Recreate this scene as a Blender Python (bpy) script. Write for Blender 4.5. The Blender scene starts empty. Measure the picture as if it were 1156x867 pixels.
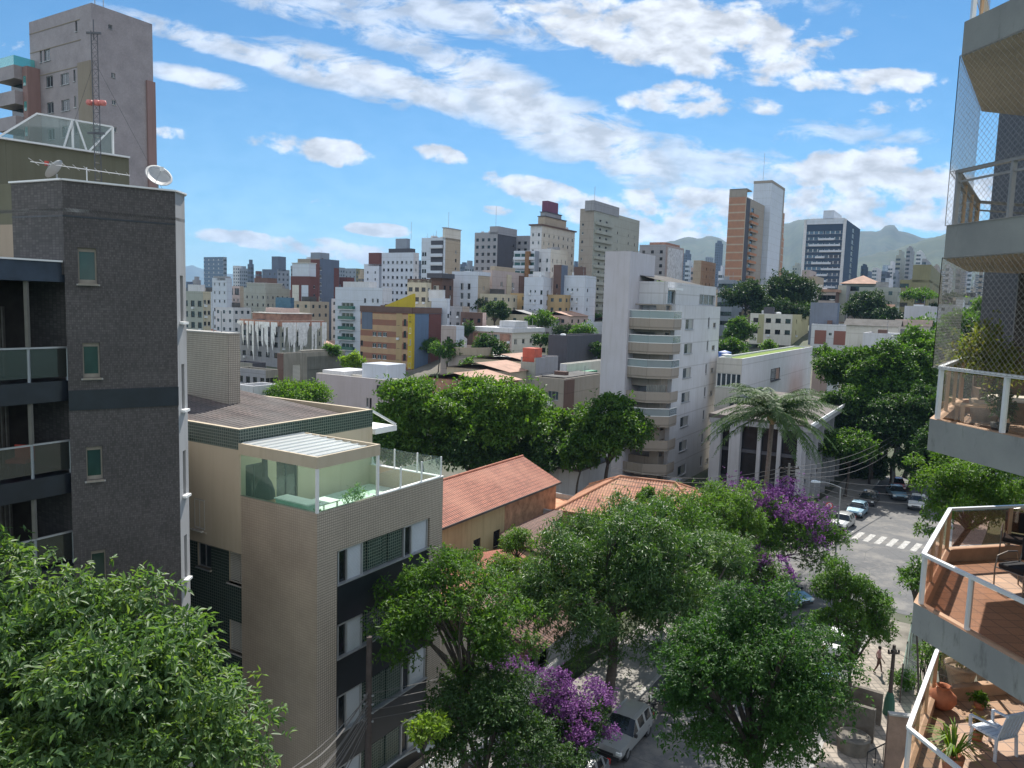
import bpy, math, random
import numpy as np
from math import sin, cos, tan, pi, radians, sqrt, atan2
from mathutils import Vector, Matrix, Quaternion

# ---------------------------------------------------------------- camera
F_PX, CX, CY, CAM_Z = 862.0, 578.0, 433.5, 21.5
PITCH, ROLL = radians(6.0), radians(1.7)
_f = Vector((0, cos(PITCH), -sin(PITCH)))
_r0, _u0 = Vector((1, 0, 0)), Vector((0, sin(PITCH), cos(PITCH)))
_r = cos(ROLL) * _r0 + sin(ROLL) * _u0
_u = -sin(ROLL) * _r0 + cos(ROLL) * _u0
scene = bpy.context.scene
col = scene.collection
cam_data = bpy.data.cameras.new('camera')
cam = bpy.data.objects.new('camera', cam_data)
col.objects.link(cam)
cam_data.sensor_fit = 'HORIZONTAL'
cam_data.sensor_width = 36.0
cam_data.lens = 36.0 * F_PX / 1156.0
cam_data.clip_start = 0.1
cam_data.clip_end = 20000
cam.matrix_world = Matrix(((_r.x, _u.x, -_f.x, 0), (_r.y, _u.y, -_f.y, 0), (_r.z, _u.z, -_f.z, CAM_Z), (0, 0, 0, 1)))
scene.camera = cam

# ---------------------------------------------------------------- light
SUN_EL, SUN_AZ = radians(50), radians(12)
SKY_STRENGTH, SUN_STRENGTH, EXPOSURE = 0.14, 4.4, 0.85
HAZE_DENSITY = 0.000085
world = bpy.data.worlds.new('World')
scene.world = world
world.use_nodes = True
scene.view_settings.view_transform = 'Standard'
scene.view_settings.look = 'None'
scene.view_settings.exposure = EXPOSURE
scene.view_settings.gamma = 1
scene.view_settings.use_curve_mapping = False
scene.cycles.use_denoising = True
scene.cycles.max_bounces = 6
scene.cycles.diffuse_bounces = 3
scene.cycles.glossy_bounces = 3
scene.cycles.transmission_bounces = 4
scene.cycles.transparent_max_bounces = 12
scene.cycles.volume_bounces = 0
scene.cycles.sample_clamp_indirect = 8
scene.cycles.caustics_reflective = False
scene.cycles.caustics_refractive = False
scene.cycles.volume_step_rate = 4

def ray(px, py):
    px, py = float(px), float(py)
    return _f + ((px - CX) / F_PX) * _r - ((py - CY) / F_PX) * _u
def at(px, py, Y):
    d = ray(px, py); return Vector((0, 0, CAM_Z)) + d * (Y / d.y)
def on_z(px, py, z):
    d = ray(px, py); return Vector((0, 0, CAM_Z)) + d * ((z - CAM_Z) / d.z)

sun_d = bpy.data.lights.new('sun', 'SUN')
sun_d.energy = SUN_STRENGTH; sun_d.angle = radians(0.53); sun_d.color = (1.0, 0.955, 0.88)
sun = bpy.data.objects.new('sun', sun_d); col.objects.link(sun)
SUNV = Vector((sin(SUN_AZ) * cos(SUN_EL), cos(SUN_AZ) * cos(SUN_EL), sin(SUN_EL)))
sun.rotation_euler = SUNV.to_track_quat('Z', 'Y').to_euler()
sun.location = (0, 60, 90)

def build_world():
    nt = world.node_tree; N = nt.nodes; L = nt.links; N.clear()
    out = N.new('ShaderNodeOutputWorld'); bg = N.new('ShaderNodeBackground')
    L.new(bg.outputs[0], out.inputs[0])
    sky = N.new('ShaderNodeTexSky'); sky.sky_type = 'NISHITA'; sky.sun_disc = False
    sky.sun_elevation = SUN_EL; sky.sun_rotation = SUN_AZ; sky.altitude = 900
    sky.air_density = 1.0; sky.dust_density = 0.25; sky.ozone_density = 2.5
    tc = N.new('ShaderNodeTexCoord'); sep = N.new('ShaderNodeSeparateXYZ'); L.new(tc.outputs['Generated'], sep.inputs[0])
    def M(op, a, b=None, c=None, clamp=False):
        n = N.new('ShaderNodeMath'); n.operation = op; n.use_clamp = clamp
        for i, v in enumerate((a, b, c)):
            if v is None: continue
            if isinstance(v, (int, float)): n.inputs[i].default_value = v
            else: L.new(v, n.inputs[i])
        return n.outputs[0]
    yy = M('MAXIMUM', sep.outputs[1], 0.03)
    U = M('DIVIDE', sep.outputs[0], yy); V = M('DIVIDE', sep.outputs[2], yy)
    comb = N.new('ShaderNodeCombineXYZ'); L.new(U, comb.inputs[0]); L.new(V, comb.inputs[1])
    def noise(vec, scale, detail, rough, sx=1, sy=1, rot=0, off=(0, 0, 0), dist=0):
        mp = N.new('ShaderNodeMapping'); mp.inputs['Rotation'].default_value = (0, 0, rot)
        mp.inputs['Scale'].default_value = (sx, sy, 1); mp.inputs['Location'].default_value = off
        L.new(vec, mp.inputs[0])
        n = N.new('ShaderNodeTexNoise'); n.inputs['Scale'].default_value = scale
        n.inputs['Detail'].default_value = detail; n.inputs['Roughness'].default_value = rough
        n.inputs['Distortion'].default_value = dist
        L.new(mp.outputs[0], n.inputs['Vector']); return n.outputs[0]
    def blobs(lst, thin=1.0):
        acc = None
        for (px, py, rx, ry, rot, amp) in lst:
            d = ray(px, py); u0, v0 = d.x / d.y, d.z / d.y
            mp = N.new('ShaderNodeMapping'); mp.vector_type = 'TEXTURE'; L.new(comb.outputs[0], mp.inputs[0])
            mp.inputs['Location'].default_value = (u0, v0, 0); mp.inputs['Rotation'].default_value = (0, 0, radians(-rot) - ROLL)
            mp.inputs['Scale'].default_value = (rx / F_PX, ry * thin / F_PX, 1)
            dt = N.new('ShaderNodeVectorMath'); dt.operation = 'DOT_PRODUCT'; L.new(mp.outputs[0], dt.inputs[0]); L.new(mp.outputs[0], dt.inputs[1])
            mr = N.new('ShaderNodeMapRange'); mr.interpolation_type = 'SMOOTHSTEP'; mr.inputs['From Min'].default_value = 3.2; mr.inputs['From Max'].default_value = 0
            mr.inputs['To Max'].default_value = amp; L.new(dt.outputs['Value'], mr.inputs[0]); g = mr.outputs[0]
            acc = g if acc is None else M('MAXIMUM', acc, g)
        return acc
    V3 = comb.outputs[0]
    # fleecy streaks of high cloud
    streak_n = noise(V3, 11, 9, 0.68, 1.0, 2.8, radians(16), (3.1, 0.4, 0), 0.5)
    streaks = blobs(((235, 48, 90, 13, 14, .8), (330, 75, 110, 15, 14, .9), (440, 92, 120, 18, 14, .95), (360, 20, 110, 14, 12, .7), (480, 55, 110, 15, 12, .75), (585, 120, 110, 38, 25, .95), (690, 165, 90, 34, 22, .95),
                     (800, 185, 110, 30, 5, .75), (540, 20, 120, 24, 5, .8), (400, 15, 90, 22, 10, .7), (60, 70, 50, 12, 12, .4),
                     (940, 150, 60, 18, -5, .6), (1010, 165, 55, 16, -15, .6), (222, 88, 46, 11, 8, .95), (900, 5, 90, 14, 2, .5), (20, 125, 40, 12, 10, .35)), .8)
    # heaped clouds
    heap_n = noise(V3, 13, 9, 0.60, 1.0, 1.7, 0, (1.7, 2.2, 0), 0.25)
    heaps = blobs(((755, 35, 140, 32, 2, 1.0), (810, 65, 70, 22, 4, .95), (700, 45, 70, 22, 2, .9), (775, 112, 62, 17, -4, .95), (850, 118, 28, 9, 0, .85), (935, 42, 34, 10, -12, .8),
                   (985, 92, 75, 12, -4, .92), (995, 120, 80, 9, -5, .62), (965, 190, 62, 24, -4, 1.0), (1045, 225, 90, 32, -6, 1.0), (960, 235, 70, 22, 0, .95),
                   (615, 218, 55, 14, 10, .95), (665, 236, 50, 15, 8, .95), (775, 235, 60, 28, 0, 1.0), (745, 260, 60, 14, 0, .9), (850, 250, 60, 30, 0, .9),
                   (360, 168, 58, 12, 3, 1.0), (385, 175, 32, 11, 0, .9), (496, 175, 26, 10, 8, .9), (197, 151, 22, 7, 3, .9), (432, 260, 38, 6, 0, .95),
                   (285, 271, 60, 8, 2, .9), (350, 278, 60, 12, 2, .95), (420, 288, 50, 10, 2, .8), (562, 238, 18, 5, 0, .85), (360, 232, 20, 6, 0, .5), (1110, 50, 30, 10, 0, .3), (5, 48, 22, 10, 5, .6),
                   (235, 300, 60, 8, 0, .6), (560, 285, 90, 8, 0, .55), (1140, 100, 30, 40, 0, .6)))
    def shade(nz, mask, lo, hi, w):
        v = M('ADD', M('MULTIPLY', nz, 2.0), M('MULTIPLY', mask, w))
        mr = N.new('ShaderNodeMapRange'); mr.interpolation_type = 'SMOOTHSTEP'
        mr.inputs['From Min'].default_value = lo; mr.inputs['From Max'].default_value = hi
        L.new(v, mr.inputs[0]); return mr.outputs[0]
    a1 = M('MULTIPLY', shade(streak_n, streaks, 1.20, 1.62, 0.74), M('MULTIPLY', streaks, 1.05, clamp=True))
    a2 = shade(heap_n, heaps, 1.38, 1.70, 0.76)
    # thin veil towards the horizon
    veil = M('MULTIPLY', M('EXPONENT', M('MULTIPLY', M('MAXIMUM', V, 0.0), -8.0)), 0.34)
    a12 = M('MAXIMUM', M('MULTIPLY', a1, 0.88), M('MULTIPLY', a2, 0.96))
    alpha = M('MAXIMUM', a12, veil, clamp=True)
    front = M('GREATER_THAN', sep.outputs[1], 0.05); up = M('GREATER_THAN', sep.outputs[2], -0.02)
    alpha = M('MULTIPLY', M('MULTIPLY', alpha, front), up)
    # unseen broken cloud over the rest of the dome, added as neutral fill light
    back = noise(tc.outputs['Generated'], 2.6, 6, .55, 1, 1)
    bk = N.new('ShaderNodeMapRange'); bk.interpolation_type = 'SMOOTHSTEP'; bk.inputs['From Min'].default_value = .40; bk.inputs['From Max'].default_value = .55; L.new(back, bk.inputs[0])
    wy = N.new('ShaderNodeMapRange'); wy.interpolation_type = 'SMOOTHSTEP'; wy.inputs['From Min'].default_value = .40; wy.inputs['From Max'].default_value = .05; L.new(sep.outputs[1], wy.inputs[0])
    bup = M('GREATER_THAN', sep.outputs[2], 0.0)
    alpha = M('MAXIMUM', alpha, M('MULTIPLY', M('MULTIPLY', bk.outputs[0], wy.outputs[0]), bup))
    gain = M('MULTIPLY_ADD', wy.outputs[0], 0.45, 1.0)  # the added cloud is brightened to lift the walls facing it
    # soft relief inside the clouds (thick cores are greyer than their thin rims)
    relief = noise(V3, 22, 5, 0.55, 1.0, 2.0, 0, (5.2, 1.3, 0), 0.2)
    mr = N.new('ShaderNodeMapRange'); mr.inputs['From Min'].default_value = .38; mr.inputs['From Max'].default_value = .64
    mr.inputs['To Min'].default_value = 4.4; mr.inputs['To Max'].default_value = 2.7; L.new(relief, mr.inputs[0])
    cc = N.new('ShaderNodeVectorMath'); cc.operation = 'SCALE'; cc.inputs[0].default_value = (0.93, 0.98, 1.06); L.new(M('MULTIPLY', mr.outputs[0], gain), cc.inputs['Scale'])
    hs = N.new('ShaderNodeMix'); hs.data_type = 'RGBA'; hs.blend_type = 'MULTIPLY'; hs.inputs[0].default_value = 1
    L.new(sky.outputs[0], hs.inputs[6]); hs.inputs[7].default_value = SKY_TINT
    mx = N.new('ShaderNodeMix'); mx.data_type = 'RGBA'
    L.new(alpha, mx.inputs[0]); L.new(hs.outputs[2], mx.inputs[6]); L.new(cc.outputs[0], mx.inputs[7])
    L.new(mx.outputs[2], bg.inputs[0]); bg.inputs[1].default_value = SKY_STRENGTH
SKY_TINT = (0.215, 0.40, 0.48, 1)
build_world()

# ---------------------------------------------------------------- materials
MATS = {}
def _new(name):
    m = bpy.data.materials.new(name); m.use_nodes = True
    nt = m.node_tree; b = nt.nodes['Principled BSDF']; MATS[name] = m
    return m, nt, b
def _tex(nt, scale=1.0, kind='Object'):
    tc = nt.nodes.new('ShaderNodeTexCoord'); mp = nt.nodes.new('ShaderNodeMapping')
    mp.inputs['Scale'].default_value = (scale,) * 3; nt.links.new(tc.outputs[kind], mp.inputs[0]); return mp.outputs[0]
def _noise(nt, vec, scale, detail=4, rough=.6):
    n = nt.nodes.new('ShaderNodeTexNoise'); n.inputs['Scale'].default_value = scale
    n.inputs['Detail'].default_value = detail; n.inputs['Roughness'].default_value = rough
    nt.links.new(vec, n.inputs['Vector']); return n
def _mix(nt, fac, a, b, mode='MIX'):
    n = nt.nodes.new('ShaderNodeMix'); n.data_type = 'RGBA'; n.blend_type = mode
    for i, v in ((0, fac), (6, a), (7, b)):
        if isinstance(v, (int, float)): n.inputs[i].default_value = v
        elif isinstance(v, tuple): n.inputs[i].default_value = (*v[:3], 1)
        else: nt.links.new(v, n.inputs[i])
    return n.outputs[2]
def _ramp(nt, src, lo, hi, a=0.0, b=1.0):
    n = nt.nodes.new('ShaderNodeMapRange'); n.inputs['From Min'].default_value = lo; n.inputs['From Max'].default_value = hi
    n.inputs['To Min'].default_value = a; n.inputs['To Max'].default_value = b
    nt.links.new(src, n.inputs[0]); return n.outputs[0]
def _bump(nt, b, h, strength=.3, dist=.02):
    n = nt.nodes.new('ShaderNodeBump'); n.inputs['Strength'].default_value = strength; n.inputs['Distance'].default_value = dist
    nt.links.new(h, n.inputs['Height']); nt.links.new(n.outputs[0], b.inputs['Normal'])
def _face_uv(nt):
    """(x + y, z): runs along any wall that is square to the thing's own axes"""
    tc = nt.nodes.new('ShaderNodeTexCoord'); s = nt.nodes.new('ShaderNodeSeparateXYZ'); nt.links.new(tc.outputs['Object'], s.inputs[0])
    a = nt.nodes.new('ShaderNodeMath'); a.operation = 'ADD'; nt.links.new(s.outputs[0], a.inputs[0]); nt.links.new(s.outputs[1], a.inputs[1])
    c = nt.nodes.new('ShaderNodeCombineXYZ'); nt.links.new(a.outputs[0], c.inputs[0]); nt.links.new(s.outputs[2], c.inputs[1])
    return c.outputs[0]
def plain(name, c, rough=.75, metal=0.0, var=.12, scale=3.0, spec=.35, bump=0.0):
    m, nt, b = _new(name)
    v = _tex(nt); n = _noise(nt, v, scale, 5)
    f = _ramp(nt, n.outputs[0], .3, .7)
    d = tuple(x * (1 - var) for x in c); e = tuple(min(1, x * (1 + var)) for x in c)
    nt.links.new(_mix(nt, f, d, e), b.inputs['Base Color'])
    b.inputs['Roughness'].default_value = rough; b.inputs['Metallic'].default_value = metal
    b.inputs['Specular IOR Level'].default_value = spec
    if bump: _bump(nt, b, n.outputs[0], bump)
    return m
def wall(name, c, stain=.22, rough=.85, lines=0.0):
    """painted render: broad blotches, vertical rain streaks, faint joints"""
    m, nt, b = _new(name)
    uv = _face_uv(nt)
    mp = nt.nodes.new('ShaderNodeMapping'); mp.inputs['Scale'].default_value = (1.6, .10, 1); nt.links.new(uv, mp.inputs[0])
    st = _noise(nt, mp.outputs[0], 1.5, 6, .7)
    bl = _noise(nt, _tex(nt), .35, 5, .6)
    dirt = tuple(x * (1 - stain) * k for x, k in zip(c, (.97, .95, .9)))
    c1 = _mix(nt, _ramp(nt, st.outputs[0], .48, .78), c, dirt)
    c2 = _mix(nt, _ramp(nt, bl.outputs[0], .35, .75, 0, .5), c1, dirt)
    if lines:
        br = nt.nodes.new('ShaderNodeTexBrick'); br.offset = 0; br.inputs['Scale'].default_value = 1
        br.inputs['Brick Width'].default_value = 60; br.inputs['Row Height'].default_value = lines; br.inputs['Mortar Size'].default_value = .07
        br.inputs['Color1'].default_value = br.inputs['Color2'].default_value = (1, 1, 1, 1); br.inputs['Mortar'].default_value = (.80, .79, .78, 1)
        nt.links.new(uv, br.inputs[0]); c2 = _mix(nt, 1.0, c2, br.outputs[0], 'MULTIPLY')
    nt.links.new(c2, b.inputs['Base Color'])
    b.inputs['Roughness'].default_value = rough; b.inputs['Specular IOR Level'].default_value = .25
    return m
def tiled(name, c, grout, size=.1, mortar=.012, rough=.4, var=.12, h=None, blot=.15, uvkind=None):
    m, nt, b = _new(name)
    uv = _face_uv(nt) if uvkind is None else _tex(nt)
    br = nt.nodes.new('ShaderNodeTexBrick'); br.offset = 0 if h is None else .5
    br.inputs['Scale'].default_value = 1; br.inputs['Brick Width'].default_value = size
    br.inputs['Row Height'].default_value = size if h is None else h; br.inputs['Mortar Size'].default_value = mortar
    br.inputs['Color1'].default_value = (*[x * (1 - var) for x in c], 1); br.inputs['Color2'].default_value = (*[min(1, x * (1 + var)) for x in c], 1)
    br.inputs['Mortar'].default_value = (*grout, 1); nt.links.new(uv, br.inputs[0])
    bl = _noise(nt, _tex(nt), .5, 5)
    cc = _mix(nt, _ramp(nt, bl.outputs[0], .35, .7, 0, 1), br.outputs[0], tuple(1 - blot for _ in range(3)), 'MULTIPLY')
    # mix back so that the blotch is partial
    nt.links.new(cc, b.inputs['Base Color']); b.inputs['Roughness'].default_value = rough
    b.inputs['Specular IOR Level'].default_value = .4
    _bump(nt, b, br.outputs['Fac'], .15, -.01)
    return m
def striped(name, c1, c2, period, width, rough=.8, vertical=False):
    m, nt, b = _new(name)
    uv = _face_uv(nt)
    br = nt.nodes.new('ShaderNodeTexBrick'); br.offset = 0; br.inputs['Scale'].default_value = 1
    br.inputs['Brick Width'].default_value = 400 if not vertical else period; br.inputs['Row Height'].default_value = period if not vertical else 400
    br.inputs['Mortar Size'].default_value = width / 2; br.inputs['Mortar Smooth'].default_value = 0
    br.inputs['Color1'].default_value = br.inputs['Color2'].default_value = (*c1, 1); br.inputs['Mortar'].default_value = (*c2, 1)
    nt.links.new(uv, br.inputs[0]); bl = _noise(nt, _tex(nt), .6, 5)
    nt.links.new(_mix(nt, _ramp(nt, bl.outputs[0], .3, .7, 0, .25), br.outputs[0], (.1, .09, .08)), b.inputs['Base Color'])
    b.inputs['Roughness'].default_value = rough; return m
def glass_dark(name, c, rough=.08, var=.5):
    """window glass with a dim room behind it: opaque, glossy, uneven"""
    m, nt, b = _new(name)
    oi = nt.nodes.new('ShaderNodeObjectInfo'); n = _noise(nt, _tex(nt), 1.2, 2)
    a = nt.nodes.new('ShaderNodeMath'); a.operation = 'MULTIPLY_ADD'; nt.links.new(oi.outputs['Random'], a.inputs[0]); a.inputs[1].default_value = .8
    nt.links.new(n.outputs[0], a.inputs[2])
    f = _ramp(nt, a.outputs[0], .4, 1.2)
    nt.links.new(_mix(nt, f, tuple(x * (1 - var) for x in c), tuple(min(1, x * (1 + var)) for x in c)), b.inputs['Base Color'])
    b.inputs['Roughness'].default_value = rough; b.inputs['Specular IOR Level'].default_value = .6
    return m
def clear_glass(name, tint, alpha=.25, rough=.03):
    m, nt, b = _new(name)
    b.inputs['Base Color'].default_value = (*tint, 1); b.inputs['Roughness'].default_value = rough
    tr = nt.nodes.new('ShaderNodeBsdfTransparent'); tr.inputs[0].default_value = (*[min(1, .72 + .28 * x / max(tint)) for x in tint], 1)
    gl = nt.nodes.new('ShaderNodeBsdfGlossy'); gl.inputs['Roughness'].default_value = rough; gl.inputs[0].default_value = (.9, .95, .95, 1)
    lw = nt.nodes.new('ShaderNodeLayerWeight'); lw.inputs[0].default_value = .5
    pw = nt.nodes.new('ShaderNodeMath'); pw.operation = 'POWER'; nt.links.new(lw.outputs['Facing'], pw.inputs[0]); pw.inputs[1].default_value = 4
    fr = nt.nodes.new('ShaderNodeMath'); fr.operation = 'MULTIPLY_ADD'; nt.links.new(pw.outputs[0], fr.inputs[0]); fr.inputs[1].default_value = .6; fr.inputs[2].default_value = .03
    m1 = nt.nodes.new('ShaderNodeMixShader'); m1.inputs[0].default_value = alpha
    m2 = nt.nodes.new('ShaderNodeMixShader')
    nt.links.new(tr.outputs[0], m1.inputs[1]); nt.links.new(b.outputs[0], m1.inputs[2])
    nt.links.new(fr.outputs[0], m2.inputs[0]); nt.links.new(m1.outputs[0], m2.inputs[1]); nt.links.new(gl.outputs[0], m2.inputs[2])
    nt.links.new(m2.outputs[0], nt.nodes['Material Output'].inputs[0]); return m
def leafy(name, cols, trans=.38, rough=.5, spec=.25, tcol=None):
    """per-leaf hue variation, waxy top, light coming through"""
    m, nt, b = _new(name)
    g = nt.nodes.new('ShaderNodeNewGeometry'); r = nt.nodes.new('ShaderNodeValToRGB')
    r.color_ramp.elements[0].color = (*cols[0], 1); r.color_ramp.elements[-1].color = (*cols[-1], 1)
    for i in range(1, len(cols) - 1):
        e = r.color_ramp.elements.new(i / (len(cols) - 1)); e.color = (*cols[i], 1)
    n = _noise(nt, _tex(nt), .55, 3)
    a = nt.nodes.new('ShaderNodeMath'); a.operation = 'MULTIPLY_ADD'; nt.links.new(g.outputs['Random Per Island'], a.inputs[0]); a.inputs[1].default_value = .6
    k = _ramp(nt, n.outputs[0], .3, .7, 0, .4); nt.links.new(k, a.inputs[2]); nt.links.new(a.outputs[0], r.inputs[0])
    nt.links.new(r.outputs[0], b.inputs['Base Color']); b.inputs['Roughness'].default_value = rough; b.inputs['Specular IOR Level'].default_value = spec
    t = nt.nodes.new('ShaderNodeBsdfTranslucent')
    tc = _mix(nt, 1.0, r.outputs[0], tcol or (2.0, 2.0, .65), 'MULTIPLY'); nt.links.new(tc, t.inputs[0])
    mx = nt.nodes.new('ShaderNodeMixShader'); mx.inputs[0].default_value = trans
    nt.links.new(b.outputs[0], mx.inputs[1]); nt.links.new(t.outputs[0], mx.inputs[2]); nt.links.new(mx.outputs[0], nt.nodes['Material Output'].inputs[0])
    return m
def roof_tiles(name, c, dark):
    """clay tiles: rows across the slope, every tile its own tone; the rolls are real geometry"""
    m, nt, b = _new(name)
    br = nt.nodes.new('ShaderNodeTexBrick'); br.offset = 0; br.inputs['Scale'].default_value = 1
    br.inputs['Brick Width'].default_value = .24; br.inputs['Row Height'].default_value = .38; br.inputs['Mortar Size'].default_value = .03
    br.inputs['Color1'].default_value = (*c, 1); br.inputs['Color2'].default_value = (*[x * .78 for x in c], 1); br.inputs['Mortar'].default_value = (*dark, 1)
    uvn = nt.nodes.new('ShaderNodeUVMap'); nt.links.new(uvn.outputs[0], br.inputs[0])
    n = _noise(nt, _tex(nt), 1.1, 6, .7); n2 = _noise(nt, _tex(nt), .25, 3)
    c1 = _mix(nt, _ramp(nt, n.outputs[0], .46, .68, 0, .8), br.outputs[0], tuple(x * .42 for x in c))
    c2 = _mix(nt, _ramp(nt, n2.outputs[0], .4, .65, 0, .5), c1, (c[0] * 1.05, c[1] * 1.35, c[2] * 1.4))
    nt.links.new(c2, b.inputs['Base Color']); b.inputs['Roughness'].default_value = .8
    _bump(nt, b, br.outputs['Fac'], .5, -.03); return m
# ---------------------------------------------------------------- mesh helpers
class MB:
    """collects shapes for ONE mesh object"""
    def __init__(s): s.v = []; s.f = []; s.m = []; s.uv = {}
    def quad(s, a, b, c, d, m=0, uv=None):
        i = len(s.v); s.v += [tuple(a), tuple(b), tuple(c), tuple(d)]
        if uv: s.uv[len(s.f)] = uv
        s.f.append((i, i + 1, i + 2, i + 3)); s.m.append(m)
    def poly(s, pts, m=0):
        i = len(s.v); s.v += [tuple(p) for p in pts]; s.f.append(tuple(range(i, i + len(pts)))); s.m.append(m)
    def box(s, x0, y0, z0, x1, y1, z1, m=0, mtop=None):
        if x0 > x1: x0, x1 = x1, x0
        if y0 > y1: y0, y1 = y1, y0
        if z0 > z1: z0, z1 = z1, z0
        i = len(s.v); s.v += [(x0, y0, z0), (x1, y0, z0), (x1, y1, z0), (x0, y1, z0), (x0, y0, z1), (x1, y0, z1), (x1, y1, z1), (x0, y1, z1)]
        for k, f in enumerate(((0, 3, 2, 1), (4, 5, 6, 7), (0, 1, 5, 4), (1, 2, 6, 5), (2, 3, 7, 6), (3, 0, 4, 7))):
            s.f.append(tuple(i + q for q in f)); s.m.append(mtop if (k == 1 and mtop is not None) else m)
    def bar(s, p, q, w, h=None, m=0, up=(0, 0, 1)):
        """square bar from p to q"""
        p, q = Vector(p), Vector(q); h = h or w; d = (q - p)
        if d.length < 1e-6: return
        d.normalize(); u = Vector(up)
        if abs(d.dot(u)) > .98: u = Vector((1, 0, 0))
        a = d.cross(u).normalized(); b = a.cross(d).normalized(); a = a * w / 2; b = b * h / 2
        i = len(s.v)
        for e in (p, q): s.v += [tuple(e - a - b), tuple(e + a - b), tuple(e + a + b), tuple(e - a + b)]
        for f in ((0, 1, 2, 3), (7, 6, 5, 4), (0, 4, 5, 1), (1, 5, 6, 2), (2, 6, 7, 3), (3, 7, 4, 0)):
            s.f.append(tuple(i + k for k in f)); s.m.append(m)
    def tube(s, pts, r, n=8, m=0, cap=True):
        """round tube along pts; r a number or one radius per point"""
        pts = [Vector(p) for p in pts]; rs = r if isinstance(r, (list, tuple)) else [r] * len(pts)
        i0 = len(s.v); ref = None
        for k, p in enumerate(pts):
            d = (pts[min(k + 1, len(pts) - 1)] - pts[max(k - 1, 0)]).normalized()
            if ref is None: ref = Vector((1, 0, 0)) if abs(d.x) < .8 else Vector((0, 1, 0))
            a = (ref - d * ref.dot(d)).normalized(); ref = a; b = d.cross(a)
            for j in range(n):
                t = 2 * pi * j / n; s.v.append(tuple(p + a * cos(t) * rs[k] + b * sin(t) * rs[k]))
        for k in range(len(pts) - 1):
            for j in range(n):
                a0 = i0 + k * n + j; a1 = i0 + k * n + (j + 1) % n
                s.f.append((a0, a1, a1 + n, a0 + n)); s.m.append(m)
        if cap:
            s.f.append(tuple(i0 + j for j in reversed(range(n)))); s.m.append(m)
            e = i0 + (len(pts) - 1) * n; s.f.append(tuple(e + j for j in range(n))); s.m.append(m)
    def prism(s, pts, z0, z1, m=0, mtop=None, bottom=True):
        """vertical prism over a CCW outline; z1 a number or one height per corner"""
        n = len(pts); zt = z1 if isinstance(z1, (list, tuple)) else [z1] * n
        i = len(s.v); s.v += [(p[0], p[1], z0) for p in pts] + [(p[0], p[1], z) for p, z in zip(pts, zt)]
        for k in range(n):
            s.f.append((i + k, i + (k + 1) % n, i + n + (k + 1) % n, i + n + k)); s.m.append(m)
        s.f.append(tuple(i + n + k for k in range(n))); s.m.append(m if mtop is None else mtop)
        if bottom: s.f.append(tuple(i + k for k in reversed(range(n)))); s.m.append(m)
    def lathe(s, prof, n=20, c=(0, 0, 0), m=0):
        i = len(s.v)
        for (r, z) in prof:
            for j in range(n): t = 2 * pi * j / n; s.v.append((c[0] + r * cos(t), c[1] + r * sin(t), c[2] + z))
        for k in range(len(prof) - 1):
            for j in range(n):
                a = i + k * n + j; b = i + k * n + (j + 1) % n
                s.f.append((a, b, b + n, a + n)); s.m.append(m)
    def wallface(s, p0, p1, z0, z1, holes=(), depth=.16, m=0, mr=None, slope=None):
        """upright wall from p0 to p1 (outside on the right-hand side), with real openings and reveals"""
        p0, p1 = Vector((p0[0], p0[1], 0)), Vector((p1[0], p1[1], 0)); d = p1 - p0; Ln = d.length; d.normalize()
        inn = Vector((-d.y, d.x, 0)); mr = m if mr is None else mr
        hs = []
        for (a, b, c, e) in holes:
            a, c = max(.02, a), min(Ln - .02, c); b, e = max(z0 + .02, b), min(z1 - .02, e)
            if c - a > .05 and e - b > .05: hs.append((a, b, c, e))
        us = sorted({0.0, Ln} | {h[0] for h in hs} | {h[2] for h in hs}); vs = sorted({z0, z1} | {h[1] for h in hs} | {h[3] for h in hs})
        P = lambda u, v, k=0.0: (p0.x + d.x * u + inn.x * k, p0.y + d.y * u + inn.y * k, v)
        for i in range(len(us) - 1):
            for j in range(len(vs) - 1):
                cu, cv = (us[i] + us[i + 1]) / 2, (vs[j] + vs[j + 1]) / 2
                if any(h[0] < cu < h[2] and h[1] < cv < h[3] for h in hs): continue
                s.quad(P(us[i], vs[j]), P(us[i + 1], vs[j]), P(us[i + 1], vs[j + 1]), P(us[i], vs[j + 1]), m)
        for (a, b, c, e) in hs:
            s.quad(P(a, b), P(a, b, depth), P(a, e, depth), P(a, e), mr); s.quad(P(c, b, depth), P(c, b), P(c, e), P(c, e, depth), mr)
            s.quad(P(a, b), P(c, b), P(c, b, depth), P(a, b, depth), mr); s.quad(P(a, e, depth), P(c, e, depth), P(c, e), P(a, e), mr)
    def build(s, name, mats, parent=None, smooth=False, kind=None, loc=None):
        me = bpy.data.meshes.new(name); me.from_pydata(s.v, [], s.f)
        if not isinstance(mats, (list, tuple)): mats = [mats]
        for x in mats: me.materials.append(MATS[x] if isinstance(x, str) else x)
        if len(mats) > 1: me.polygons.foreach_set('material_index', s.m)
        if smooth: me.polygons.foreach_set('use_smooth', [True] * len(s.f))
        if s.uv:
            uv = me.uv_layers.new(name='UVMap')
            for fi, q in s.uv.items():
                for k, li in enumerate(me.polygons[fi].loop_indices): uv.data[li].uv = q[k]
        me.update()
        o = bpy.data.objects.new(name, me); col.objects.link(o)
        if parent: o.parent = parent
        if loc is not None: o.location = loc
        if kind: o['kind'] = kind
        return o

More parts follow.
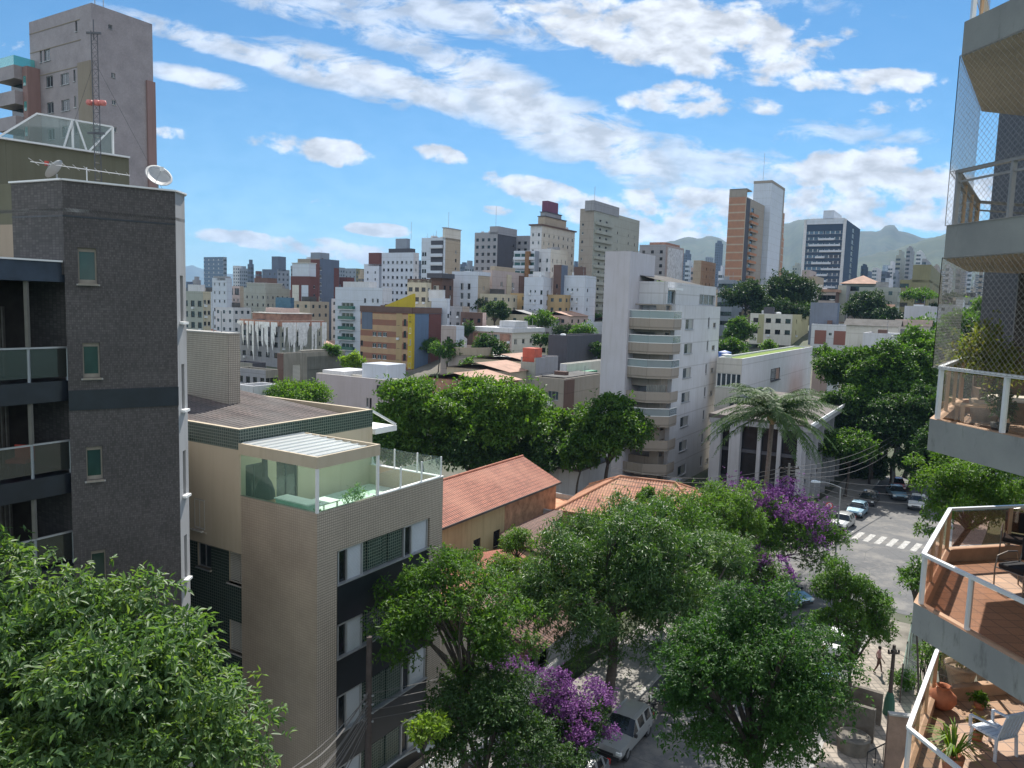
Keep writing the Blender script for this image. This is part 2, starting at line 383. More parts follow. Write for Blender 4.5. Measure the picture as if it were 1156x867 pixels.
def tag(o, label, cat, group=None, kind=None):
    o['label'] = label; o['category'] = cat
    if group: o['group'] = group
    if kind: o['kind'] = kind
    return o
def empty(name, loc, rz=0.0, label=None, cat=None, group=None):
    o = bpy.data.objects.new(name, None); o.empty_display_size = .3; col.objects.link(o); o.location = loc; o.rotation_euler = (0, 0, rz)
    if label: tag(o, label, cat, group)
    return o
def child(name, mesh_owner, parent, loc, rz=0.0, scale=(1, 1, 1)):
    """another instance of an already built part"""
    o = bpy.data.objects.new(name, mesh_owner.data if hasattr(mesh_owner, 'data') else mesh_owner)
    col.objects.link(o); o.parent = parent; o.location = loc; o.rotation_euler = (0, 0, rz); o.scale = scale; return o
def copy_tree(o, parent=None):
    c = o.copy(); col.objects.link(c); c.parent = parent
    for ch in o.children: copy_tree(ch, c)
    return c

# ---------------------------------------------------------------- window meshes (unit size: 1 wide, 1 high, face at y = 0, seen from -y)
def _window_mesh(name, mats, frame=.06, mull=(), trans=(), fd=.05, blinds=None):
    b = MB(); g = .03
    b.quad((0, g, 0), (1, g, 0), (1, g, 1), (0, g, 1), 1)
    b.box(0, 0, 0, 1, fd, frame, 0); b.box(0, 0, 1 - frame, 1, fd, 1, 0)
    b.box(0, 0, frame, frame * .8, fd, 1 - frame, 0); b.box(1 - frame * .8, 0, frame, 1, fd, 1 - frame, 0)
    b.box(-.03, -.20, -.05, 1.03, -.07, .0, 0)
    for x in mull: b.box(x - .025, .004, frame, x + .025, fd, 1 - frame, 0)
    for z in trans: b.box(frame * .8, .006, z - .02, 1 - frame * .8, fd, z + .02, 0)
    if blinds: b.box(blinds[0], .016, blinds[2], blinds[1], .028, blinds[3], 2)
    o = b.build(name, mats); me = o.data; bpy.data.objects.remove(o); return me
plain('alu', (.42, .43, .44), .45, .5, .08); plain('white_frame', (.72, .72, .70), .6, 0, .05); plain('dark_frame', (.03, .03, .035), .5, .2, .1)
plain('bronze_frame', (.09, .07, .05), .5, .3, .1)
glass_dark('glass_mid', (.035, .05, .06)); glass_dark('glass_black', (.012, .015, .018)); glass_dark('glass_green', (.02, .05, .045))
glass_dark('glass_blue', (.035, .075, .12), .05); glass_dark('curtained', (.30, .30, .28), .3, .35); glass_dark('glass_far', (.07, .085, .10), .15)
striped('shutter_slats', (.62, .60, .54), (.30, .28, .25), .055, .02); striped('shutter_white', (.52, .56, .60), (.36, .40, .44), .055, .02)
plain('blind', (.55, .54, .5), .8)
W_SASH = _window_mesh('window_sash', ['alu', 'glass_mid'], .05, (.5,))
W_WHITE = _window_mesh('window_white', ['white_frame', 'glass_mid'], .06, (.5,))
W_CURT = _window_mesh('window_curtain', ['alu', 'glass_mid', 'curtained'], .05, (.5,), (), .05, (.5, .94, .06, .94))
W_DARK = _window_mesh('window_dark', ['dark_frame', 'glass_black'], .05, (.5,))
W_SMALL = _window_mesh('window_small', ['alu', 'glass_black'], .09)
W_GREEN = _window_mesh('window_green', ['alu', 'glass_green'], .05, (.33, .66))
W_BLUE = _window_mesh('window_blue', ['alu', 'glass_blue'], .03, (.25, .5, .75))
W_FAR = _window_mesh('window_far', ['glass_far', 'glass_far'], .02)
W_STRIP = _window_mesh('window_strip', ['white_frame', 'glass_mid'], .05, (.2, .4, .6, .8))
W_SHUT = _window_mesh('window_shutter', ['shutter_slats', 'shutter_slats'], .05, (.5,))
WK = dict(sash=W_SASH, white=W_WHITE, curt=W_CURT, dark=W_DARK, small=W_SMALL, green=W_GREEN, blue=W_BLUE, far=W_FAR, strip=W_STRIP, shut=W_SHUT)

# ---------------------------------------------------------------- the city grid: streets run 31 degrees off the view
GA = radians(31.4)
RD = Vector((sin(GA), cos(GA), 0)); LD = Vector((-cos(GA), sin(GA), 0))

def solve_along(C, d, px, z, hi=90):
    """distance along horizontal direction d from C at which the pixel column px is reached"""
    def pxof(t):
        p = Vector((C[0] + d.x * t, C[1] + d.y * t, z - CAM_Z)); w = p.dot(_f); return CX + F_PX * p.dot(_r) / w
    lo, h = 0.0, float(hi); s0 = pxof(0) < px
    if (pxof(hi) < px) == s0: return hi
    for _ in range(40):
        m = (lo + h) / 2
        if (pxof(m) < px) == s0: lo = m
        else: h = m
    return lo

class Bld:
    """one building: an Empty at the foot of its near corner, +x along its right-hand wall, +y along its left-hand wall"""
    def __init__(s, name, label, cat, xc, D, ytop, xl=None, xr=None, zb=None, ang=None, group=None, ymid=None, Lw=None, Rw=None):
        s.a = GA if ang is None else radians(ang)
        s.rd = Vector((sin(s.a), cos(s.a), 0)); s.ld = Vector((-cos(s.a), sin(s.a), 0))
        T = at(xc, ytop, D); s.C = Vector((T.x, T.y, 0)); s.zt = T.z
        zm = s.zt - 1
        s.R = Rw if Rw is not None else solve_along(s.C, s.rd, xr, zm); s.L = Lw if Lw is not None else solve_along(s.C, s.ld, xl, zm)
        s.zb = ground_h(T.x, T.y) if zb is None else zb
        s.rz = pi / 2 - s.a
        s.root = empty(name, (s.C.x, s.C.y, s.zb), s.rz, label, cat, group)
        s.H = s.zt - s.zb
    def h(s, py, px=None, u=0, face='R'):
        """height above the foot of pixel row py on a face"""
        d = s.rd if face == 'R' else s.ld
        p = s.C + d * u; 
        if px is None:
            q = p - Vector((0, 0, CAM_Z)); px = CX + F_PX * Vector((p.x, p.y, -CAM_Z)).dot(_r) / Vector((p.x, p.y, -CAM_Z)).dot(_f)
        return at(px, py, p.y).z - s.zb
    def u(s, px, face='R', z=None):
        return solve_along(s.C, s.rd if face == 'R' else s.ld, px, (s.zb + s.H * .6) if z is None else z)
    def win(s, face, u0, z0, u1, z1, kind='sash', depth=.1, name='window'):
        """window part in an opening of a face (u measured from the near corner)"""
        if kind == 'small': kind = random.Random(int(u0 * 31 + z0 * 17 + s.R * 7)).choice(('small', 'small', 'curt', 'white', 'dark'))
        me = WK[kind]
        if face == 'R': return child(name, me, s.root, (u0, depth, z0), 0, (u1 - u0, 1, z1 - z0))
        return child(name, me, s.root, (depth, u1, z0), -pi / 2, (u1 - u0, 1, z1 - z0))
    def walls(s, mats, holesR=(), holesL=(), kindR='sash', kindL='sash', z0=0.0, z1=None, name='wall', parapet=.7, roofmat='roof_grey', backs=True, depth=.14, mL=0, mR=0):
        """shell with openings; holes (u0,z0,u1,z1[,kind]) from the near corner"""
        z1 = s.H if z1 is None else z1
        mb = MB(); L, R = s.L, s.R
        mb.wallface((0, 0), (R, 0), z0, z1, [q[:4] for q in holesR], depth, mR)
        mb.wallface((0, L), (0, 0), z0, z1, [(L - q[2], q[1], L - q[0], q[3]) for q in holesL], depth, mL)
        mb.wallface((R, 0), (R, L), z0, z1, (), depth, mR); mb.wallface((R, L), (0, L), z0, z1, (), depth, mL)
        t = min(.22, R / 4, L / 4)
        if parapet:   # inner faces and coping of the parapet
            zr = z1 - parapet
            mb.wallface((R - t, t), (t, t), zr, z1); mb.wallface((t, t), (t, L - t), zr, z1)
            mb.wallface((R - t, L - t), (R - t, t), zr, z1); mb.wallface((t, L - t), (R - t, L - t), zr, z1)
            mb.quad((0, 0, z1), (R, 0, z1), (R - t, t, z1), (t, t, z1)); mb.quad((R, 0, z1), (R, L, z1), (R - t, L - t, z1), (R - t, t, z1))
            mb.quad((R, L, z1), (0, L, z1), (t, L - t, z1), (R - t, L - t, z1)); mb.quad((0, L, z1), (0, 0, z1), (t, t, z1), (t, L - t, z1))
        s.wall = mb.build(name, mats, s.root)
        rb = MB(); zr = z1 - parapet
        rb.box(t if parapet else -.0, t if parapet else 0, zr - .12, R - (t if parapet else 0), L - (t if parapet else 0), zr + (.0 if parapet else .02)); s.roof = rb.build('roof', roofmat, s.root)
        n = 0; over = []
        for face, hs, kd in (('R', holesR, kindR), ('L', holesL, kindL)):
            lim = R if face == 'R' else L
            for q in hs:
                k = q[4] if len(q) > 4 else kd
                u0, v0, u1, v1 = max(q[0], .02), max(q[1], z0 + .02), min(q[2], lim - .02), min(q[3], z1 - .02)
                if k is None or u1 - u0 < .05 or v1 - v0 < .05: continue
                s.win(face, u0, v0, u1, v1, k, depth * .7); n += 1
        return s.wall
    def grid(s, face, cols, w, h, pitch=2.9, top=1.6, rows=None, kind=None, u0=None, u1=None, skip=0.0, seed=0, zmin=.3):
        """regular openings: cols a count, or a list of fractions along the face (0 = near corner)"""
        Ln = s.R if face == 'R' else s.L; rng = random.Random(seed); u0 = 0 if u0 is None else u0; u1 = Ln if u1 is None else u1
        cs = [(i + .5) / cols for i in range(cols)] if isinstance(cols, int) else cols
        rows = max(1, int((s.H - top - zmin) / pitch)) if rows is None else rows; out = []
        for r in range(rows):
            zt = s.H - top - r * pitch
            if zt - h < zmin: break
            for c in cs:
                if rng.random() < skip: continue
                x = u0 + c * (u1 - u0); q = (x - w / 2, zt - h, x + w / 2, zt)
                k = kind if not isinstance(kind, (list, tuple)) else rng.choice(kind)
                out.append(q + ((k,) if k else ()))
        return out
    def box(s, name, mat, x0, y0, z0, x1, y1, z1, **kw):
        mb = MB(); mb.box(x0, y0, z0, x1, y1, z1); return mb.build(name, mat, s.root)
    def balconies(s, face, u0, u1, levels, out=1.2, slab=.18, railh=.9, railmat='white_paint', mat='white_paint', rail='solid', name='balcony', thick=.1):
        """one slab + railing per storey, each its own part"""
        first = {}
        for z in levels:
            key = (u0, u1)
            if key in first: 
                child(name, first[key], s.root, (0, 0, z)); continue
            mb = MB()
            def bx(a, o0, z0, b, o1, z1, m=0):
                if face == 'R': mb.box(a, -o1, z0, b, -o0, z1, m)
                else: mb.box(-o1, a, z0, -o0, b, z1, m)
            bx(u0, .0, -slab, u1, out, 0)
            bx(u0, out - thick, 0, u1, out, railh, 1); bx(u0, .0, 0, u0 + thick, out - thick, railh, 1); bx(u1 - thick, 0, 0, u1, out - thick, railh, 1)
            if rail == 'glass': bx(u0, out - thick - .03, railh, u1, out + .01, railh + .05, 0)
            o = mb.build(name, [mat, railmat], s.root); o.location = (0, 0, z); first[key] = o

def smooth(a, b, x):
    t = max(0.0, min(1.0, (x - a) / (b - a))); return t * t * (3 - 2 * t)
def ground_h(x, y):
    """the valley floor is level near the street and climbs beyond it"""
    r = x / max(y, 1.0); lf = smooth(-.25, .0, r)
    h = (2 + 11.0 * lf) * smooth(112, 250, y) + 7 * (1 - lf) * smooth(245, 340, y) + 8 * smooth(300, 800, y)
    h += 6 * smooth(.25, .45, r) * smooth(100, 180, y) * (1 - smooth(400, 600, y))
    h += (70 * smooth(.12, .4, r) + 20) * smooth(700, 2300, y)
    return h
# ---------------------------------------------------------------- ground, hills, roads
def build_ground_material():
    m, nt, b = _new('earth')
    v = _tex(nt); n = _noise(nt, v, .05, 6); n2 = _noise(nt, v, .9, 5); n3 = _noise(nt, v, .012, 3)
    a = _mix(nt, _ramp(nt, n.outputs[0], .42, .58), (.05, .075, .025), (.16, .14, .12))
    c = _mix(nt, _ramp(nt, n2.outputs[0], .3, .7, 0, .5), a, (.07, .065, .05))
    d = _mix(nt, _ramp(nt, n3.outputs[0], .4, .6, 0, .6), c, (.045, .07, .03))
    nt.links.new(d, b.inputs['Base Color']); b.inputs['Roughness'].default_value = .95
    m, nt, b = _new('hillside')
    v = _tex(nt); n = _noise(nt, v, .004, 8, .65); n2 = _noise(nt, v, .02, 6, .7)
    a = _mix(nt, _ramp(nt, n.outputs[0], .44, .6), (.007, .026, .012), (.026, .048, .020))
    c = _mix(nt, _ramp(nt, n2.outputs[0], .5, .75, 0, .5), a, (.09, .08, .055)); nt.links.new(c, b.inputs['Base Color'])
    b.inputs['Roughness'].default_value = .95
    m, nt, b = _new('asphalt')
    v = _tex(nt); n = _noise(nt, v, 30, 3); n2 = _noise(nt, v, .35, 6, .7); n3 = _noise(nt, v, 1.6, 4)
    a = _mix(nt, _ramp(nt, n.outputs[0], .3, .7), (.075, .075, .078), (.115, .115, .115))
    c = _mix(nt, _ramp(nt, n2.outputs[0], .47, .62, 0, .8), a, (.19, .178, .16))
    d = _mix(nt, _ramp(nt, n3.outputs[0], .62, .72, 0, .6), c, (.05, .05, .052))
    vo = nt.nodes.new('ShaderNodeTexVoronoi'); vo.feature = 'DISTANCE_TO_EDGE'; vo.inputs['Scale'].default_value = .28; nt.links.new(v, vo.inputs['Vector'])
    e = _mix(nt, _ramp(nt, vo.outputs[0], 0, .012, .6, 0), d, (.04, .04, .04))
    nt.links.new(e, b.inputs['Base Color']); b.inputs['Roughness'].default_value = .85; _bump(nt, b, n.outputs[0], .2, .01)
build_ground_material()
plain('pavement_concrete', (.26, .245, .225), .9, 0, .25, .9); plain('pavement_tan', (.20, .18, .155), .92, 0, .35, .8); plain('kerb_stone', (.34, .33, .31), .9, 0, .15, 3)
tiled('pavers', (.34, .29, .24), (.23, .20, .17), .42, .05, .9, .15, None, .2, 'o'); plain('road_paint', (.36, .35, .33), .85, 0, .5, 4)
plain('roof_grey', (.26, .255, .25), .9, 0, .25, .8); plain('roof_dark', (.09, .085, .08), .9, 0, .3, .6); plain('roof_pale', (.50, .48, .45), .85, 0, .2, .7)
plain('concrete', (.33, .325, .31), .9, 0, .18, 1.5); plain('white_paint', (.74, .74, .72), .7, 0, .06, 1.2)

def build_ground():
    ys = [-30, 0, 20, 60, 100, 112] + [112 + (250 - 112) * i / 14 for i in range(1, 15)] + [300 + 40 * i for i in range(13)] + [900, 1050, 1200, 1400, 1600, 1900, 2300, 3000, 4500, 7000, 11000]
    mb = MB(); nx = 24; rows = []
    for y in ys:
        w = max(140, abs(y) * 1.15)
        rows.append([(w * (2 * i / nx - 1), y, ground_h(w * (2 * i / nx - 1), y)) for i in range(nx + 1)])
    for a, b in zip(rows, rows[1:]):
        for i in range(nx): mb.quad(a[i], a[i + 1], b[i + 1], b[i])
    mb.build('ground', 'earth', smooth=True, kind='structure')
build_ground()

def ridge_profile(pts, px):
    for (a, b), (c, d) in zip(pts, pts[1:]):
        if a <= px <= c: return b + (d - b) * (px - a) / (c - a)
    return pts[0][1] if px < pts[0][0] else pts[-1][1]
def build_hills():
    """a wooded range south of the city: real relief with spurs and gullies, not a card"""
    rng = np.random.RandomState(5)
    def range_mesh(name, crest, Y0, dep, n, seed, foot_h, rough):
        r = np.random.RandomState(seed); ph = r.rand(40) * 6.28
        xs = np.linspace(crest[0][0], crest[-1][0], n); rows = []
        K = 26
        for k in range(K + 1):
            t = k / K   # 0 foot .. 1 crest .. beyond
            row = []
            for px in xs:
                py = ridge_profile(crest, px); top = at(px, py, Y0); x = top.x; 
                hcrest = top.z - foot_h
                g = sum(sin(x * f + ph[i] + t * 3 * (i % 3)) * a for i, (f, a) in enumerate(((.004, .30), (.009, .24), (.019, .16), (.041, .09), (.09, .05))))
                prof = t ** 1.15 if t <= 1 else 1
                spur = g * rough * sin(pi * min(t, 1)) * hcrest * .55
                y = Y0 - dep * (1 - t) + g * dep * .12 * sin(pi * t)
                xx = x * (y / Y0) 
                row.append((xx, y, foot_h + hcrest * prof + spur))
            rows.append(row)
        back = [(p[0], p[1] + dep * .7, foot_h - 30) for p in rows[-1]]; rows.append(back)
        mb = MB()
        for a, b in zip(rows, rows[1:]):
            for i in range(len(a) - 1): mb.quad(a[i], a[i + 1], b[i + 1], b[i])
        # shared vertices for smooth shading
        nn = len(xs); v = [q for row in rows for q in row]; f = []
        for j in range(len(rows) - 1):
            for i in range(nn - 1): a = j * nn + i; f.append((a, a + 1, a + 1 + nn, a + nn))
        me = bpy.data.meshes.new(name); me.from_pydata(v, [], f); me.materials.append(MATS['hillside']); me.polygons.foreach_set('use_smooth', [True] * len(f)); me.update()
        o = bpy.data.objects.new(name, me); col.objects.link(o); o['kind'] = 'structure'
    def jag(c, s, a):
        r = random.Random(s); out = []
        for (x0, y0), (x1, y1) in zip(c, c[1:]):
            k = max(1, int(abs(x1 - x0) / 5))
            for i in range(k): out.append((x0 + (x1 - x0) * i / k, y0 + (y1 - y0) * i / k + r.uniform(-a, a)))
        out.append(c[-1]); return out
    range_mesh('hills', jag([(560, 306), (640, 300), (700, 290), (725, 282), (745, 276), (762, 271), (776, 267), (790, 270), (800, 266), (812, 268), (822, 274), (835, 276), (850, 270), (870, 258), (888, 252), (905, 250), (930, 252), (960, 262), (975, 261), (985, 260), (993, 262), (996, 256), (1002, 254), (1010, 255), (1015, 261), (1028, 264), (1045, 270), (1080, 262), (1120, 252), (1200, 246), (1330, 240)], 3, .9), 3600, 1500, 150, 2, 60, .8)
    range_mesh('hills', jag([(900, 330), (930, 312), (960, 296), (985, 286), (1010, 282), (1040, 272), (1062, 266), (1085, 260), (1110, 262), (1150, 258), (1220, 262), (1330, 250)], 7, 1.2), 2100, 800, 110, 4, 40, .7)
    range_mesh('hills', jag([(60, 320), (120, 312), (180, 306), (205, 303), (216, 299), (226, 303), (250, 309), (330, 312), (420, 306), (560, 312)], 9, .5), 9000, 2000, 90, 6, 30, .5)
build_hills()

ROAD = [Vector((-9.0, 5.5, 0)), Vector((10.5, 36.2, 0)), Vector((24.0, 57.0, 0)), Vector((39.0, 76.0, 0)), Vector((50.0, 92.0, 0)), Vector((62.0, 110.0, 0))]
def _road_frames():
    out = []; s = 0
    # rounded centre line
    pts = []
    for i in range(len(ROAD) - 1):
        p0 = ROAD[max(i - 1, 0)]; p1 = ROAD[i]; p2 = ROAD[i + 1]; p3 = ROAD[min(i + 2, len(ROAD) - 1)]
        for k in range(12):
            t = k / 12
            pts.append(.5 * ((2 * p1) + (p2 - p0) * t + (2 * p0 - 5 * p1 + 4 * p2 - p3) * t * t + (3 * p1 - p0 - 3 * p2 + p3) * t ** 3))
    pts.append(ROAD[-1])
    for i, p in enumerate(pts):
        d = (pts[min(i + 1, len(pts) - 1)] - pts[max(i - 1, 0)]).normalized()
        if i: s += (p - pts[i - 1]).length
        out.append((s, p, d))
    return out
RF = _road_frames()
def road_at(s, off, z=0.0):
    """point s metres along the street, off metres to its right"""
    for (a, p, d), (b, q, e) in zip(RF, RF[1:]):
        if a <= s <= b or b is RF[-1][0]:
            t = (s - a) / (b - a); c = p.lerp(q, t); dd = d.lerp(e, t).normalized()
            return Vector((c.x + dd.y * off, c.y - dd.x * off, z)), dd
    c, dd = RF[-1][1], RF[-1][2]; return Vector((c.x + dd.y * off, c.y - dd.x * off, z)), dd
def road_s(x, y):
    best = min(RF, key=lambda f: (f[1].x - x) ** 2 + (f[1].y - y) ** 2); return best[0]
SX = road_s(27, 61); SLEN = RF[-1][0]
def strip(mb, s0, s1, o0, o1, z, n=30, m=0, kerb=None):
    for i in range(n):
        a, b = s0 + (s1 - s0) * i / n, s0 + (s1 - s0) * (i + 1) / n
        mb.quad(road_at(a, o0, z)[0], road_at(a, o1, z)[0], road_at(b, o1, z)[0], road_at(b, o0, z)[0], m)
def build_roads():
    mb = MB(); strip(mb, 0, SLEN, -4.6, 4.6, .020, 50)
    mb.build('road', 'asphalt', kind='structure')
    P, d = road_at(SX, 0); l = Vector((-d.y, d.x, 0))
    mb = MB(); w = 4.2
    for (a, b) in ((4.6, 70), (-4.6, -60)):
        p, q = P + l * a, P + l * b
        c = [p - d * w, q - d * w, q + d * w, p + d * w] if a < 0 else [q - d * w, p - d * w, p + d * w, q + d * w]
        mb.quad(*[(v.x, v.y, .016) for v in c])
    mb.build('side_road', 'asphalt', kind='structure')
    # pavements, 0.14 m kerbs, cut back at the crossing street
    def pave(name, s0, s1, o0, o1, mat, n=16):
        mb = MB(); z = .15
        for i in range(n):
            a, b = s0 + (s1 - s0) * i / n, s0 + (s1 - s0) * (i + 1) / n
            q = [road_at(a, o0)[0], road_at(a, o1)[0], road_at(b, o1)[0], road_at(b, o0)[0]]
            k = 1 if o0 > 0 else -1
            T = [(v.x, v.y, z) for v in q]; B = [(v.x, v.y, 0.0) for v in q]
            mb.quad(*T, 0)
            mb.quad(B[0], B[3], T[3], T[0], 1); mb.quad(B[2], B[1], T[1], T[2], 1)
            if i == 0: mb.quad(B[1], B[0], T[0], T[1], 1)
            if i == n - 1: mb.quad(B[3], B[2], T[2], T[3], 1)
        # kerb stones along the road side
        ko = o0 if o0 > 0 else o1; sg = 1 if o0 > 0 else -1
        for i in range(n):
            a, b = s0 + (s1 - s0) * i / n, s0 + (s1 - s0) * (i + 1) / n
            q = [road_at(a, ko)[0], road_at(a, ko + sg * .18)[0], road_at(b, ko + sg * .18)[0], road_at(b, ko)[0]]
            if sg < 0: q = [q[1], q[0], q[3], q[2]]
            mb.quad(*[(v.x, v.y, z + .004) for v in q], 1)
        mb.build(name, [mat, 'kerb_stone'], kind='structure')
    pave('pavement', 0, SX - 6.5, -8.4, -4.6, 'pavement_concrete'); pave('pavement', SX + 6, SLEN, -8.4, -4.6, 'pavement_concrete')
    sp = road_s(23.5, 47)
    pave('pavement', 0, sp, 4.6, 8.6, 'pavers', 10); pave('pavement', sp + .02, SX - 6.5, 4.6, 9.4, 'pavement_tan', 8); pave('pavement', SX + 6, SLEN, 4.6, 8.0, 'pavement_concrete')
    mb = MB()
    sc_ = road_s(36, 71.5)
    for k in range(9):
        o = -4.0 + k * 1.02; mb.quad(road_at(sc_ - 1.5, o, .026)[0], road_at(sc_ - 1.5, o + .52, .026)[0], road_at(sc_ + 1.5, o + .52, .026)[0], road_at(sc_ + 1.5, o, .026)[0])
    for k in range(6):   # second crossing on the side street's left arm
        o = -3.4 + k * 1.1; a = P + l * 6.2 + d * o; b = P + l * 9.0 + d * o; mb.quad(*[(v.x, v.y, .022) for v in (b, a, a + d * .5, b + d * .5)])
    mb.build('road_marking', 'road_paint', kind='structure')
build_roads()

# ---------------------------------------------------------------- trees
def bark(name, c):
    m, nt, b = _new(name); n = _noise(nt, _tex(nt, 1), 6, 6, .7)
    nt.links.new(_mix(nt, _ramp(nt, n.outputs[0], .3, .7), tuple(x * .6 for x in c), tuple(x * 1.3 for x in c)), b.inputs['Base Color'])
    b.inputs['Roughness'].default_value = .95; _bump(nt, b, n.outputs[0], .6, .05)
bark('bark', (.075, .06, .05)); bark('bark_pale', (.17, .14, .12))
leafy('leaf_mid', [(.035, .090, .014), (.055, .125, .020), (.095, .165, .028)], .42)
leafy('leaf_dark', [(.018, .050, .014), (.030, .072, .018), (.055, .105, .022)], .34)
leafy('leaf_bright', [(.040, .095, .015), (.07, .15, .022), (.13, .20, .03)], .42)
leafy('leaf_mango', [(.024, .068, .018), (.038, .095, .022), (.065, .135, .030), (.13, .18, .045)], .34, .42, .4)
leafy('leaf_near', [(.035, .085, .03), (.060, .125, .042), (.090, .160, .055), (.10, .17, .05), (.19, .23, .05)], .42, .46, .35)
leafy('leaf_lime', [(.09, .17, .02), (.14, .23, .03), (.20, .28, .035)], .45)
leafy('blossom_purple', [(.08, .035, .06), (.15, .05, .19), (.25, .09, .30), (.36, .18, .36)], .28, .6, .2, (1.05, .9, 1.05))
leafy('leaf_grey', [(.04, .075, .04), (.07, .11, .05), (.10, .14, .06)], .3)
leafy('leaf_red', [(.16, .06, .03), (.12, .10, .03), (.10, .13, .03)], .4)

def leaf_mesh(name, P, A, S, Lw, Ww, mat, fold=.25):
    """P base points, A leaf axes (unit), S side vectors (unit), lengths, widths -> one mesh of folded leaves"""
    n = len(P); up = np.cross(S, A)
    Lc, Wc = Lw[:, None], Ww[:, None]
    mid = P + A * Lc * .48
    v = np.empty((n, 4, 3)); v[:, 0] = P; v[:, 1] = mid + S * Wc * .5 + up * Wc * fold; v[:, 2] = P + A * Lc - up * Lc * .12; v[:, 3] = mid - S * Wc * .5 + up * Wc * fold
    me = bpy.data.meshes.new(name); me.vertices.add(4 * n); me.vertices.foreach_set('co', v.reshape(-1).astype(np.float32))
    idx = (np.arange(n)[:, None] * 4 + np.array([[0, 1, 2, 0, 2, 3]])).reshape(-1)
    me.loops.add(6 * n); me.loops.foreach_set('vertex_index', idx.astype(np.int32))
    me.polygons.add(2 * n); me.polygons.foreach_set('loop_start', (np.arange(2 * n) * 3).astype(np.int32)); me.polygons.foreach_set('loop_total', np.full(2 * n, 3, np.int32))
    me.materials.append(MATS[mat]); me.update(calc_edges=True); me.validate()
    return me
def rand_dirs(r, n, zlo=-1.0):
    z = r.uniform(zlo, 1, n); t = r.uniform(0, 2 * pi, n); q = np.sqrt(1 - z * z); return np.stack([q * np.cos(t), q * np.sin(t), z], 1)
def lobes_in(r, n, c, R, lob, flat=.8, zlo=-.45, inner=.2):
    """centres and radii of leaf masses making an uneven crown"""
    d = rand_dirs(r, n, zlo); k = r.uniform(.5, .86, n); k[: int(n * inner)] *= .45
    C = np.array(c) + d * np.array(R) * k[:, None]
    rad = np.outer(r.uniform(.5, 1.4, n) * lob, np.array([1, 1, flat])) * r.uniform(.75, 1.3, (n, 3)); return C, rad
def foliage(r, C, rad, n, size, droop, asp, spread=1.0, per=6, jit=.22, topbias=.25):
    """twigs over the outer skin of every lobe, each with a rosette of leaves"""
    w = (rad[:, 0] * rad[:, 1]); w = w / w.sum(); nt_ = max(1, n // per)
    li = r.choice(len(C), nt_, p=w); d = rand_dirs(r, nt_, -.75); d[:, 2] += topbias; d /= np.linalg.norm(d, axis=1)[:, None]
    k = 1 - np.abs(r.normal(0, jit, nt_)); k = k * (1 + .22 * np.sin(d[:, 0] * 5 + li * 1.7) * np.cos(d[:, 1] * 4.3 + li)); T = C[li] + d * rad[li] * k[:, None]
    st = r.rand(nt_) < .22; T[st] += r.normal(0, .38, (int(st.sum()), 3)) * rad[li][st]
    T = np.repeat(T, per, 0); D = np.repeat(d, per, 0); N = len(T)
    A = D * .55 + rand_dirs(r, N) * spread; A[:, 2] -= droop; A /= np.linalg.norm(A, axis=1)[:, None]
    Z = D * .5 + np.array([0, 0, 1.0]) + rand_dirs(r, N) * .55; S = np.cross(A, Z); S /= (np.linalg.norm(S, axis=1)[:, None] + 1e-6)
    L_ = size * r.uniform(.45, 1.4, N); P = T + A * (L_[:, None] * .12) + r.normal(0, size * .22, (N, 3))
    return P, A, S, L_, L_ * asp
def branch_pts(a, b, sag, r, n=5):
    a, b = np.array(a, float), np.array(b, float); out = []
    off = r.normal(0, .06, 3) * np.linalg.norm(b - a)
    for i in range(n + 1):
        t = i / n; p = a + (b - a) * t; p = p + off * sin(pi * t); p[2] += sag * sin(pi * t); out.append(tuple(p))
    return out
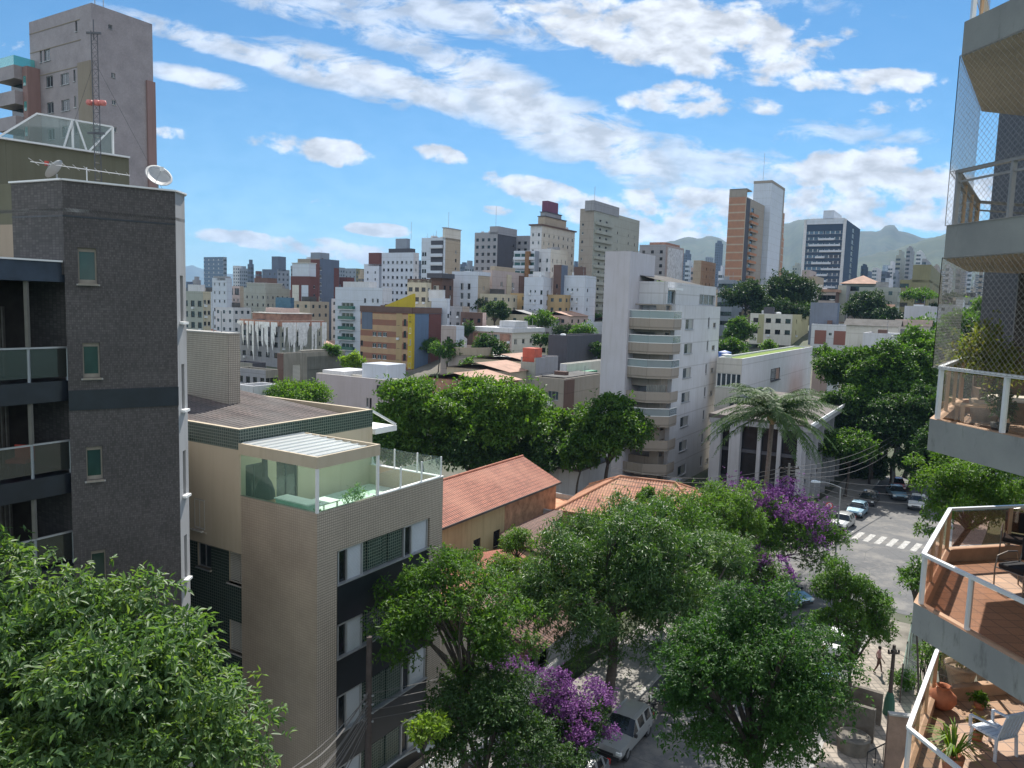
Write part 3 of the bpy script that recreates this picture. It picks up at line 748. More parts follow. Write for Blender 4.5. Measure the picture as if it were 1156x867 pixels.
def tree(name, label, base, c, R, lob=1.3, nl=18, n=20000, size=.2, leaf='leaf_mid', droop=.25, asp=.42, trunk_r=.22, seed=1, group=None, barkm='bark', flat=.75, zlo=-.4,
         extra=None, per=6, spread=1.0, trunk_h=None, blossom=None, cat='tree', jit=.22, limbs=None, fold=.25):
    """trunk with limbs to every leaf mass; crown of single leaves; all in world metres, root at the foot"""
    r = np.random.RandomState(seed); base = Vector(base); b0 = np.array(base)
    root = empty(name, base, 0, label, cat, group)
    nl = int(nl * 1.6); lob *= .86
    C, rad = lobes_in(r, nl, np.array(c) - b0, R, lob, flat, zlo)
    if extra:
        for (ex, ey, ez, er) in extra: C = np.vstack([C, np.array([[ex, ey, ez]]) - b0]); rad = np.vstack([rad, [[er, er, er * flat]]])
    P, A, S, L_, W_ = foliage(r, C, rad, n, size, droop, asp, spread, per, jit)
    me = leaf_mesh('crown', P, A, S, L_, W_, leaf, fold); o = bpy.data.objects.new('crown', me); col.objects.link(o); o.parent = root
    if blossom:
        bc, br, bn, bs = blossom; bc = np.array(bc) - b0; Cb, rb = lobes_in(r, 30, bc, br, min(br) * .28, .8, -.6)
        P, A, S, L_, W_ = foliage(r, Cb, rb, bn, bs, .0, .85, 1.2, 4, .5)
        me = leaf_mesh('blossom', P, A, S, L_, W_, 'blossom_purple'); o = bpy.data.objects.new('blossom', me); col.objects.link(o); o.parent = root
    # wood
    mb = MB(); cc = np.array(c) - b0; th = trunk_h or max(.35 * cc[2], cc[2] - R[2] * .9)
    fork = np.array([cc[0] * .45, cc[1] * .45, th]) + np.append(r.normal(0, .15, 2), 0)
    tp = branch_pts((0, 0, -.1), fork, 0, r, 6); mb.tube(tp, [trunk_r * (1.35 if i == 0 else 1.0 - .3 * i / 6) for i in range(7)], 9)
    order = np.argsort(-rad[:, 0])[: (limbs or 14)]
    for k, i in enumerate(order):
        tgt = C[i] * np.array([1, 1, 1]); mid = fork + (tgt - fork) * .5 + np.array([0, 0, .12 * np.linalg.norm(tgt - fork)])
        q = branch_pts(fork, tgt, .12 * np.linalg.norm(tgt - fork), r, 5); r0 = trunk_r * .5 * r.uniform(.7, 1)
        mb.tube(q, [r0 * (1 - .85 * j / 5) + .01 for j in range(6)], 6)
        for _ in range(3):
            d = rand_dirs(r, 1, -.1)[0] * rad[i] * .8; st = np.array(q[3]) 
            mb.tube([tuple(st), tuple(st + (C[i] + d - st) * .5 + np.array([0, 0, .1])), tuple(C[i] + d)], [r0 * .35 + .008, r0 * .2 + .006, .008], 5)
    mb.build('trunk', barkm, root, smooth=True)
    return root

plain('terracotta', (.42, .15, .075), .85, 0, .2, 6); plain('soil', (.05, .035, .025), .95)
def build_city_trees(): pass
# ---------------------------------------------------------------- near buildings
tiled('tile_beige', (.46, .395, .325), (.20, .17, .14), .105, .014, .35, .05); tiled('tile_green', (.022, .045, .038), (.15, .18, .15), .13, .016, .25, .25)
tiled('tile_olive', (.075, .078, .045), (.20, .20, .12), .13, .014, .35, .15)
tiled('stone_mosaic', (.092, .082, .080), (.058, .052, .052), .075, .006, .6, .30, None, .3)
wall('plaster_beige', (.50, .425, .32), .14); wall('plaster_olive', (.15, .145, .105), .2); wall('plaster_peach', (.36, .29, .225), .15)
plain('dark_panel', (.014, .017, .022), .35, 0, .3, 1.0, .5); plain('band_dark', (.016, .020, .028), .3, 0, .3, 2, .5); plain('blue_metal', (.045, .06, .085), .45, .3, .2, 2)
tiled('tile_beige_soft', (.46, .375, .29), (.35, .28, .215), .105, .014, .35, .04, None, .22); wall('plaster_white', (.40, .40, .41), .3); plain('white_metal', (.72, .72, .72), .45, 0, .05); plain('grey_metal', (.33, .34, .35), .45, .5, .1)
plain('terrace_floor', (.62, .70, .62), .6, 0, .1); leafy('polycarbonate', [(.75, .76, .78), (.78, .78, .79)], .55, .4, .4, (.95, 1, .97)); plain('inner_wall', (.50, .45, .36), .85, 0, .08); plain('black_iron', (.015, .015, .016), .6, 0, .2)
clear_glass('glass_green_clear', (.34, .56, .44), .10); clear_glass('glass_clear', (.5, .58, .55), .10); clear_glass('glass_smoke', (.10, .12, .12), .45); clear_glass('glass_teal', (.12, .50, .48), .55)
roof_tiles('roof_clay', (.40, .14, .085), (.08, .03, .022)); roof_tiles('roof_clay_light', (.52, .23, .13), (.14, .06, .04)); roof_tiles('roof_clay_old', (.20, .10, .075), (.04, .02, .02)); roof_tiles('roof_brown', (.14, .105, .095), (.04, .03, .03))
plain('brick_render', (.38, .22, .13), .9, 0, .4, 1.6); wall('plaster_yellow', (.52, .42, .24), .35); plain('red_cloth', (.62, .10, .07), .7, 0, .15); plain('curtain', (.14, .13, .12), .9, 0, .3)

def roof_slope(mb, e0, e1, r1, r0, m=0, pitch=.24, amp=.035, n_per=5):
    """corrugated tile plane: eave e0->e1, ridge r0->r1 (same direction), with UVs in metres"""
    e0, e1, r0, r1 = map(Vector, (e0, e1, r0, r1)); W = (e1 - e0).length; H = ((r0 - e0).length + (r1 - e1).length) / 2
    nrm = (e1 - e0).cross(r0 - e0).normalized()
    if nrm.z < 0: nrm = -nrm
    k = max(4, int(W / pitch) * n_per)
    for i in range(k):
        a, b = i / k, (i + 1) / k; za, zb = (abs(sin(pi * W / pitch * t)) * amp for t in (a, b))
        p0, p1 = e0.lerp(e1, a) + nrm * za, e0.lerp(e1, b) + nrm * zb; q0, q1 = r0.lerp(r1, a) + nrm * za, r0.lerp(r1, b) + nrm * zb
        mb.quad(p0, p1, q1, q0, m, uv=((a * W, 0), (b * W, 0), (b * W, H), (a * W, H)))

def build_beige():
    B = Bld('apartment_building', 'beige-tiled four-storey apartment block with green tile bays and a glazed rooftop terrace', 'apartment building', 358, 28, 580, zb=0, Lw=15, Rw=7.9)
    R, L, H = B.R, B.L, B.H; rt = B.root
    uP = B.u(273, 'L', 8); zR = 11.0
    u0, u1 = B.u(380.3, 'R', 9), B.u(485.3, 'R', 11.0)
    bays = [(10.32, 11.70), (7.27, 8.66), (4.10, 5.66), (1.1, 2.6)]
    mb = MB()
    mb.wallface((0, 0), (R, 0), 0, H, [(u0, .25, u1, 11.70)], .22, 0)
    mb.wallface((0, uP), (0, 0), 0, H, (), .1, 2)
    sh = [(B.u(231, 'L', 13), 12.2, B.u(219.5, 'L', 13), 13.1)]
    mb.wallface((0, L), (0, uP), zR, H + .0, (), .1, 1)
    mb.quad((0, uP, 0), (0, uP, zR), (.35, uP, zR), (.35, uP, 0), 0); mb.quad((0, L, zR), (.35, L, zR), (.35, uP, zR), (0, uP, zR), 1)
    mb.wallface((R, 0), (R, L), 0, H, (), .1, 0); mb.wallface((R, L), (.35, L), 0, H, (), .1, 1)
    # parapet: top and inner faces, terrace floor is a part of its own
    t = .18
    mb.quad((0, 0, H), (R, 0, H), (R - t, t, H), (t, t, H)); mb.quad((R, 0, H), (R, 4.36, H), (R - t, 4.36, H), (R - t, t, H)); mb.quad((0, 4.36, H), (0, 0, H), (t, t, H), (t, 4.36, H))
    mb.wallface((R - t, t), (t, t), H - .95, H, (), .1, 1); mb.wallface((t, t), (t, 4.36), H - .95, H, (), .1, 1); mb.wallface((R - t, 4.36), (R - t, t), H - .95, H, (), .1, 1)
    mb.build('wall', ['tile_beige', 'plaster_beige', 'tile_beige_soft'], rt)
    # ledge under the parapet glass, white strip
    w = MB(); w.box(3.3, -.02, H, R + .02, t, H + .04); w.box(R - t, t, H, R + .02, 4.3, H + .04); w.build('coping', 'white_paint', rt)
    B.box('terrace_floor', 'terrace_floor', t, t, H - 1.05, R - t, 4.4, H - .95)
    # right-hand face: recessed strip of windows, green tile and dark spandrels
    dp = .22; g = MB(); g.quad((u0, dp, .25), (u1, dp, .25), (u1, dp, 11.70), (u0, dp, 11.70)); g.build('tile_panel', 'tile_green', rt)
    tops = [11.70, 8.66, 5.66, 2.6, .25]
    for i, (a, b) in enumerate(bays):
        lo = tops[i + 1] if i < 3 else .25
        s_ = MB(); s_.box(u0 + .004, .06, (bays[i + 1][1] if i < 3 else .25) + .004, u1 - .004, dp - .004, a - .05)
        s_.build('spandrel', 'dark_panel', rt)
        s2 = MB(); s2.box(u0 + .004, -.03, a - .05, u1 - .004, dp, a); s2.build('sill', 'grey_metal', rt)
        wA = MB(); x0, x1 = u0 + .12, u0 + 1.55
        f = MB(); f.box(x0, .08, a, x0 + .07, .2, b - .03); f.box(x1 - .07, .08, a, x1, .2, b - .03); f.box(x0 + .5, .09, a, x0 + .56, .2, b - .03); f.box(x0, .08, b - .09, x1, .2, b - .03)
        fo = f.build('window', 'alu', rt)
        q = MB(); q.box(x0 + .57, .13, a, x1 - .08, .16, b - .09); q.build('shutter', 'shutter_white', fo)
        q = MB(); q.box(x0 + .07, .17, a, x0 + .5, .185, b - .09); q.build('pane', 'glass_black', fo)
        x0, x1 = u1 - 1.75, u1 - .06
        f = MB(); f.box(x0, .08, a, x0 + .08, .2, b - .03); f.box(x1 - .06, .08, a, x1, .2, b - .03); f.box(x0 + .5, .09, a, x0 + .58, .2, b - .03); f.box(x0, .08, b - .09, x1, .2, b - .03)
        fo = f.build('window', 'alu', rt)
        q = MB(); q.box(x0 + .6, .13, a, x1 - .07, .16, b - .09); q.build('shutter', 'shutter_white', fo)
        q = MB(); q.box(x0 + .08, .17, a, x0 + .5, .185, b - .09); q.build('pane', 'glass_black', fo)
        for xx in (u0 + 1.9, u0 + 3.2): 
            q = MB(); q.box(xx, .15, a + .05, xx + .9, dp - .006, b - .1); q.build('lattice', 'tile_green', rt)
    # left-hand recess: green tile wall with shuttered and sliding windows
    dl = .35
    rows = [(B.h(642, 262, uP + .3, 'L'), B.h(602, 262, uP + .3, 'L'))]
    hs = []; la, lb = B.u(272, 'L', 9) + .02, B.u(251, 'L', 9); lc, ld = B.u(230.5, 'L', 10), B.u(215.5, 'L', 10)
    for k in range(4):
        z1 = 10.85 - k * 3.02; hs.append((la, z1 - 1.35, lb, z1, 'shut')); hs.append((lc, z1 - 1.1, ld, z1 - .05, 'sash'))
    m2 = MB(); m2.wallface((dl, L), (dl, uP), 0, zR, [(L - q[2], q[1], L - q[0], q[3]) for q in hs], .1, 0, 1); m2.build('tile_panel', ['tile_green', 'plaster_beige'], rt)
    for q in hs:
        o = child('window', WK[q[4]], rt, (dl + .07, q[2], q[1]), -pi / 2, (q[2] - q[0], 1, q[3] - q[1]))
        s_ = MB(); s_.box(dl - .10, q[0] - .05, q[1] - .07, dl + .05, q[2] + .05, q[1]); s_.build('sill', 'inner_wall', rt)
    o = child('window', WK['shut'], rt, (-.02, sh[0][2], sh[0][1] - .6), -pi / 2, (sh[0][2] - sh[0][0], 1, 1.3))
    q = MB(); q.box(-.05, sh[0][0] - .1, 11.45, .02, sh[0][2] + .5, 11.5); q.build('sill', 'inner_wall', rt)
    # upper storey block, green tile band on top
    bt = 2.72; x1 = 7.9
    mb = MB(); y0 = 4.36; z0, z1, z2 = H - .95, H + bt - .85, H + bt
    mb.wallface((0, y0), (x1, y0), z0, z1, [(.3, H - .9, 1.3, H + 1.2), (1.9, H - .9, 3.1, H + 1.2)], .12, 1); mb.wallface((0, L), (0, y0), H, z1, (), .1, 1); mb.wallface((x1, y0), (x1, L), z0, z1, (), .1, 1)
    mb.wallface((0, y0), (x1, y0), z1, z2, (), .1, 0); mb.wallface((0, L), (0, y0), z1, z2, (), .1, 0); mb.wallface((x1, y0), (x1, L), z1, z2, (), .1, 0); mb.wallface((x1, L), (0, L), z0, z2, (), .1, 0)
    mb.quad((0, y0, z2), (x1, y0, z2), (x1 - .2, y0 + .2, z2), (.2, y0 + .2, z2), 1); mb.quad((x1, y0, z2), (x1, L, z2), (x1 - .2, L, z2), (x1 - .2, y0 + .2, z2), 1); mb.quad((0, L, z2), (0, y0, z2), (.2, y0 + .2, z2), (.2, L, z2), 1)
    mb.wallface((x1 - .2, y0 + .2), (.2, y0 + .2), z2 - .5, z2, (), .1, 1); mb.wallface((x1 - .2, L), (x1 - .2, y0 + .2), z2 - .5, z2, (), .1, 1)
    mb.build('upper_wall', ['tile_green', 'plaster_beige'], rt)
    for a, b in ((.3, 1.3), (1.9, 3.1)):
        child('window', WK['dark'], rt, (a, y0 + .08, H - .9), 0, (b - a, 1, 2.1))
    rf = MB(); roof_slope(rf, (.3, y0 + 1.0, z2 - .42), (x1 - .3, y0 + 1.0, z2 - .42), (x1 - .3, L - .2, z2 + .25), (.3, L - .2, z2 + .25), 0, .28, .05); rf.build('roof', 'roof_brown', rt)
    gt = MB(); gt.box(.2, y0 + .2, z2 - .5, x1 - .2, y0 + 1.05, z2 - .42); gt.build('gutter', 'roof_pale', rt)
    # wide white eave slab beyond the block
    e = MB(); e.box(x1, y0 - .2, H + 1.5, x1 + 1.6, L, H + 1.75); e.bar((x1, y0 + .1, z2 - .05), (x1 + 1.6, y0 - .1, H + 1.8), .14, .1); e.build('eave', 'white_paint', rt)
    # stair tower on the roof
    tz = at(269, 377, 37.9).z
    tb = MB(); tb.box(4.4, 10.6, z2 - .5, 5.1, 14.9, tz); tb.build('stair_tower', 'tile_beige', rt)
    tb = MB(); tb.box(4.36, 10.55, tz, 5.14, 14.95, tz + .06); tb.build('tower_coping', 'kerb_stone', rt)
    for yy in (11.6, 12.2): 
        q = MB(); q.tube([(4.8, yy, tz + .06), (4.8, yy, tz + 1.1)], .03, 6); q.build('vent_pipe', 'grey_metal', rt)
    # the glazed lean-to
    cx = B.u(428, 'R', 15); ct, cb = H + 2.17, H + 1.72
    c = MB(); c.box(-.06, -.06, cb, cx, .04, ct); c.box(-.06, .04, cb, .04, y0 - .01, ct); c.box(cx - .1, .04, cb, cx, y0 - .01, ct - .003); can = c.build('canopy', 'plaster_beige', rt)
    c = MB(); n = 9
    c.quad((.04, .04, ct - .16), (cx - .1, .04, ct - .16), (cx - .1, y0 - .01, ct - .02), (.04, y0 - .01, ct - .02))
    for i in range(n + 1): 
        yy = .1 + (y0 - .25) * i / n; zz = ct - .16 + .14 * i / n; c.box(.05, yy, zz, cx - .11, yy + .06, zz + .05)
    c.build('canopy_sheet', 'polycarbonate', rt)
    c = MB()
    for (x, y) in ((-.02, -.02), (cx - .1, -.02)): c.box(x, y, H, x + .1, y + .1, cb)
    c.build('canopy_post', 'white_metal', rt)
    for k in range(4):
        a = .1 + k * (cx - .25) / 4; c = MB(); c.box(a, .02, H + .02, a + (cx - .25) / 4 - .012, .032, cb); c.build('glass_panel', 'glass_green_clear', rt)
    for k in range(5):
        a = .1 + k * (y0 - .15) / 5; c = MB(); c.box(.02, a, H + .02, .032, a + (y0 - .15) / 5 - .012, cb); c.build('glass_panel', 'glass_green_clear', rt)
    # open terrace: glass balustrade on slim posts
    for (p, q) in (((cx + .05, .08), (R - .08, .08)), ((R - .08, .08), (R - .08, y0 - .1))):
        nn = 3
        for i in range(nn):
            a = Vector(p).lerp(Vector(q), i / nn); b_ = Vector(p).lerp(Vector(q), (i + 1) / nn)
            c = MB(); c.bar((a.x, a.y, H + .5), (b_.x, b_.y, H + .5), .012, .82); c.build('glass_panel', 'glass_clear', rt)
            c = MB(); c.box(b_.x - .03, b_.y - .03, H + .04, b_.x + .03, b_.y + .03, H + .95); c.build('rail_post', 'white_metal', rt)
    return B
BEIGE = build_beige()
def on_terrace(x, y, z=0.0):
    v = BEIGE.root.location + BEIGE.rd * x + BEIGE.ld * y; return (v.x, v.y, BEIGE.H - .95 + z)
def terrace_things():
    rz = BEIGE.rz
    g = empty('barbecue', on_terrace(.75, 3.75), rz, 'black hooded barbecue with a flue inside the glazed rooftop terrace', 'barbecue')
    b = MB(); b.box(-.45, -.3, 0, .45, .3, .8); b.build('base', 'brick_render', g)
    b = MB(); b.lathe([(.42, .8), (.40, 1.1), (.28, 1.45), (.13, 1.7), (.11, 2.5)], 14); b.build('hood', 'black_iron', g)
    t = empty('table', on_terrace(1.6, 1.7), rz, 'pale table inside the glazed rooftop terrace', 'table')
    b = MB(); b.box(-.9, -.45, .72, .9, .45, .77); b.build('tabletop', 'white_paint', t)
    for sx in (-.8, .8):
        for sy in (-.38, .38): b = MB(); b.box(sx - .03, sy - .03, 0, sx + .03, sy + .03, .72); b.build('leg', 'white_metal', t)
    c = empty('counter', on_terrace(.6, 1.7), rz, 'mint green counter behind the terrace glass', 'counter')
    b = MB(); b.box(-.3, -.9, 0, .3, .9, 1.05); b.build('cabinet', 'counter_mint', c); b = MB(); b.box(-.34, -.95, 1.05, .34, .95, 1.1); b.build('worktop', 'white_paint', c)
    r = np.random.RandomState(4)
    for i, (x, y, s, lab) in enumerate(((2.75, .6, 1.0, 'bushy potted plant in the corner of the rooftop terrace glass'), (.5, .45, .6, 'low potted fern behind the terrace glass by the building corner'), (4.4, .5, .55, 'small potted plant behind the open terrace balustrade'))):
        p = empty('potted_plant', on_terrace(x, y), rz, lab, 'potted plant')
        b = MB(); b.lathe([(.12 * s + .05, 0), (.2 * s + .04, .4 * s), (.17 * s, .4 * s), (.0, .36 * s)], 14); b.build('pot', 'terracotta', p)
        C = np.array([[0, 0, .85 * s], [.15 * s, .1 * s, 1.05 * s], [-.2 * s, .05 * s, .9 * s]]); rad = np.array([[.34 * s] * 3] * 3)
        P, A, S, L_, W_ = foliage(r, C, rad, 900, .11, .2, .3); me = leaf_mesh('foliage', P, A, S, L_, W_, 'leaf_bright'); o = bpy.data.objects.new('foliage', me); col.objects.link(o); o.parent = p
plain('counter_mint', (.35, .55, .45), .5)
terrace_things()

def build_dark():
    V0, V1, V2, V3 = (-11.0, 25.0), (-13.55, 23.15), (-15.0, 23.85), (-15.75, 24.2)
    VR = (-11.02, 25.75); VB = (-15.4, 33.0)
    top = 24.75; root = empty('stone_apartment_tower', (V0[0], V0[1], 0), 0, 'dark grey mosaic-clad apartment tower with glazed verandas and dishes on the roof', 'apartment building')
    l = lambda p: (p[0] - V0[0], p[1] - V0[1])
    v0, v1, v2, v3, vr, vb = map(l, (V0, V1, V2, V3, VR, VB))
    led = 22.37
    d = Vector((v0[0] - v1[0], v0[1] - v1[1])); Lf = d.length
    def fu(px, z):   # along v1 -> v0
        return Lf - solve_along(Vector((*V0, 0)), Vector((-d.x / Lf, -d.y / Lf, 0)), px, z, Lf)
    hs = []
    for (x0, x1, y0, y1) in ((88, 109.5, 281, 320), (93.5, 113, 386, 425), (97.5, 116, 501, 539), (103, 120, 616, 655)):
        zc = at((x0 + x1) / 2, (y0 + y1) / 2, 23.9).z; hz = (y1 - y0) / F_PX * 23.9 / 2
        hs.append((fu(x0, zc), zc - hz, fu(x1, zc), zc + hz))
    zb = hs[-1][1] - 2.9
    for k in range(4): q = hs[-1]; hs.append((q[0], q[1] - 2.9, q[2], q[3] - 2.9))
    mb = MB()
    mb.wallface(v1, v0, 0, top, hs, .12, 0)
    mb.wallface(v0, vr, 0, top, [(.28, z, .52, z + 1.5) for z in (20.6 - 2.93 * k for k in range(7))], .1, 1)
    mb.wallface(vr, vb, 0, top, (), .1, 1)
    mb.wallface(v2, v1, led - .4, top, (), .1, 0); mb.wallface(v3, v2, led - .4, top, (), .1, 0)
    ve = (v3[0] - 5.5, v3[1] + 2.3); 
    mb.wallface(ve, v3, 23.35 + .15, top + .0, (), .1, 2); mb.wallface(ve, v3, led - .4, 23.5, (), .1, 3)
    mb.prism([v0, vr, vb, (ve[0], ve[1] + 8), ve, v3, v2, v1], top - .9, top - .8, 4, bottom=False)
    # metal coping
    mb.build('wall', ['stone_mosaic', 'plaster_white', 'plaster_olive', 'plaster_peach', 'roof_grey'], root)
    cp = MB()
    for a, b in ((v1, v0), (v2, v1), (v3, v2), (v0, vr), (vr, vb)): cp.bar((*a, top + .03), (*b, top + .03), .16, .05)
    cp.build('coping', 'white_metal', root)
    # recessed joint and the dark floor band
    for z, hh, nm, mt, o_ in ((23.72, .05, 'joint', 'band_dark', .012), (18.15, .62, 'band', 'band_dark', .05)):
        for (a, b) in (((v1, v0),) if nm == 'band' else ((v1, v0), (v2, v1), (v3, v2))):
            dd = Vector((b[0] - a[0], b[1] - a[1])).normalized(); nn = Vector((dd.y, -dd.x)) * o_ / 2
            q = MB(); q.bar((a[0] + nn.x, a[1] + nn.y, z), (b[0] + nn.x + dd.x * .0, b[1] + nn.y, z), o_, hh); q.build(nm, mt, root)
    an = atan2(d.y, d.x); inn = Vector((-d.y, d.x)) / Lf
    for q in hs:
        p = Vector(v1) + d / Lf * q[0] + inn * .09
        o = child('window', W_TALL, root, (p.x, p.y, q[1]), an, (q[2] - q[0], 1, q[3] - q[1]))
        s_ = MB(); a = Vector(v1) + d / Lf * (q[0] - .06) - inn * .04; b = Vector(v1) + d / Lf * (q[2] + .06) - inn * .04
        s_.bar((a.x, a.y, q[1] - .04), (b.x, b.y, q[1] - .04), .12, .05); s_.build('sill', 'kerb_stone', root)
    for k in range(7):
        z = 20.6 - 2.93 * k; s_ = MB(); s_.box(v0[0] - .03, .2, z - .1, v0[0] + .12, .62, z - .02); s_.build('sill', 'white_paint', root)
    # verandas: front line runs with the city grid
    Q0 = Vector((-13.70 - V0[0], 23.45 - V0[1])); rd = Vector((RD.x, RD.y)); ld = Vector((LD.x, LD.y)); Q1 = Q0 - rd * 6.5
    bk0, bk1 = Q0 + ld * 2.2, Q0 + ld * 2.2 - rd * 6.5
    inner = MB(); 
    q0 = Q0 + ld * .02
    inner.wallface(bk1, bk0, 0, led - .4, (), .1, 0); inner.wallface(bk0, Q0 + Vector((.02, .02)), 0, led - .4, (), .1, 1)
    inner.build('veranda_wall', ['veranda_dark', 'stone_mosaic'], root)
    c = MB(); P = [Q0, Q1, Q1 + ld * 3.2, Q0 + ld * 2.6]; f = 1
    c.prism([(p.x, p.y) for p in (Q1 - ld * .15, Q0 - ld * .15 + rd * .05, Q0 + ld * 2.6, Q1 + ld * 2.6)], led - .62, led - .03, 0); c.build('canopy', 'blue_metal', root)
    c = MB(); c.prism([(p.x, p.y) for p in (Q1 - ld * .22, Q0 - ld * .22 + rd * .08, Q0 + ld * 2.6, Q1 + ld * 2.6)], led - .03, led + .02, 0); c.build('canopy_edge', 'white_metal', root)
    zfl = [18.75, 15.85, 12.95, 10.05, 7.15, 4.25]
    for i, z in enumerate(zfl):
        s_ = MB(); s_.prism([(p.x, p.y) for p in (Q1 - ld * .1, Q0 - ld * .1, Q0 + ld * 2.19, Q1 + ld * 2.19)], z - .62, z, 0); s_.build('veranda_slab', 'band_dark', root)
        ra, rb = Q0 - rd * .03, Q1
        r_ = MB(); r_.bar((ra.x, ra.y, z + 1.02), (rb.x, rb.y, z + 1.02), .07, .05); 
        for t in (0.02, 1.15, 2.9, 4.6): p = Q0 - rd * t; r_.box(p.x - .03, p.y - .03, z, p.x + .03, p.y + .03, z + 1.02)
        r_.build('railing', 'alu', root)
        for a, b in ((.05, 1.1), (1.2, 2.85), (2.95, 4.55)):
            p, q = Q0 - rd * a, Q0 - rd * b; g = MB(); g.bar((p.x, p.y, z + .55), (q.x, q.y, z + .55), .012, .86); g.build('glass_panel', 'glass_veranda', root)
        pz = z + 2.28; p = Q0 - rd * 1.15; c = MB(); c.box(p.x - .05, p.y - .05, z + 1.05, p.x + .05, p.y + .05, pz if i else led - .62); c.build('mullion', 'veranda_post', root)
        cu = MB(); a = bk0 - ld * .25 - rd * .9
        for k in range(26):
            p = a - rd * (k * .13); cu.bar((p.x, p.y, z + .05), (p.x, p.y, z + 2.2), .11, .05, up=(1, 0, 0))
        cu.build('curtain', 'curtain', root)
    # penthouse on the roof
    pb = MB(); z0, z1 = top - .8, 26.6
    A = at(8, 205, 26.6); Bq = at(146, 205, 29.5)
    a = Vector((A.x - V0[0], A.y - V0[1])); b = Vector((Bq.x - V0[0], Bq.y - V0[1])); k = Vector((-2.5, 1.2))
    dd = (b - a).normalized(); nb = Vector((-dd.y, dd.x)) * 3.2
    zA = at(8, 158, 26.6).z; 
    pb.prism([(p.x, p.y) for p in (a, b, b + nb, a + nb)], z0, zA, 0); pb.prism([(p.x, p.y) for p in (a - dd * 3, a - dd * .004, a + nb * .3, a - dd * 3 + nb * .3)], z0, zA - .004, 0); pb.build('penthouse', ['plaster_olive'], root)
    cp = MB(); n_ = Vector((dd.y, -dd.x)) * .04; p, q = a - dd * 3 + n_, b + n_; cp.bar((p.x, p.y, zA + .03), (q.x, q.y, zA + .03), .2, .06); cp.build('penthouse_coping', 'white_metal', root)
    # glazed skylight frame behind the coping
    sk = MB(); s0, s1 = a + dd * .2 + nb * .15, a + dd * 3.6 + nb * .15; hh = 1.15
    c0, c1 = s0 + dd * .9, s1
    T0 = Vector((s0.x + dd.x * .9, s0.y + dd.y * .9, zA + hh)); T1 = Vector((s1.x, s1.y, zA + hh)); B0 = Vector((s0.x - dd.x * .4, s0.y - dd.y * .4, zA + .05)); B1 = Vector((s1.x, s1.y, zA + .05)); Mi = Vector(((s0.x + s1.x) / 2, (s0.y + s1.y) / 2, zA + .05)); Tm = Vector((Mi.x + .2, Mi.y, zA + hh))
    for p, q in ((T0, T1), (B0, T0), (T1, B1), (Mi, T0.lerp(T1, .45)), (T0.lerp(T1, .45), T0.lerp(T1, .45) - Vector((0, 0, hh - .05))), (T0.lerp(T1, .5), T1 - Vector((.9 * dd.x, .9 * dd.y, hh - .05))), (T1 - Vector((.9 * dd.x, .9 * dd.y, hh - .05)), T1)): sk.bar(p, q, .06)
    so = sk.build('skylight', 'white_metal', root)
    g = MB(); g.poly([B0, B1, T1, T0]); g.build('pane', 'glass_skylight', so)
    return root, top, V0, V1
W_TALL = _window_mesh('window_tall', ['frame_taupe', 'glass_green'], .07, (), ()) if 'frame_taupe' in MATS else None
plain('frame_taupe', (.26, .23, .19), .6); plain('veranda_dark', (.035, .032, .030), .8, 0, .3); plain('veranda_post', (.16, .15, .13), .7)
clear_glass('glass_veranda', (.05, .055, .05), .55, .05); clear_glass('glass_skylight', (.20, .27, .26), .6)
W_TALL = _window_mesh('window_tall', ['frame_taupe', 'glass_green'], .11)
DARK, DTOP, DV0, DV1 = build_dark()

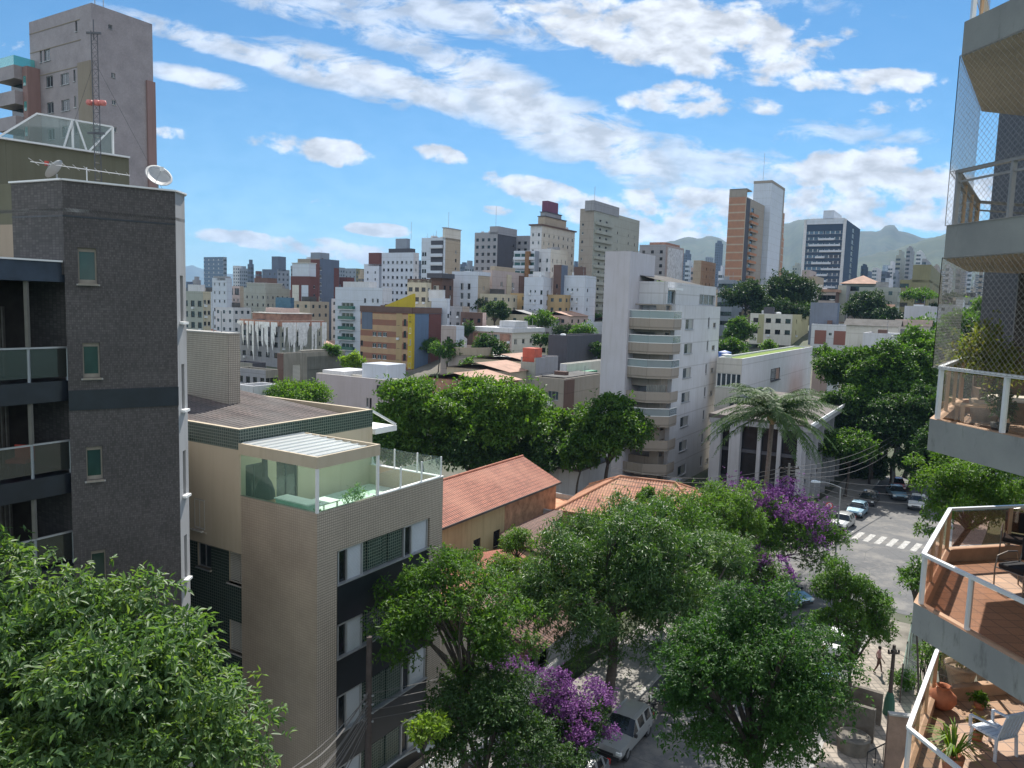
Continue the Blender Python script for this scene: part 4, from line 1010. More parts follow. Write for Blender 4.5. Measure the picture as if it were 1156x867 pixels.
def roof_gear():
    # satellite dishes, aerial, mast
    def dish(px, py, Y, rad, aim, label, group='satellite dishes on the roof edge'):
        p = at(px, py, Y); root = empty('satellite_dish', (p.x, p.y, DTOP - .8), 0, label, 'satellite dish', group)
        h = p.z - (DTOP - .8); A = Vector(aim).normalized(); q = A.to_track_quat('Z', 'Y')
        b = MB(); b.tube([(0, 0, 0), (0, 0, h - .1)], .03, 8); b.build('mast', 'grey_metal', root)
        prof = [(0.001, 0.0), (.3 * rad, .03 * rad), (.6 * rad, .11 * rad), (.85 * rad, .22 * rad), (rad, .30 * rad)]
        b = MB(); b.lathe(prof + [(rad * .99, .32 * rad)] + [(x, z + .02) for x, z in reversed(prof[:-1])], 28); b.v = [tuple(q @ Vector(v) + Vector((0, 0, h))) for v in b.v]; b.build('reflector', 'dish_grey', root, smooth=True)
        f = q @ Vector((0, 0, rad * 1.05)) + Vector((0, 0, h)); b = MB()
        for t in (0, 2.1, 4.2): e = q @ Vector((rad * .9 * cos(t), rad * .9 * sin(t), .27 * rad)) + Vector((0, 0, h)); b.tube([tuple(e), tuple(f)], .012, 5)
        b.build('feed_arm', 'grey_metal', root)
        b = MB(); b.lathe([(.001, -.08), (.06, -.08), (.07, .06), (.001, .07)], 10, tuple(f)); b.build('receiver', 'red_plastic' if px < 100 else 'white_paint', root)
    plain('dish_grey', (.42, .42, .41), .6, .1, .1); plain('red_plastic', (.55, .10, .08), .6)
    dish(178, 201, 27.5, .46, (.55, -.55, .55), 'pale round satellite dish at the roof corner of the dark tower')
    dish(64, 193, 25.5, .36, (-.75, -.1, .6), 'tilted satellite dish with a red receiver on the dark tower roof')
    # yagi aerial
    p = at(70, 186, 25); base = (at(100, 200, 25.5).x, 25.4, DTOP - .8)
    a = empty('television_aerial', base, 0, 'long white comb-like television aerial on the dark tower roof', 'aerial')
    b = MB(); b.tube([(0, 0, 0), (0, 0, 1.55)], .02, 6); b.build('pole', 'white_metal', a)
    b = MB(); b.tube([(-1.7, -.2, 1.65), (1.25, .3, 1.38)], .014, 5)
    for i in range(10):
        t = i / 9; c = Vector((-1.6 + 2.8 * t, -.18 + .46 * t, 1.64 - .25 * t)); w = .62 - .3 * t; b.tube([tuple(c + Vector((.35 * w, -w, .02))), tuple(c + Vector((-.35 * w, w, .0)))], .008, 4)
    b.build('boom', 'white_metal', a)
    # lattice mast
    m0 = at(110, 200, 27.5); tz = at(103, 22, 27.5).z; hh = tz - (DTOP - .8)
    m = empty('antenna_mast', (m0.x, 27.5, DTOP - .8), 0, 'tall slim lattice antenna mast with a red band on the dark tower roof', 'antenna mast')
    b = MB(); w = .13
    cs = [(w * cos(t), w * sin(t)) for t in (.5, 2.6, 4.7)]
    for (x, y) in cs: b.tube([(x, y, 0), (x - .02, y, hh * .94)], .016, 5)
    n = 22
    for i in range(n):
        za, zc = hh * .93 * i / n, hh * .93 * (i + 1) / n
        for k in range(3): p, q = cs[k], cs[(k + 1) % 3]; b.tube([(*p, za), (*q, zc)], .007, 3); b.tube([(*p, za), (*q, za)], .006, 3)
    b.tube([(0, 0, hh * .9), (0, 0, hh)], .02, 6); b.box(-.25, -.03, hh * .93, .25, .03, hh * .94); b.box(-.3, -.03, hh * .44, .3, .03, hh * .45); b.build('lattice', 'mast_steel', m)
    b = MB(); zz = at(108, 116, 27.5).z - (DTOP - .8)
    for dx in (-.2, .05, .25): b.lathe([(.001, -.1), (.1, -.08), (.13, 0), (.1, .08), (.001, .1)], 10, (dx, 0, zz))
    b.build('marker_lamp', 'red_faded', m, smooth=True)
    # roof stays
    b = MB(); b.tube([(0, 0, hh * .8), (2.3, 1.5, .1)], .006, 3); b.tube([(0, 0, hh * .8), (-2.2, 1.2, 1.6)], .006, 3); b.build('stay', 'mast_steel', m)
plain('mast_steel', (.12, .12, .13), .5, .6); plain('red_faded', (.60, .20, .18), .6)
roof_gear()
def veranda_things():
    rd, ld = Vector((RD.x, RD.y)), Vector((LD.x, LD.y)); Q0 = Vector((-13.70, 23.45))
    p = Q0 - rd * 1.0 + ld * 1.0; a = empty('red_box_seat', (p.x, p.y, 15.85), 0, 'bright red folding seat on the dark tower veranda', 'seat')
    b = MB(); b.box(-.3, -.25, .35, .3, .25, .45); b.build('seat', 'red_cloth', a); b = MB(); b.box(-.3, .2, .45, .3, .25, .85); b.build('backrest', 'red_cloth', a)
    for sx in (-.25, .25):
        for sy in (-.2, .2): b = MB(); b.box(sx - .02, sy - .02, 0, sx + .02, sy + .02, .35); b.build('leg', 'black_iron', a)
veranda_things()

def build_left_tower():
    tiled('tile_pinkgrey', (.36, .31, .315), (.31, .265, .27), .16, .012, .6, .06, None, .25); wall('wall_maroon_tower', (.30, .19, .175), .2)
    wall('wall_beige_rib', (.30, .25, .20), .2)
    B = Bld('tall_apartment_tower', 'tall pinkish-grey apartment tower rising behind the dark mosaic tower', 'apartment tower', 103, 90, 3, 33, 172, zb=0)
    H = B.H; hl, hr = [], []
    def L(x0, x1, y0, y1, k='sash'):
        a, b = sorted((B.u(x0, 'L'), B.u(x1, 'L'))); u = (a + b) / 2; cx = (x0 + x1) / 2; hl.append((a, B.h(y1, cx, u, 'L'), b, B.h(y0, cx, u, 'L'), k))
    def R_(x0, x1, y0, y1, k='small'):
        a, b = sorted((B.u(x0), B.u(x1))); u = (a + b) / 2; cx = (x0 + x1) / 2; hr.append((a, B.h(y1, cx, u), b, B.h(y0, cx, u), k))
    L(55, 62, 56, 69); L(50.5, 52.8, 57, 71, 'small'); L(90.5, 93, 24, 36, 'small')
    for k in range(5):
        y = 29.6 * k
        L(56.5, 64, 86 + y, 98.5 + y); L(72.7, 82, 83 + y, 95.6 + y); L(87, 89.3, 79 + y, 92 + y, 'small')
        R_(129, 133.6, 82.5 + 30.5 * k, 88 + 30.5 * k)
    R_(127, 131.6, 28, 33)
    B.walls('tile_pinkgrey', hr, hl, z0=0)
    for y, xx in ((39, 33), (60.5, 33), (88, 33)):
        z = B.h(y, 34, B.L, 'L'); q = MB(); q.box(-.04, B.u(96, 'L'), z - .05, 0, B.L, z + .05); q.build('joint', 'wall_beige_rib', B.root)
    q = MB(); q.box(-.35, 0.02, 0, 0, B.u(95, 'L'), B.h(70, 98, 1, 'L')); q.build('rib', 'wall_beige_rib', B.root)
    u1 = B.u(166, 'R', 40); q = MB(); q.box(u1, -.25, 0, B.R + .12, 3, B.h(93, 172, B.R)); q.build('side_wing', 'wall_maroon_tower', B.root)
    # stepped veranda wing at the far left corner
    yb = B.L - 1.0; q = MB(); zt = B.h(80, 30, B.L, 'L')
    for k in range(5):
        zk = zt - k * 2.95
        q.box(-2.4, yb, zk - 1.55, 0, yb + 4.5, zk, 0); q.box(-.6, yb, zk - 2.95, 0, yb + 4.5, zk - 1.55, 1)
    q.build('veranda_wing', ['tile_pinkgrey', 'glass_mid'], B.root)
    q = MB(); q.box(-1.5, B.u(50, 'L'), 0, -.01, yb - .01, zt - .05); q.build('bay', 'wall_maroon_tower', B.root)
    for k in range(4): q = MB(); z = zt - 2.3 - k * 2.95; q.box(-1.54, B.u(50, 'L') + .3, z, -1.5, yb - .3, z + 1.1); q.build('bay_window', 'glass_teal', B.root)
    g = MB(); g.box(-2.4, yb, zt, -2.36, yb + 4.5, zt + 1.1); g.box(-2.36, yb, zt, 0, yb + .04, zt + 1.1); g.build('glass_railing', 'glass_teal', B.root)
    q = MB(); q.tube([(1, 1, H), (1, 1, H + 2.2)], .06, 6); q.tube([(2, 1, H), (2, 1, H + 1.2)], .05, 6); q.build('roof_aerial', 'grey_metal', B.root)
build_left_tower()

# ---------------------------------------------------------------- tiled-roof houses on the block behind
def build_houses():
    def gable(name, label, px_r0, px_r1, z_r, half, z_e, length_extra=0, rmat='roof_clay', wmat='plaster_yellow', asym=0):
        pass
    # long gabled roof
    r0 = on_z(590, 515, 7.5); far = Vector((r0.x, r0.y, 0)); ln = 20.5; base = far - RD * ln
    B = empty('tiled_house', (base.x, base.y, 0), pi / 2 - GA, 'long single-storey house under a big red clay-tiled gable roof', 'house')
    w1, w2, zr = 3.6, 3.8, 7.5; ze = 5.75
    r = MB(); roof_slope(r, (0, -w1 - .5, ze - .1), (ln, -w1 - .5, ze - .1), (ln, 0, zr), (0, 0, zr)); roof_slope(r, (ln, w2 + .4, ze - .1), (0, w2 + .4, ze - .1), (0, 0, zr), (ln, 0, zr)); 
    ro = r.build('roof', 'roof_clay', B)
    k = MB(); k.tube([(0, 0, zr + .04), (ln, 0, zr + .04)], .11, 8); k.build('ridge', 'roof_clay_plain', ro)
    w = MB(); w.wallface((0, -w1), (ln, -w1), 0, ze, [(7.4, 2.2, 8.4, 3.5), (10.2, 2.2, 11.2, 3.5)], .12, 0); w.wallface((ln, -w1), (ln, w2), 0, ze, (), .1, 0); w.wallface((ln, w2), (0, w2), 0, ze, (), .1, 0); w.wallface((0, w2), (0, -w1), 0, ze, (), .1, 0)
    for x in (0, ln): w.poly([(x, -w1, ze), (x, w2, ze), (x, 0, zr - .05)], 0)
    w.box(11.8, -w1 - .02, 0, ln, -w1, ze - .02, 1)
    w.build('wall', ['plaster_yellow', 'brick_render'], B)
    for a in (7.4, 10.2): child('window', W_DARK, B, (a, -w1 + .08, 2.2), 0, (1, 1, 1.3))
    f = MB(); f.box(0, -w1 - .56, ze - .2, ln, -w1 - .5, ze - .04); f.build('gutter', 'roof_dark', B)
    # hipped roof in front of the white block
    a = on_z(700, 538, 6.6); b = on_z(762, 545, 6.6); c = (a + b) / 2; ang = atan2(b.y - a.y, b.x - a.x)
    H = empty('hipped_house', (c.x, c.y, 0), ang, 'house with an orange hipped clay-tile roof below the white apartment block', 'house')
    hl = (b - a).length / 2; w = 5.2; ze = 4.3; x = hl + 4.2
    E = [(-x, -w, ze), (x, -w, ze), (x, w, ze), (-x, w, ze)]; R0, R1 = (-hl, 0, 6.6), (hl, 0, 6.6)
    def hip(mb, e0, e1, r1, r0):   # tiled trapezoid / triangle with rolls running up the slope
        e0, e1, r0, r1 = map(Vector, (e0, e1, r0, r1)); W = (e1 - e0).length; d = (e1 - e0).normalized(); n = int(W / .24) * 4
        up = r0 - e0; up = (up - d * up.dot(d)); Hh = up.length; up.normalize(); nr = d.cross(up); nr = nr if nr.z > 0 else -nr
        t0 = (r0 - e0).dot(d); t1 = (r1 - e0).dot(d)
        def topat(t):
            if t < t0: return Hh * t / max(t0, 1e-6)
            if t > t1: return Hh * (W - t) / max(W - t1, 1e-6)
            return Hh
        for i in range(n):
            s0, s1 = W * i / n, W * (i + 1) / n; za, zb = (abs(sin(pi * s / .24)) * .035 for s in (s0, s1)); h0, h1 = topat(s0), topat(s1)
            P = lambda s, hh, z: tuple(e0 + d * s + up * hh + nr * z)
            mb.quad(P(s0, 0, za), P(s1, 0, zb), P(s1, h1, zb), P(s0, h0, za), 0, uv=((s0, 0), (s1, 0), (s1, h1), (s0, h0)))
    r = MB(); hip(r, E[0], E[1], R1, R0); hip(r, E[1], E[2], R1, R1); hip(r, E[2], E[3], R0, R1); hip(r, E[3], E[0], R0, R0); ro = r.build('roof', 'roof_clay_light', H)
    k = MB()
    for p, q in ((R0, R1), (E[0], R0), (E[3], R0), (E[1], R1), (E[2], R1)): k.tube([(p[0], p[1], p[2] + .05), (q[0], q[1], q[2] + .05)], .10, 8)
    k.build('ridge', 'roof_clay_plain2', ro)
    m = MB(); m.box(-x + .5, -w + .5, 0, x - .5, w - .5, ze - .02); m.build('wall', 'plaster_yellow', H)
    # lower annex roofs between the houses
    p = on_z(600, 590, 3.4)
    A = empty('annex', (p.x, p.y, 0), pi / 2 - GA, 'low annex with an old dark tiled lean-to roof between the two houses', 'outbuilding')
    r = MB(); roof_slope(r, (-5, -4.0, 2.7), (4.5, -4.0, 2.7), (4.5, 0, 3.7), (-5, 0, 3.7)); r.build('roof', 'roof_clay_old', A)
    m = MB(); m.box(-4.7, -3.6, 0, 4.2, -.1, 2.6); m.build('wall', 'plaster_peach', A)
    p = on_z(612, 565, 3.6)
    A = empty('flat_annex', (p.x, p.y, 0), pi / 2 - GA, 'flat annex with a sunlit terracotta deck inside a white parapet', 'outbuilding')
    m = MB(); m.box(-2.5, -3, 0, 3.5, 2.5, 3.1); m.build('wall', 'plaster_white', A)
    m = MB(); m.box(-2.3, -2.8, 3.1, 3.3, 2.3, 3.16); m.build('deck', 'roof_clay_plain2', A)
    m = MB()
    for q in ((-2.5, -3, 3.5, -2.8), (-2.5, 2.3, 3.5, 2.5), (-2.5, -2.8, -2.3, 2.3), (3.3, -2.8, 3.5, 2.3)): m.box(q[0], q[1], 3.1, q[2], q[3], 3.6)
    m.build('parapet', 'plaster_white', A)
    p = on_z(520, 660, 3.5)
    A = empty('lean_to_house', (p.x, p.y, 0), pi / 2 - GA, 'small house with a faded red tile roof hidden among the garden trees', 'house')
    r = MB(); roof_slope(r, (-3, -3.0, 2.8), (7, -3.0, 2.8), (7, .5, 4.0), (-3, .5, 4.0)); roof_slope(r, (7, 4.0, 2.8), (-3, 4.0, 2.8), (-3, .5, 4.0), (7, .5, 4.0)); r.build('roof', 'roof_clay', A)
    m = MB(); m.box(-2.7, -2.7, 0, 6.7, 3.7, 2.75); m.build('wall', 'plaster_peach', A)
    p = on_z(640, 555, 4.2)
    A = empty('white_outbuilding', (on_z(655, 560, 3).x, on_z(655, 535, 4).y + 2, 0), pi / 2 - GA, 'small white outbuilding under the round tree by the houses', 'outbuilding')
    m = MB(); m.box(-3, -2, 0, 5, 3, 4.6); m.build('wall', 'plaster_white', A); m = MB(); m.box(-3.2, -2.2, 4.6, 5.2, 3.2, 4.75); m.build('roof', 'roof_dark', A)
    # houses glimpsed below the big mango tree
    p = on_z(690, 735, 2.6)
    A = empty('garden_house', (p.x - 2, p.y + 4, 0), pi / 2 - GA, 'low house with a white wall and brown eave seen under the broad tree', 'house')
    m = MB(); m.wallface((-6, 0), (6, 0), 0, 2.8, [(1, 0, 2.2, 2.1), (-4 + 6, .9, -2.6 + 6, 1.9)], .12); m.wallface((-6, 8), (-6, 0), 0, 2.8); m.wallface((6, 0), (6, 8), 0, 2.8); m.build('wall', 'plaster_white', A)
    r = MB(); roof_slope(r, (-6.5, -.8, 2.7), (6.5, -.8, 2.7), (6.5, 4, 4.2), (-6.5, 4, 4.2)); roof_slope(r, (6.5, 8.8, 2.7), (-6.5, 8.8, 2.7), (-6.5, 4, 4.2), (6.5, 4, 4.2)); r.build('roof', 'roof_clay_old', A)
plain('roof_clay_plain', (.36, .14, .09), .85, 0, .3, 2); plain('roof_clay_plain2', (.50, .24, .14), .85, 0, .25, 1.2)
build_houses()
# ---------------------------------------------------------------- the white apartment block and its neighbours
wall('wall_white', (.60, .60, .62), .22, lines=2.9); wall('wall_white_cool', (.55, .59, .66), .14, lines=2.9); wall('wall_white_warm', (.62, .59, .53), .22, lines=2.9); wall('wall_cream', (.50, .45, .34), .22, lines=2.9)
wall('wall_lilac', (.52, .50, .54), .16); wall('wall_grey', (.30, .30, .32), .2, lines=2.9); wall('wall_grey_cool', (.26, .29, .34), .2); wall('wall_greygreen', (.36, .37, .33), .2, lines=2.9); wall('wall_greige', (.33, .29, .25), .2, lines=2.9)
wall('wall_beige', (.42, .35, .27), .2, lines=2.9); wall('wall_pink', (.50, .38, .34), .2); wall('wall_pinkgrey', (.44, .37, .35), .25, lines=2.9); wall('wall_maroon', (.15, .065, .06), .25); wall('wall_red', (.33, .09, .07), .25)
wall('wall_brown', (.15, .095, .08), .25, lines=2.9); wall('wall_darkgrey', (.085, .085, .10), .25); wall('wall_slate', (.13, .16, .22), .2); wall('wall_blue', (.12, .18, .28), .2); wall('wall_yellow', (.50, .38, .04), .15)
wall('wall_orange', (.42, .19, .10), .2); wall('wall_ochre', (.42, .31, .17), .2); wall('wall_olive', (.24, .22, .13), .25); wall('wall_mottled', (.30, .28, .24), .55)
striped('wall_brownbands', (.46, .30, .17), (.27, .12, .075), 2.9, 1.45); striped('wall_orangebands', (.40, .20, .12), (.45, .36, .27), 2.9, .5); striped('wall_redbrick', (.26, .10, .075), (.22, .08, .06), .3, .05)
plain('green_glassrail', (.04, .14, .12), .15, 0, .2, 2, .6); plain('roof_tile_far', (.36, .22, .16), .85, 0, .25, .5); plain('netting_white', (.62, .64, .66), .9, 0, .3, .8); plain('brick_far', (.34, .19, .14), .9, 0, .3, .8)
plain('timber_brown', (.22, .12, .06), .8, 0, .2); plain('awning_green', (.05, .20, .12), .7); plain('grassy_roof', (.14, .20, .03), .95, 0, .3, 2); plain('tank_blue', (.03, .09, .30), .5, 0, .1); plain('tank_white', (.6, .62, .64), .6, 0, .1)
plain('pale_light', (.8, .8, .8), .4, 0, .02)

def tank(B, x, y, z, s=1.0, mat='tank_white', name='water_tank'):
    q = MB(); q.lathe([(.001, 0), (.6 * s, 0), (.72 * s, 1.0 * s), (.5 * s, 1.2 * s), (.001, 1.25 * s)], 14, (x, y, z)); q.build(name, mat, B.root)
def roofbox(B, x0, y0, x1, y1, z0, h, mat, name='roof_house', cap=None):
    x0, x1 = B.R * x0, B.R * x1; y0, y1 = B.L * y0, B.L * y1
    q = MB(); q.box(x0, y0, z0, x1, y1, z0 + h); q.build(name, mat, B.root)
    if cap: q = MB(); q.box(x0 - .25, y0 - .25, z0 + h, x1 + .25, y1 + .25, z0 + h + .25); q.build(name + '_cap', cap, B.root)
def aerial(B, x, y, z, h=4): q = MB(); q.tube([(x, y, z), (x, y, z + h)], .07, 5); q.build('aerial', 'grey_metal', B.root)

def white_block():
    D = 87
    S = Bld('stair_slab_block', 'tall blank white stair slab of the pale apartment block with curved balconies', 'apartment building', 712, D, 283.5, 683, 739.5, zb=0)
    H = S.H; rt = S.root
    S.walls('wall_lilac', parapet=.3, roofmat='roof_pale')
    # main block stands right behind the slab, in the same frame: one building, more parts
    P = at(763, 343, D + 1.5); C = Vector((P.x, P.y, 0)); v = C - S.C; x0 = v.dot(S.rd); y0 = v.dot(S.ld)
    R = solve_along(C, S.rd, 813.5, 22); zt = at(763, 344, P.y).z; zt2 = at(742, 318, P.y + 1).z
    def hz(px, py, u): q = C + S.rd * u; return at(px, py, q.y).z
    def uu(px, z=15): return solve_along(C, S.rd, px, z)
    hs = []
    for k in range(7):
        zc = hz(777, 366 + 27.4 * k, uu(777)); a = uu(771.5); b = uu(780.5); hs.append((a, zc - .62, b, zc + .62, 'curt'))
        a = uu(797); b = uu(798.8); zc = hz(798, 363.5 + 26.2 * k, a); hs.append((a, zc - .75, b, zc + .6, 'small')); 
        a = uu(803); b = uu(806.2); hs.append((a, zc - .8, b, zc - .1, 'small'))
    depthy = max(4.0, S.L - y0 - .6)
    m = MB(); m.wallface((x0, y0), (x0 + R, y0), 0, zt, [q[:4] for q in hs], .14); m.wallface((x0 + R, y0), (x0 + R, y0 + depthy), 0, zt); m.wallface((x0, y0 + depthy), (x0, y0), 0, zt); m.wallface((x0 + R, y0 + depthy), (x0, y0 + depthy), 0, zt)
    m.box(x0, y0, zt - .02, x0 + R, y0 + depthy, zt, 1); m.build('wall', ['wall_white', 'roof_grey'], rt)
    for q in hs: child('window', WK[q[4]], rt, (x0 + q[0], y0 + .09, q[1]), 0, (q[2] - q[0], 1, q[3] - q[1]))
    # set-back penthouse
    ph = MB(); a = uu(791); b = uu(811.5)
    pz0, pz1 = zt, zt2 + .0
    ph.wallface((x0 - 1.2, y0 + .6), (x0 + R - .4, y0 + .6), pz0, pz1, [(uu(791) + 1.2, pz0 + .15, R + .5, pz1 - 1.15), (.0, pz0 + .1, uu(765) + .9, pz1 - 1.0)], .3)
    ph.wallface((x0 - 1.2, y0 + depthy), (x0 - 1.2, y0 + .6), pz0, pz1); ph.wallface((x0 + R - .4, y0 + .6), (x0 + R - .4, y0 + depthy), pz0, pz1); ph.box(x0 - 1.2, y0 + .6, pz1 - .3, x0 + R - .4, y0 + depthy, pz1 - .28, 1); ph.build('penthouse', ['wall_white', 'roof_dark'], rt)
    child('window', W_GREEN, rt, (x0 + uu(791), y0 + .8, pz0 + .15), 0, (R - .7 - uu(791), 1, pz1 - pz0 - 1.3))
    child('window', W_SASH, rt, (x0 - 1.2, y0 + .8, pz0 + .1), 0, (uu(765) + .9, 1, pz1 - pz0 - 1.1))
    q = MB(); q.box(x0 - 1.1, y0 - .4, pz1 - .95, x0 + uu(765) - .6, y0 + .55, pz1 - .7); q.build('light_shelf', 'white_metal', rt)
    rr = MB(); roof_slope(rr, (x0 - 1.2, y0 + 1, pz1 + .0), (x0 + R * .75, y0 + 1, pz1), (x0 + R * .75, y0 + 6, pz1 + 1.1), (x0 - 1.2, y0 + 6, pz1 + 1.1)); rr.build('penthouse_roof', 'roof_dark', rt)
    # bowed balconies on the left-hand face of the main block
    yb = y0
    def outline(o):   # from slab to main block, bulging towards the viewer
        p0 = (x0 - 3.6 - o * .3, y0 + 5.2); p1 = (x0 - 3.9 - o, y0 + 1.6); p2 = (x0 - 2.4 - o * .5, y0 - .7 - o * .5); p3 = (x0 + .0, y0 - .75 - o * .6)
        return [p0, p1, p2, p3, (x0 + .02, y0 + 5.2)]
    w = MB(); w.wallface((x0 - 2.2, y0 + 6), (x0 - 2.2, y0 + .5), 0, zt, [(.6, 3.1 * k + 1.2, 4.5, 3.1 * k + 3.2) for k in range(7)], .2); w.wallface((x0 - 2.2, y0 + .5), (x0, y0 + .5), 0, zt, [(.5, 3.1 * k + 1.2, 1.8, 3.1 * k + 3.2) for k in range(7)], .2); w.build('balcony_wall', 'wall_greige', rt)
    def level(z): return z
    tops = [zt - .05 - 2.77 * k for k in range(8)]
    slabm = None
    for k, z in enumerate(tops):
        if k == 0: continue
        zz = z + .2
        if zz < .6: break
        if slabm is None:
            q = MB(); o = outline(.0); q.prism(o[::-1] if False else o, -.25, 0.0, 0); 
            oo, oi = outline(0), outline(-.14)
            for i in range(3):
                a, b = oo[i], oo[i + 1]; q.bar((a[0], a[1], .5), (b[0], b[1], .5), .10, 1.0, 0)
            slabm = q.build('balcony', 'wall_greige', rt); slabm.location = (0, 0, zz)
            g = MB()
            for i in range(3):
                a, b = oo[i], oo[i + 1]; g.bar((a[0], a[1], 1.45), (b[0], b[1], 1.45), .03, .82, 0)
            gm = g.build('balcony_glass', 'glass_balcony', slabm)
            g2 = MB()
            for i in range(3):
                a, b = oo[i], oo[i + 1]; g2.bar((a[0], a[1], 1.02), (b[0], b[1], 1.02), .12, .06, 0); g2.bar((a[0], a[1], 1.88), (b[0], b[1], 1.88), .12, .08, 0)
            gf = g2.build('balcony_frame', 'white_paint', slabm)
            cu = MB(); a, b = oo[1], oo[2]
            for j in range(12):
                t = .1 + .8 * j / 12; p = (a[0] + (b[0] - a[0]) * t + .25, a[1] + (b[1] - a[1]) * t + .25); cu.box(p[0], p[1], .05, p[0] + .14, p[1] + .1, 1.8)
            cm = cu.build('blind', 'curtained', slabm)
        else:
            s = child('balcony', slabm, rt, (0, 0, zz))
            if k in (1, 2, 3, 5): child('balcony_glass', gm, s, (0, 0, 0)); child('balcony_frame', gf, s, (0, 0, 0))
            if k in (1, 2, 4): child('blind', cm, s, (0, 0, 0))
    # low podium wall and ramp at the foot
    p = on_z(775, 570, 1.5)
    A = empty('podium', (p.x, p.y - 3, 0), S.rz, 'white podium wall with a ramp beside the columned building', 'wall')
    q = MB(); q.box(0, 0, 0, 11, .3, 2.6); q.box(0, .3, 0, .3, 6, 2.6); q.box(.3, 5, 0, 11, 6, 2.2); q.build('wall', 'plaster_white', A)
clear_glass('glass_balcony', (.35, .40, .42), .55); 
white_block()

def columned_building():
    B = Bld('columned_hall', 'dark glazed hall with tall white columns and fins behind the palm', 'office building', 912, 78, 478, 804, 958, zb=0)
    R, L, H = B.R, B.L, B.H; rt = B.root
    m = MB(); m.box(.8, .8, 0, R - .1, L - .1, H - .9); m.build('wall', 'glass_hall', rt)
    m = MB(); m.box(-.4, -.4, H - .9, R + .4, L + .2, H - .35, 0); m.build('eave', 'wall_grey', rt)
    cc = [(0, L, H + .2), (0, 0, H - .3)]
    r = MB(); r.prism([(-.4, -.4), (R + .4, -.4), (R + .4, L + .2), (-.4, L + .2)], H - .35, [H - .2, H - .2, H + .1, H + .1], 0); r.build('roof', 'roof_corrugated', rt)
    g = MB(); g.box(-.5, -.5, H - .35, R + .5, -.38, H + .02); g.build('gutter', 'white_metal', rt)
    n = 5
    for i in range(n):   # broad columns on the left face
        y = L - 1.1 - i * (L - 1.4) / (n - 1) * .98; q = MB(); q.box(-.3 if i < 2 or i == n - 1 else .15, y, 0, .55, y + (1.15 if i in (0, 1) else .38), H - .9); q.build('column', 'wall_column', rt)
    k = 9
    for i in range(k):
        x = .4 + i * (R - .8) / (k - 1); q = MB(); q.box(x, .1, 0, x + .16, .7, H - .9 - (.0 if i % 3 else .0)); q.build('fin', 'wall_column', rt)
    for z in (3.1, 6.2): q = MB(); q.box(.55, .5, z, R - .2, .78, z + .35); q.box(.5, .5, z, .78, L - .3, z + .35); q.build('spandrel', 'wall_darkgrey', rt)
    for (a, z, c) in ((3.2, 6.8, 'pale_light'), (5.5, 6.6, 'curtained'), (8, 3.8, 'curtained')): q = MB(); q.box(a, .66, z, a + 1.2, .79, z + 1.7); q.build('blind', c, rt)
wall('wall_column', (.40, .40, .43), .25); plain('glass_hall', (.018, .018, .022), .3, 0, .4, 1.0, .15)
m_, nt_, b_ = _new('roof_corrugated'); 
def _corr():
    v = _tex(nt_); w = nt_.nodes.new('ShaderNodeTexWave'); w.inputs['Scale'].default_value = 1.6; w.bands_direction = 'X'; nt_.links.new(v, w.inputs[0])
    n = _noise(nt_, v, .6, 6); c = _mix(nt_, _ramp(nt_, n.outputs[0], .35, .7), (.19, .165, .15), (.10, .085, .08)); nt_.links.new(_mix(nt_, .35, c, w.outputs[0], 'MULTIPLY'), b_.inputs['Base Color']); b_.inputs['Roughness'].default_value = .9; _bump(nt_, b_, w.outputs[0], .6, .05)
_corr()
columned_building()

def mid(name, label, xc, D, yt, xl, xr, mR, mL=None, R=(), L=(), kR='sash', kL='sash', roof='roof_grey', zb=None, par=.8, cat='apartment building', depth=.2, **kw):
    """R / L: list of grids (cols, w, h, pitch, top[, rows])"""
    B = Bld(name, label, cat, xc, D, yt, xl, xr, zb=zb, **kw)
    if B.R < 1.2: B.R = 4.0
    if B.L < 1.2: B.L = 4.0
    if B.R >= 89: B.R = 16
    if B.L >= 89: B.L = 16
    def mk(face, gs):
        out = []
        for i, g in enumerate(gs):
            k = g[5] if len(g) > 5 else None; kk = dict(kind=k) if k else {}
            rg = g[6] if len(g) > 6 else (0, 1); Ln = B.R if face == 'R' else B.L
            out += B.grid(face, g[0], g[1], g[2], g[3], g[4], u0=rg[0] * Ln, u1=rg[1] * Ln, seed=i, **kk)
        return out
    hr, hl = mk('R', R), mk('L', L)
    mL = mL or mR
    if mL == mR: B.walls(mR, hr, hl, kR, kL, roofmat=roof, parapet=par, depth=depth)
    else: B.walls([mR, mL], hr, hl, kR, kL, roofmat=roof, parapet=par, depth=depth, mL=1)
    r = random.Random(int(xc * 7 + D)); q = MB(); z = B.H - par
    if D < 330 and B.R > 4 and B.L > 4:
        for k in range(r.choice((3, 4, 6))):
            w, l, h_ = r.uniform(.8, 2.4), r.uniform(.8, 2.4), r.uniform(.5, 1.9); x, y = r.uniform(.4, max(.5, B.R - w - .4)), r.uniform(.4, max(.5, B.L - l - .4)); q.box(x, y, z, x + w, y + l, z + h_, r.choice((0, 1, 2)))
            if r.random() < .4: q.tube([(x, y, z), (x, y, z + r.uniform(2, 4))], .05, 4, 1)
        q.build('roof_plant', ['tank_white', 'wall_grey', 'wall_brown'], B.root)
    if D < 260 and (R or L):   # air-conditioning boxes and stain-catching ledges
        q = MB()
        for (hs, fc) in ((hr, 'R'), (hl, 'L')):
            for h0 in hs:
                if r.random() < .16 and h0[3] - h0[1] < 2: 
                    a, z_ = h0[0] + .1, h0[1] - .75
                    if z_ > .5: q.box(a, -.42, z_, a + .75, -.004, z_ + .55) if fc == 'R' else q.box(-.42, a, z_, -.004, a + .75, z_ + .55)
        if q.v: q.build('air_conditioners', 'tank_white', B.root)
    return B
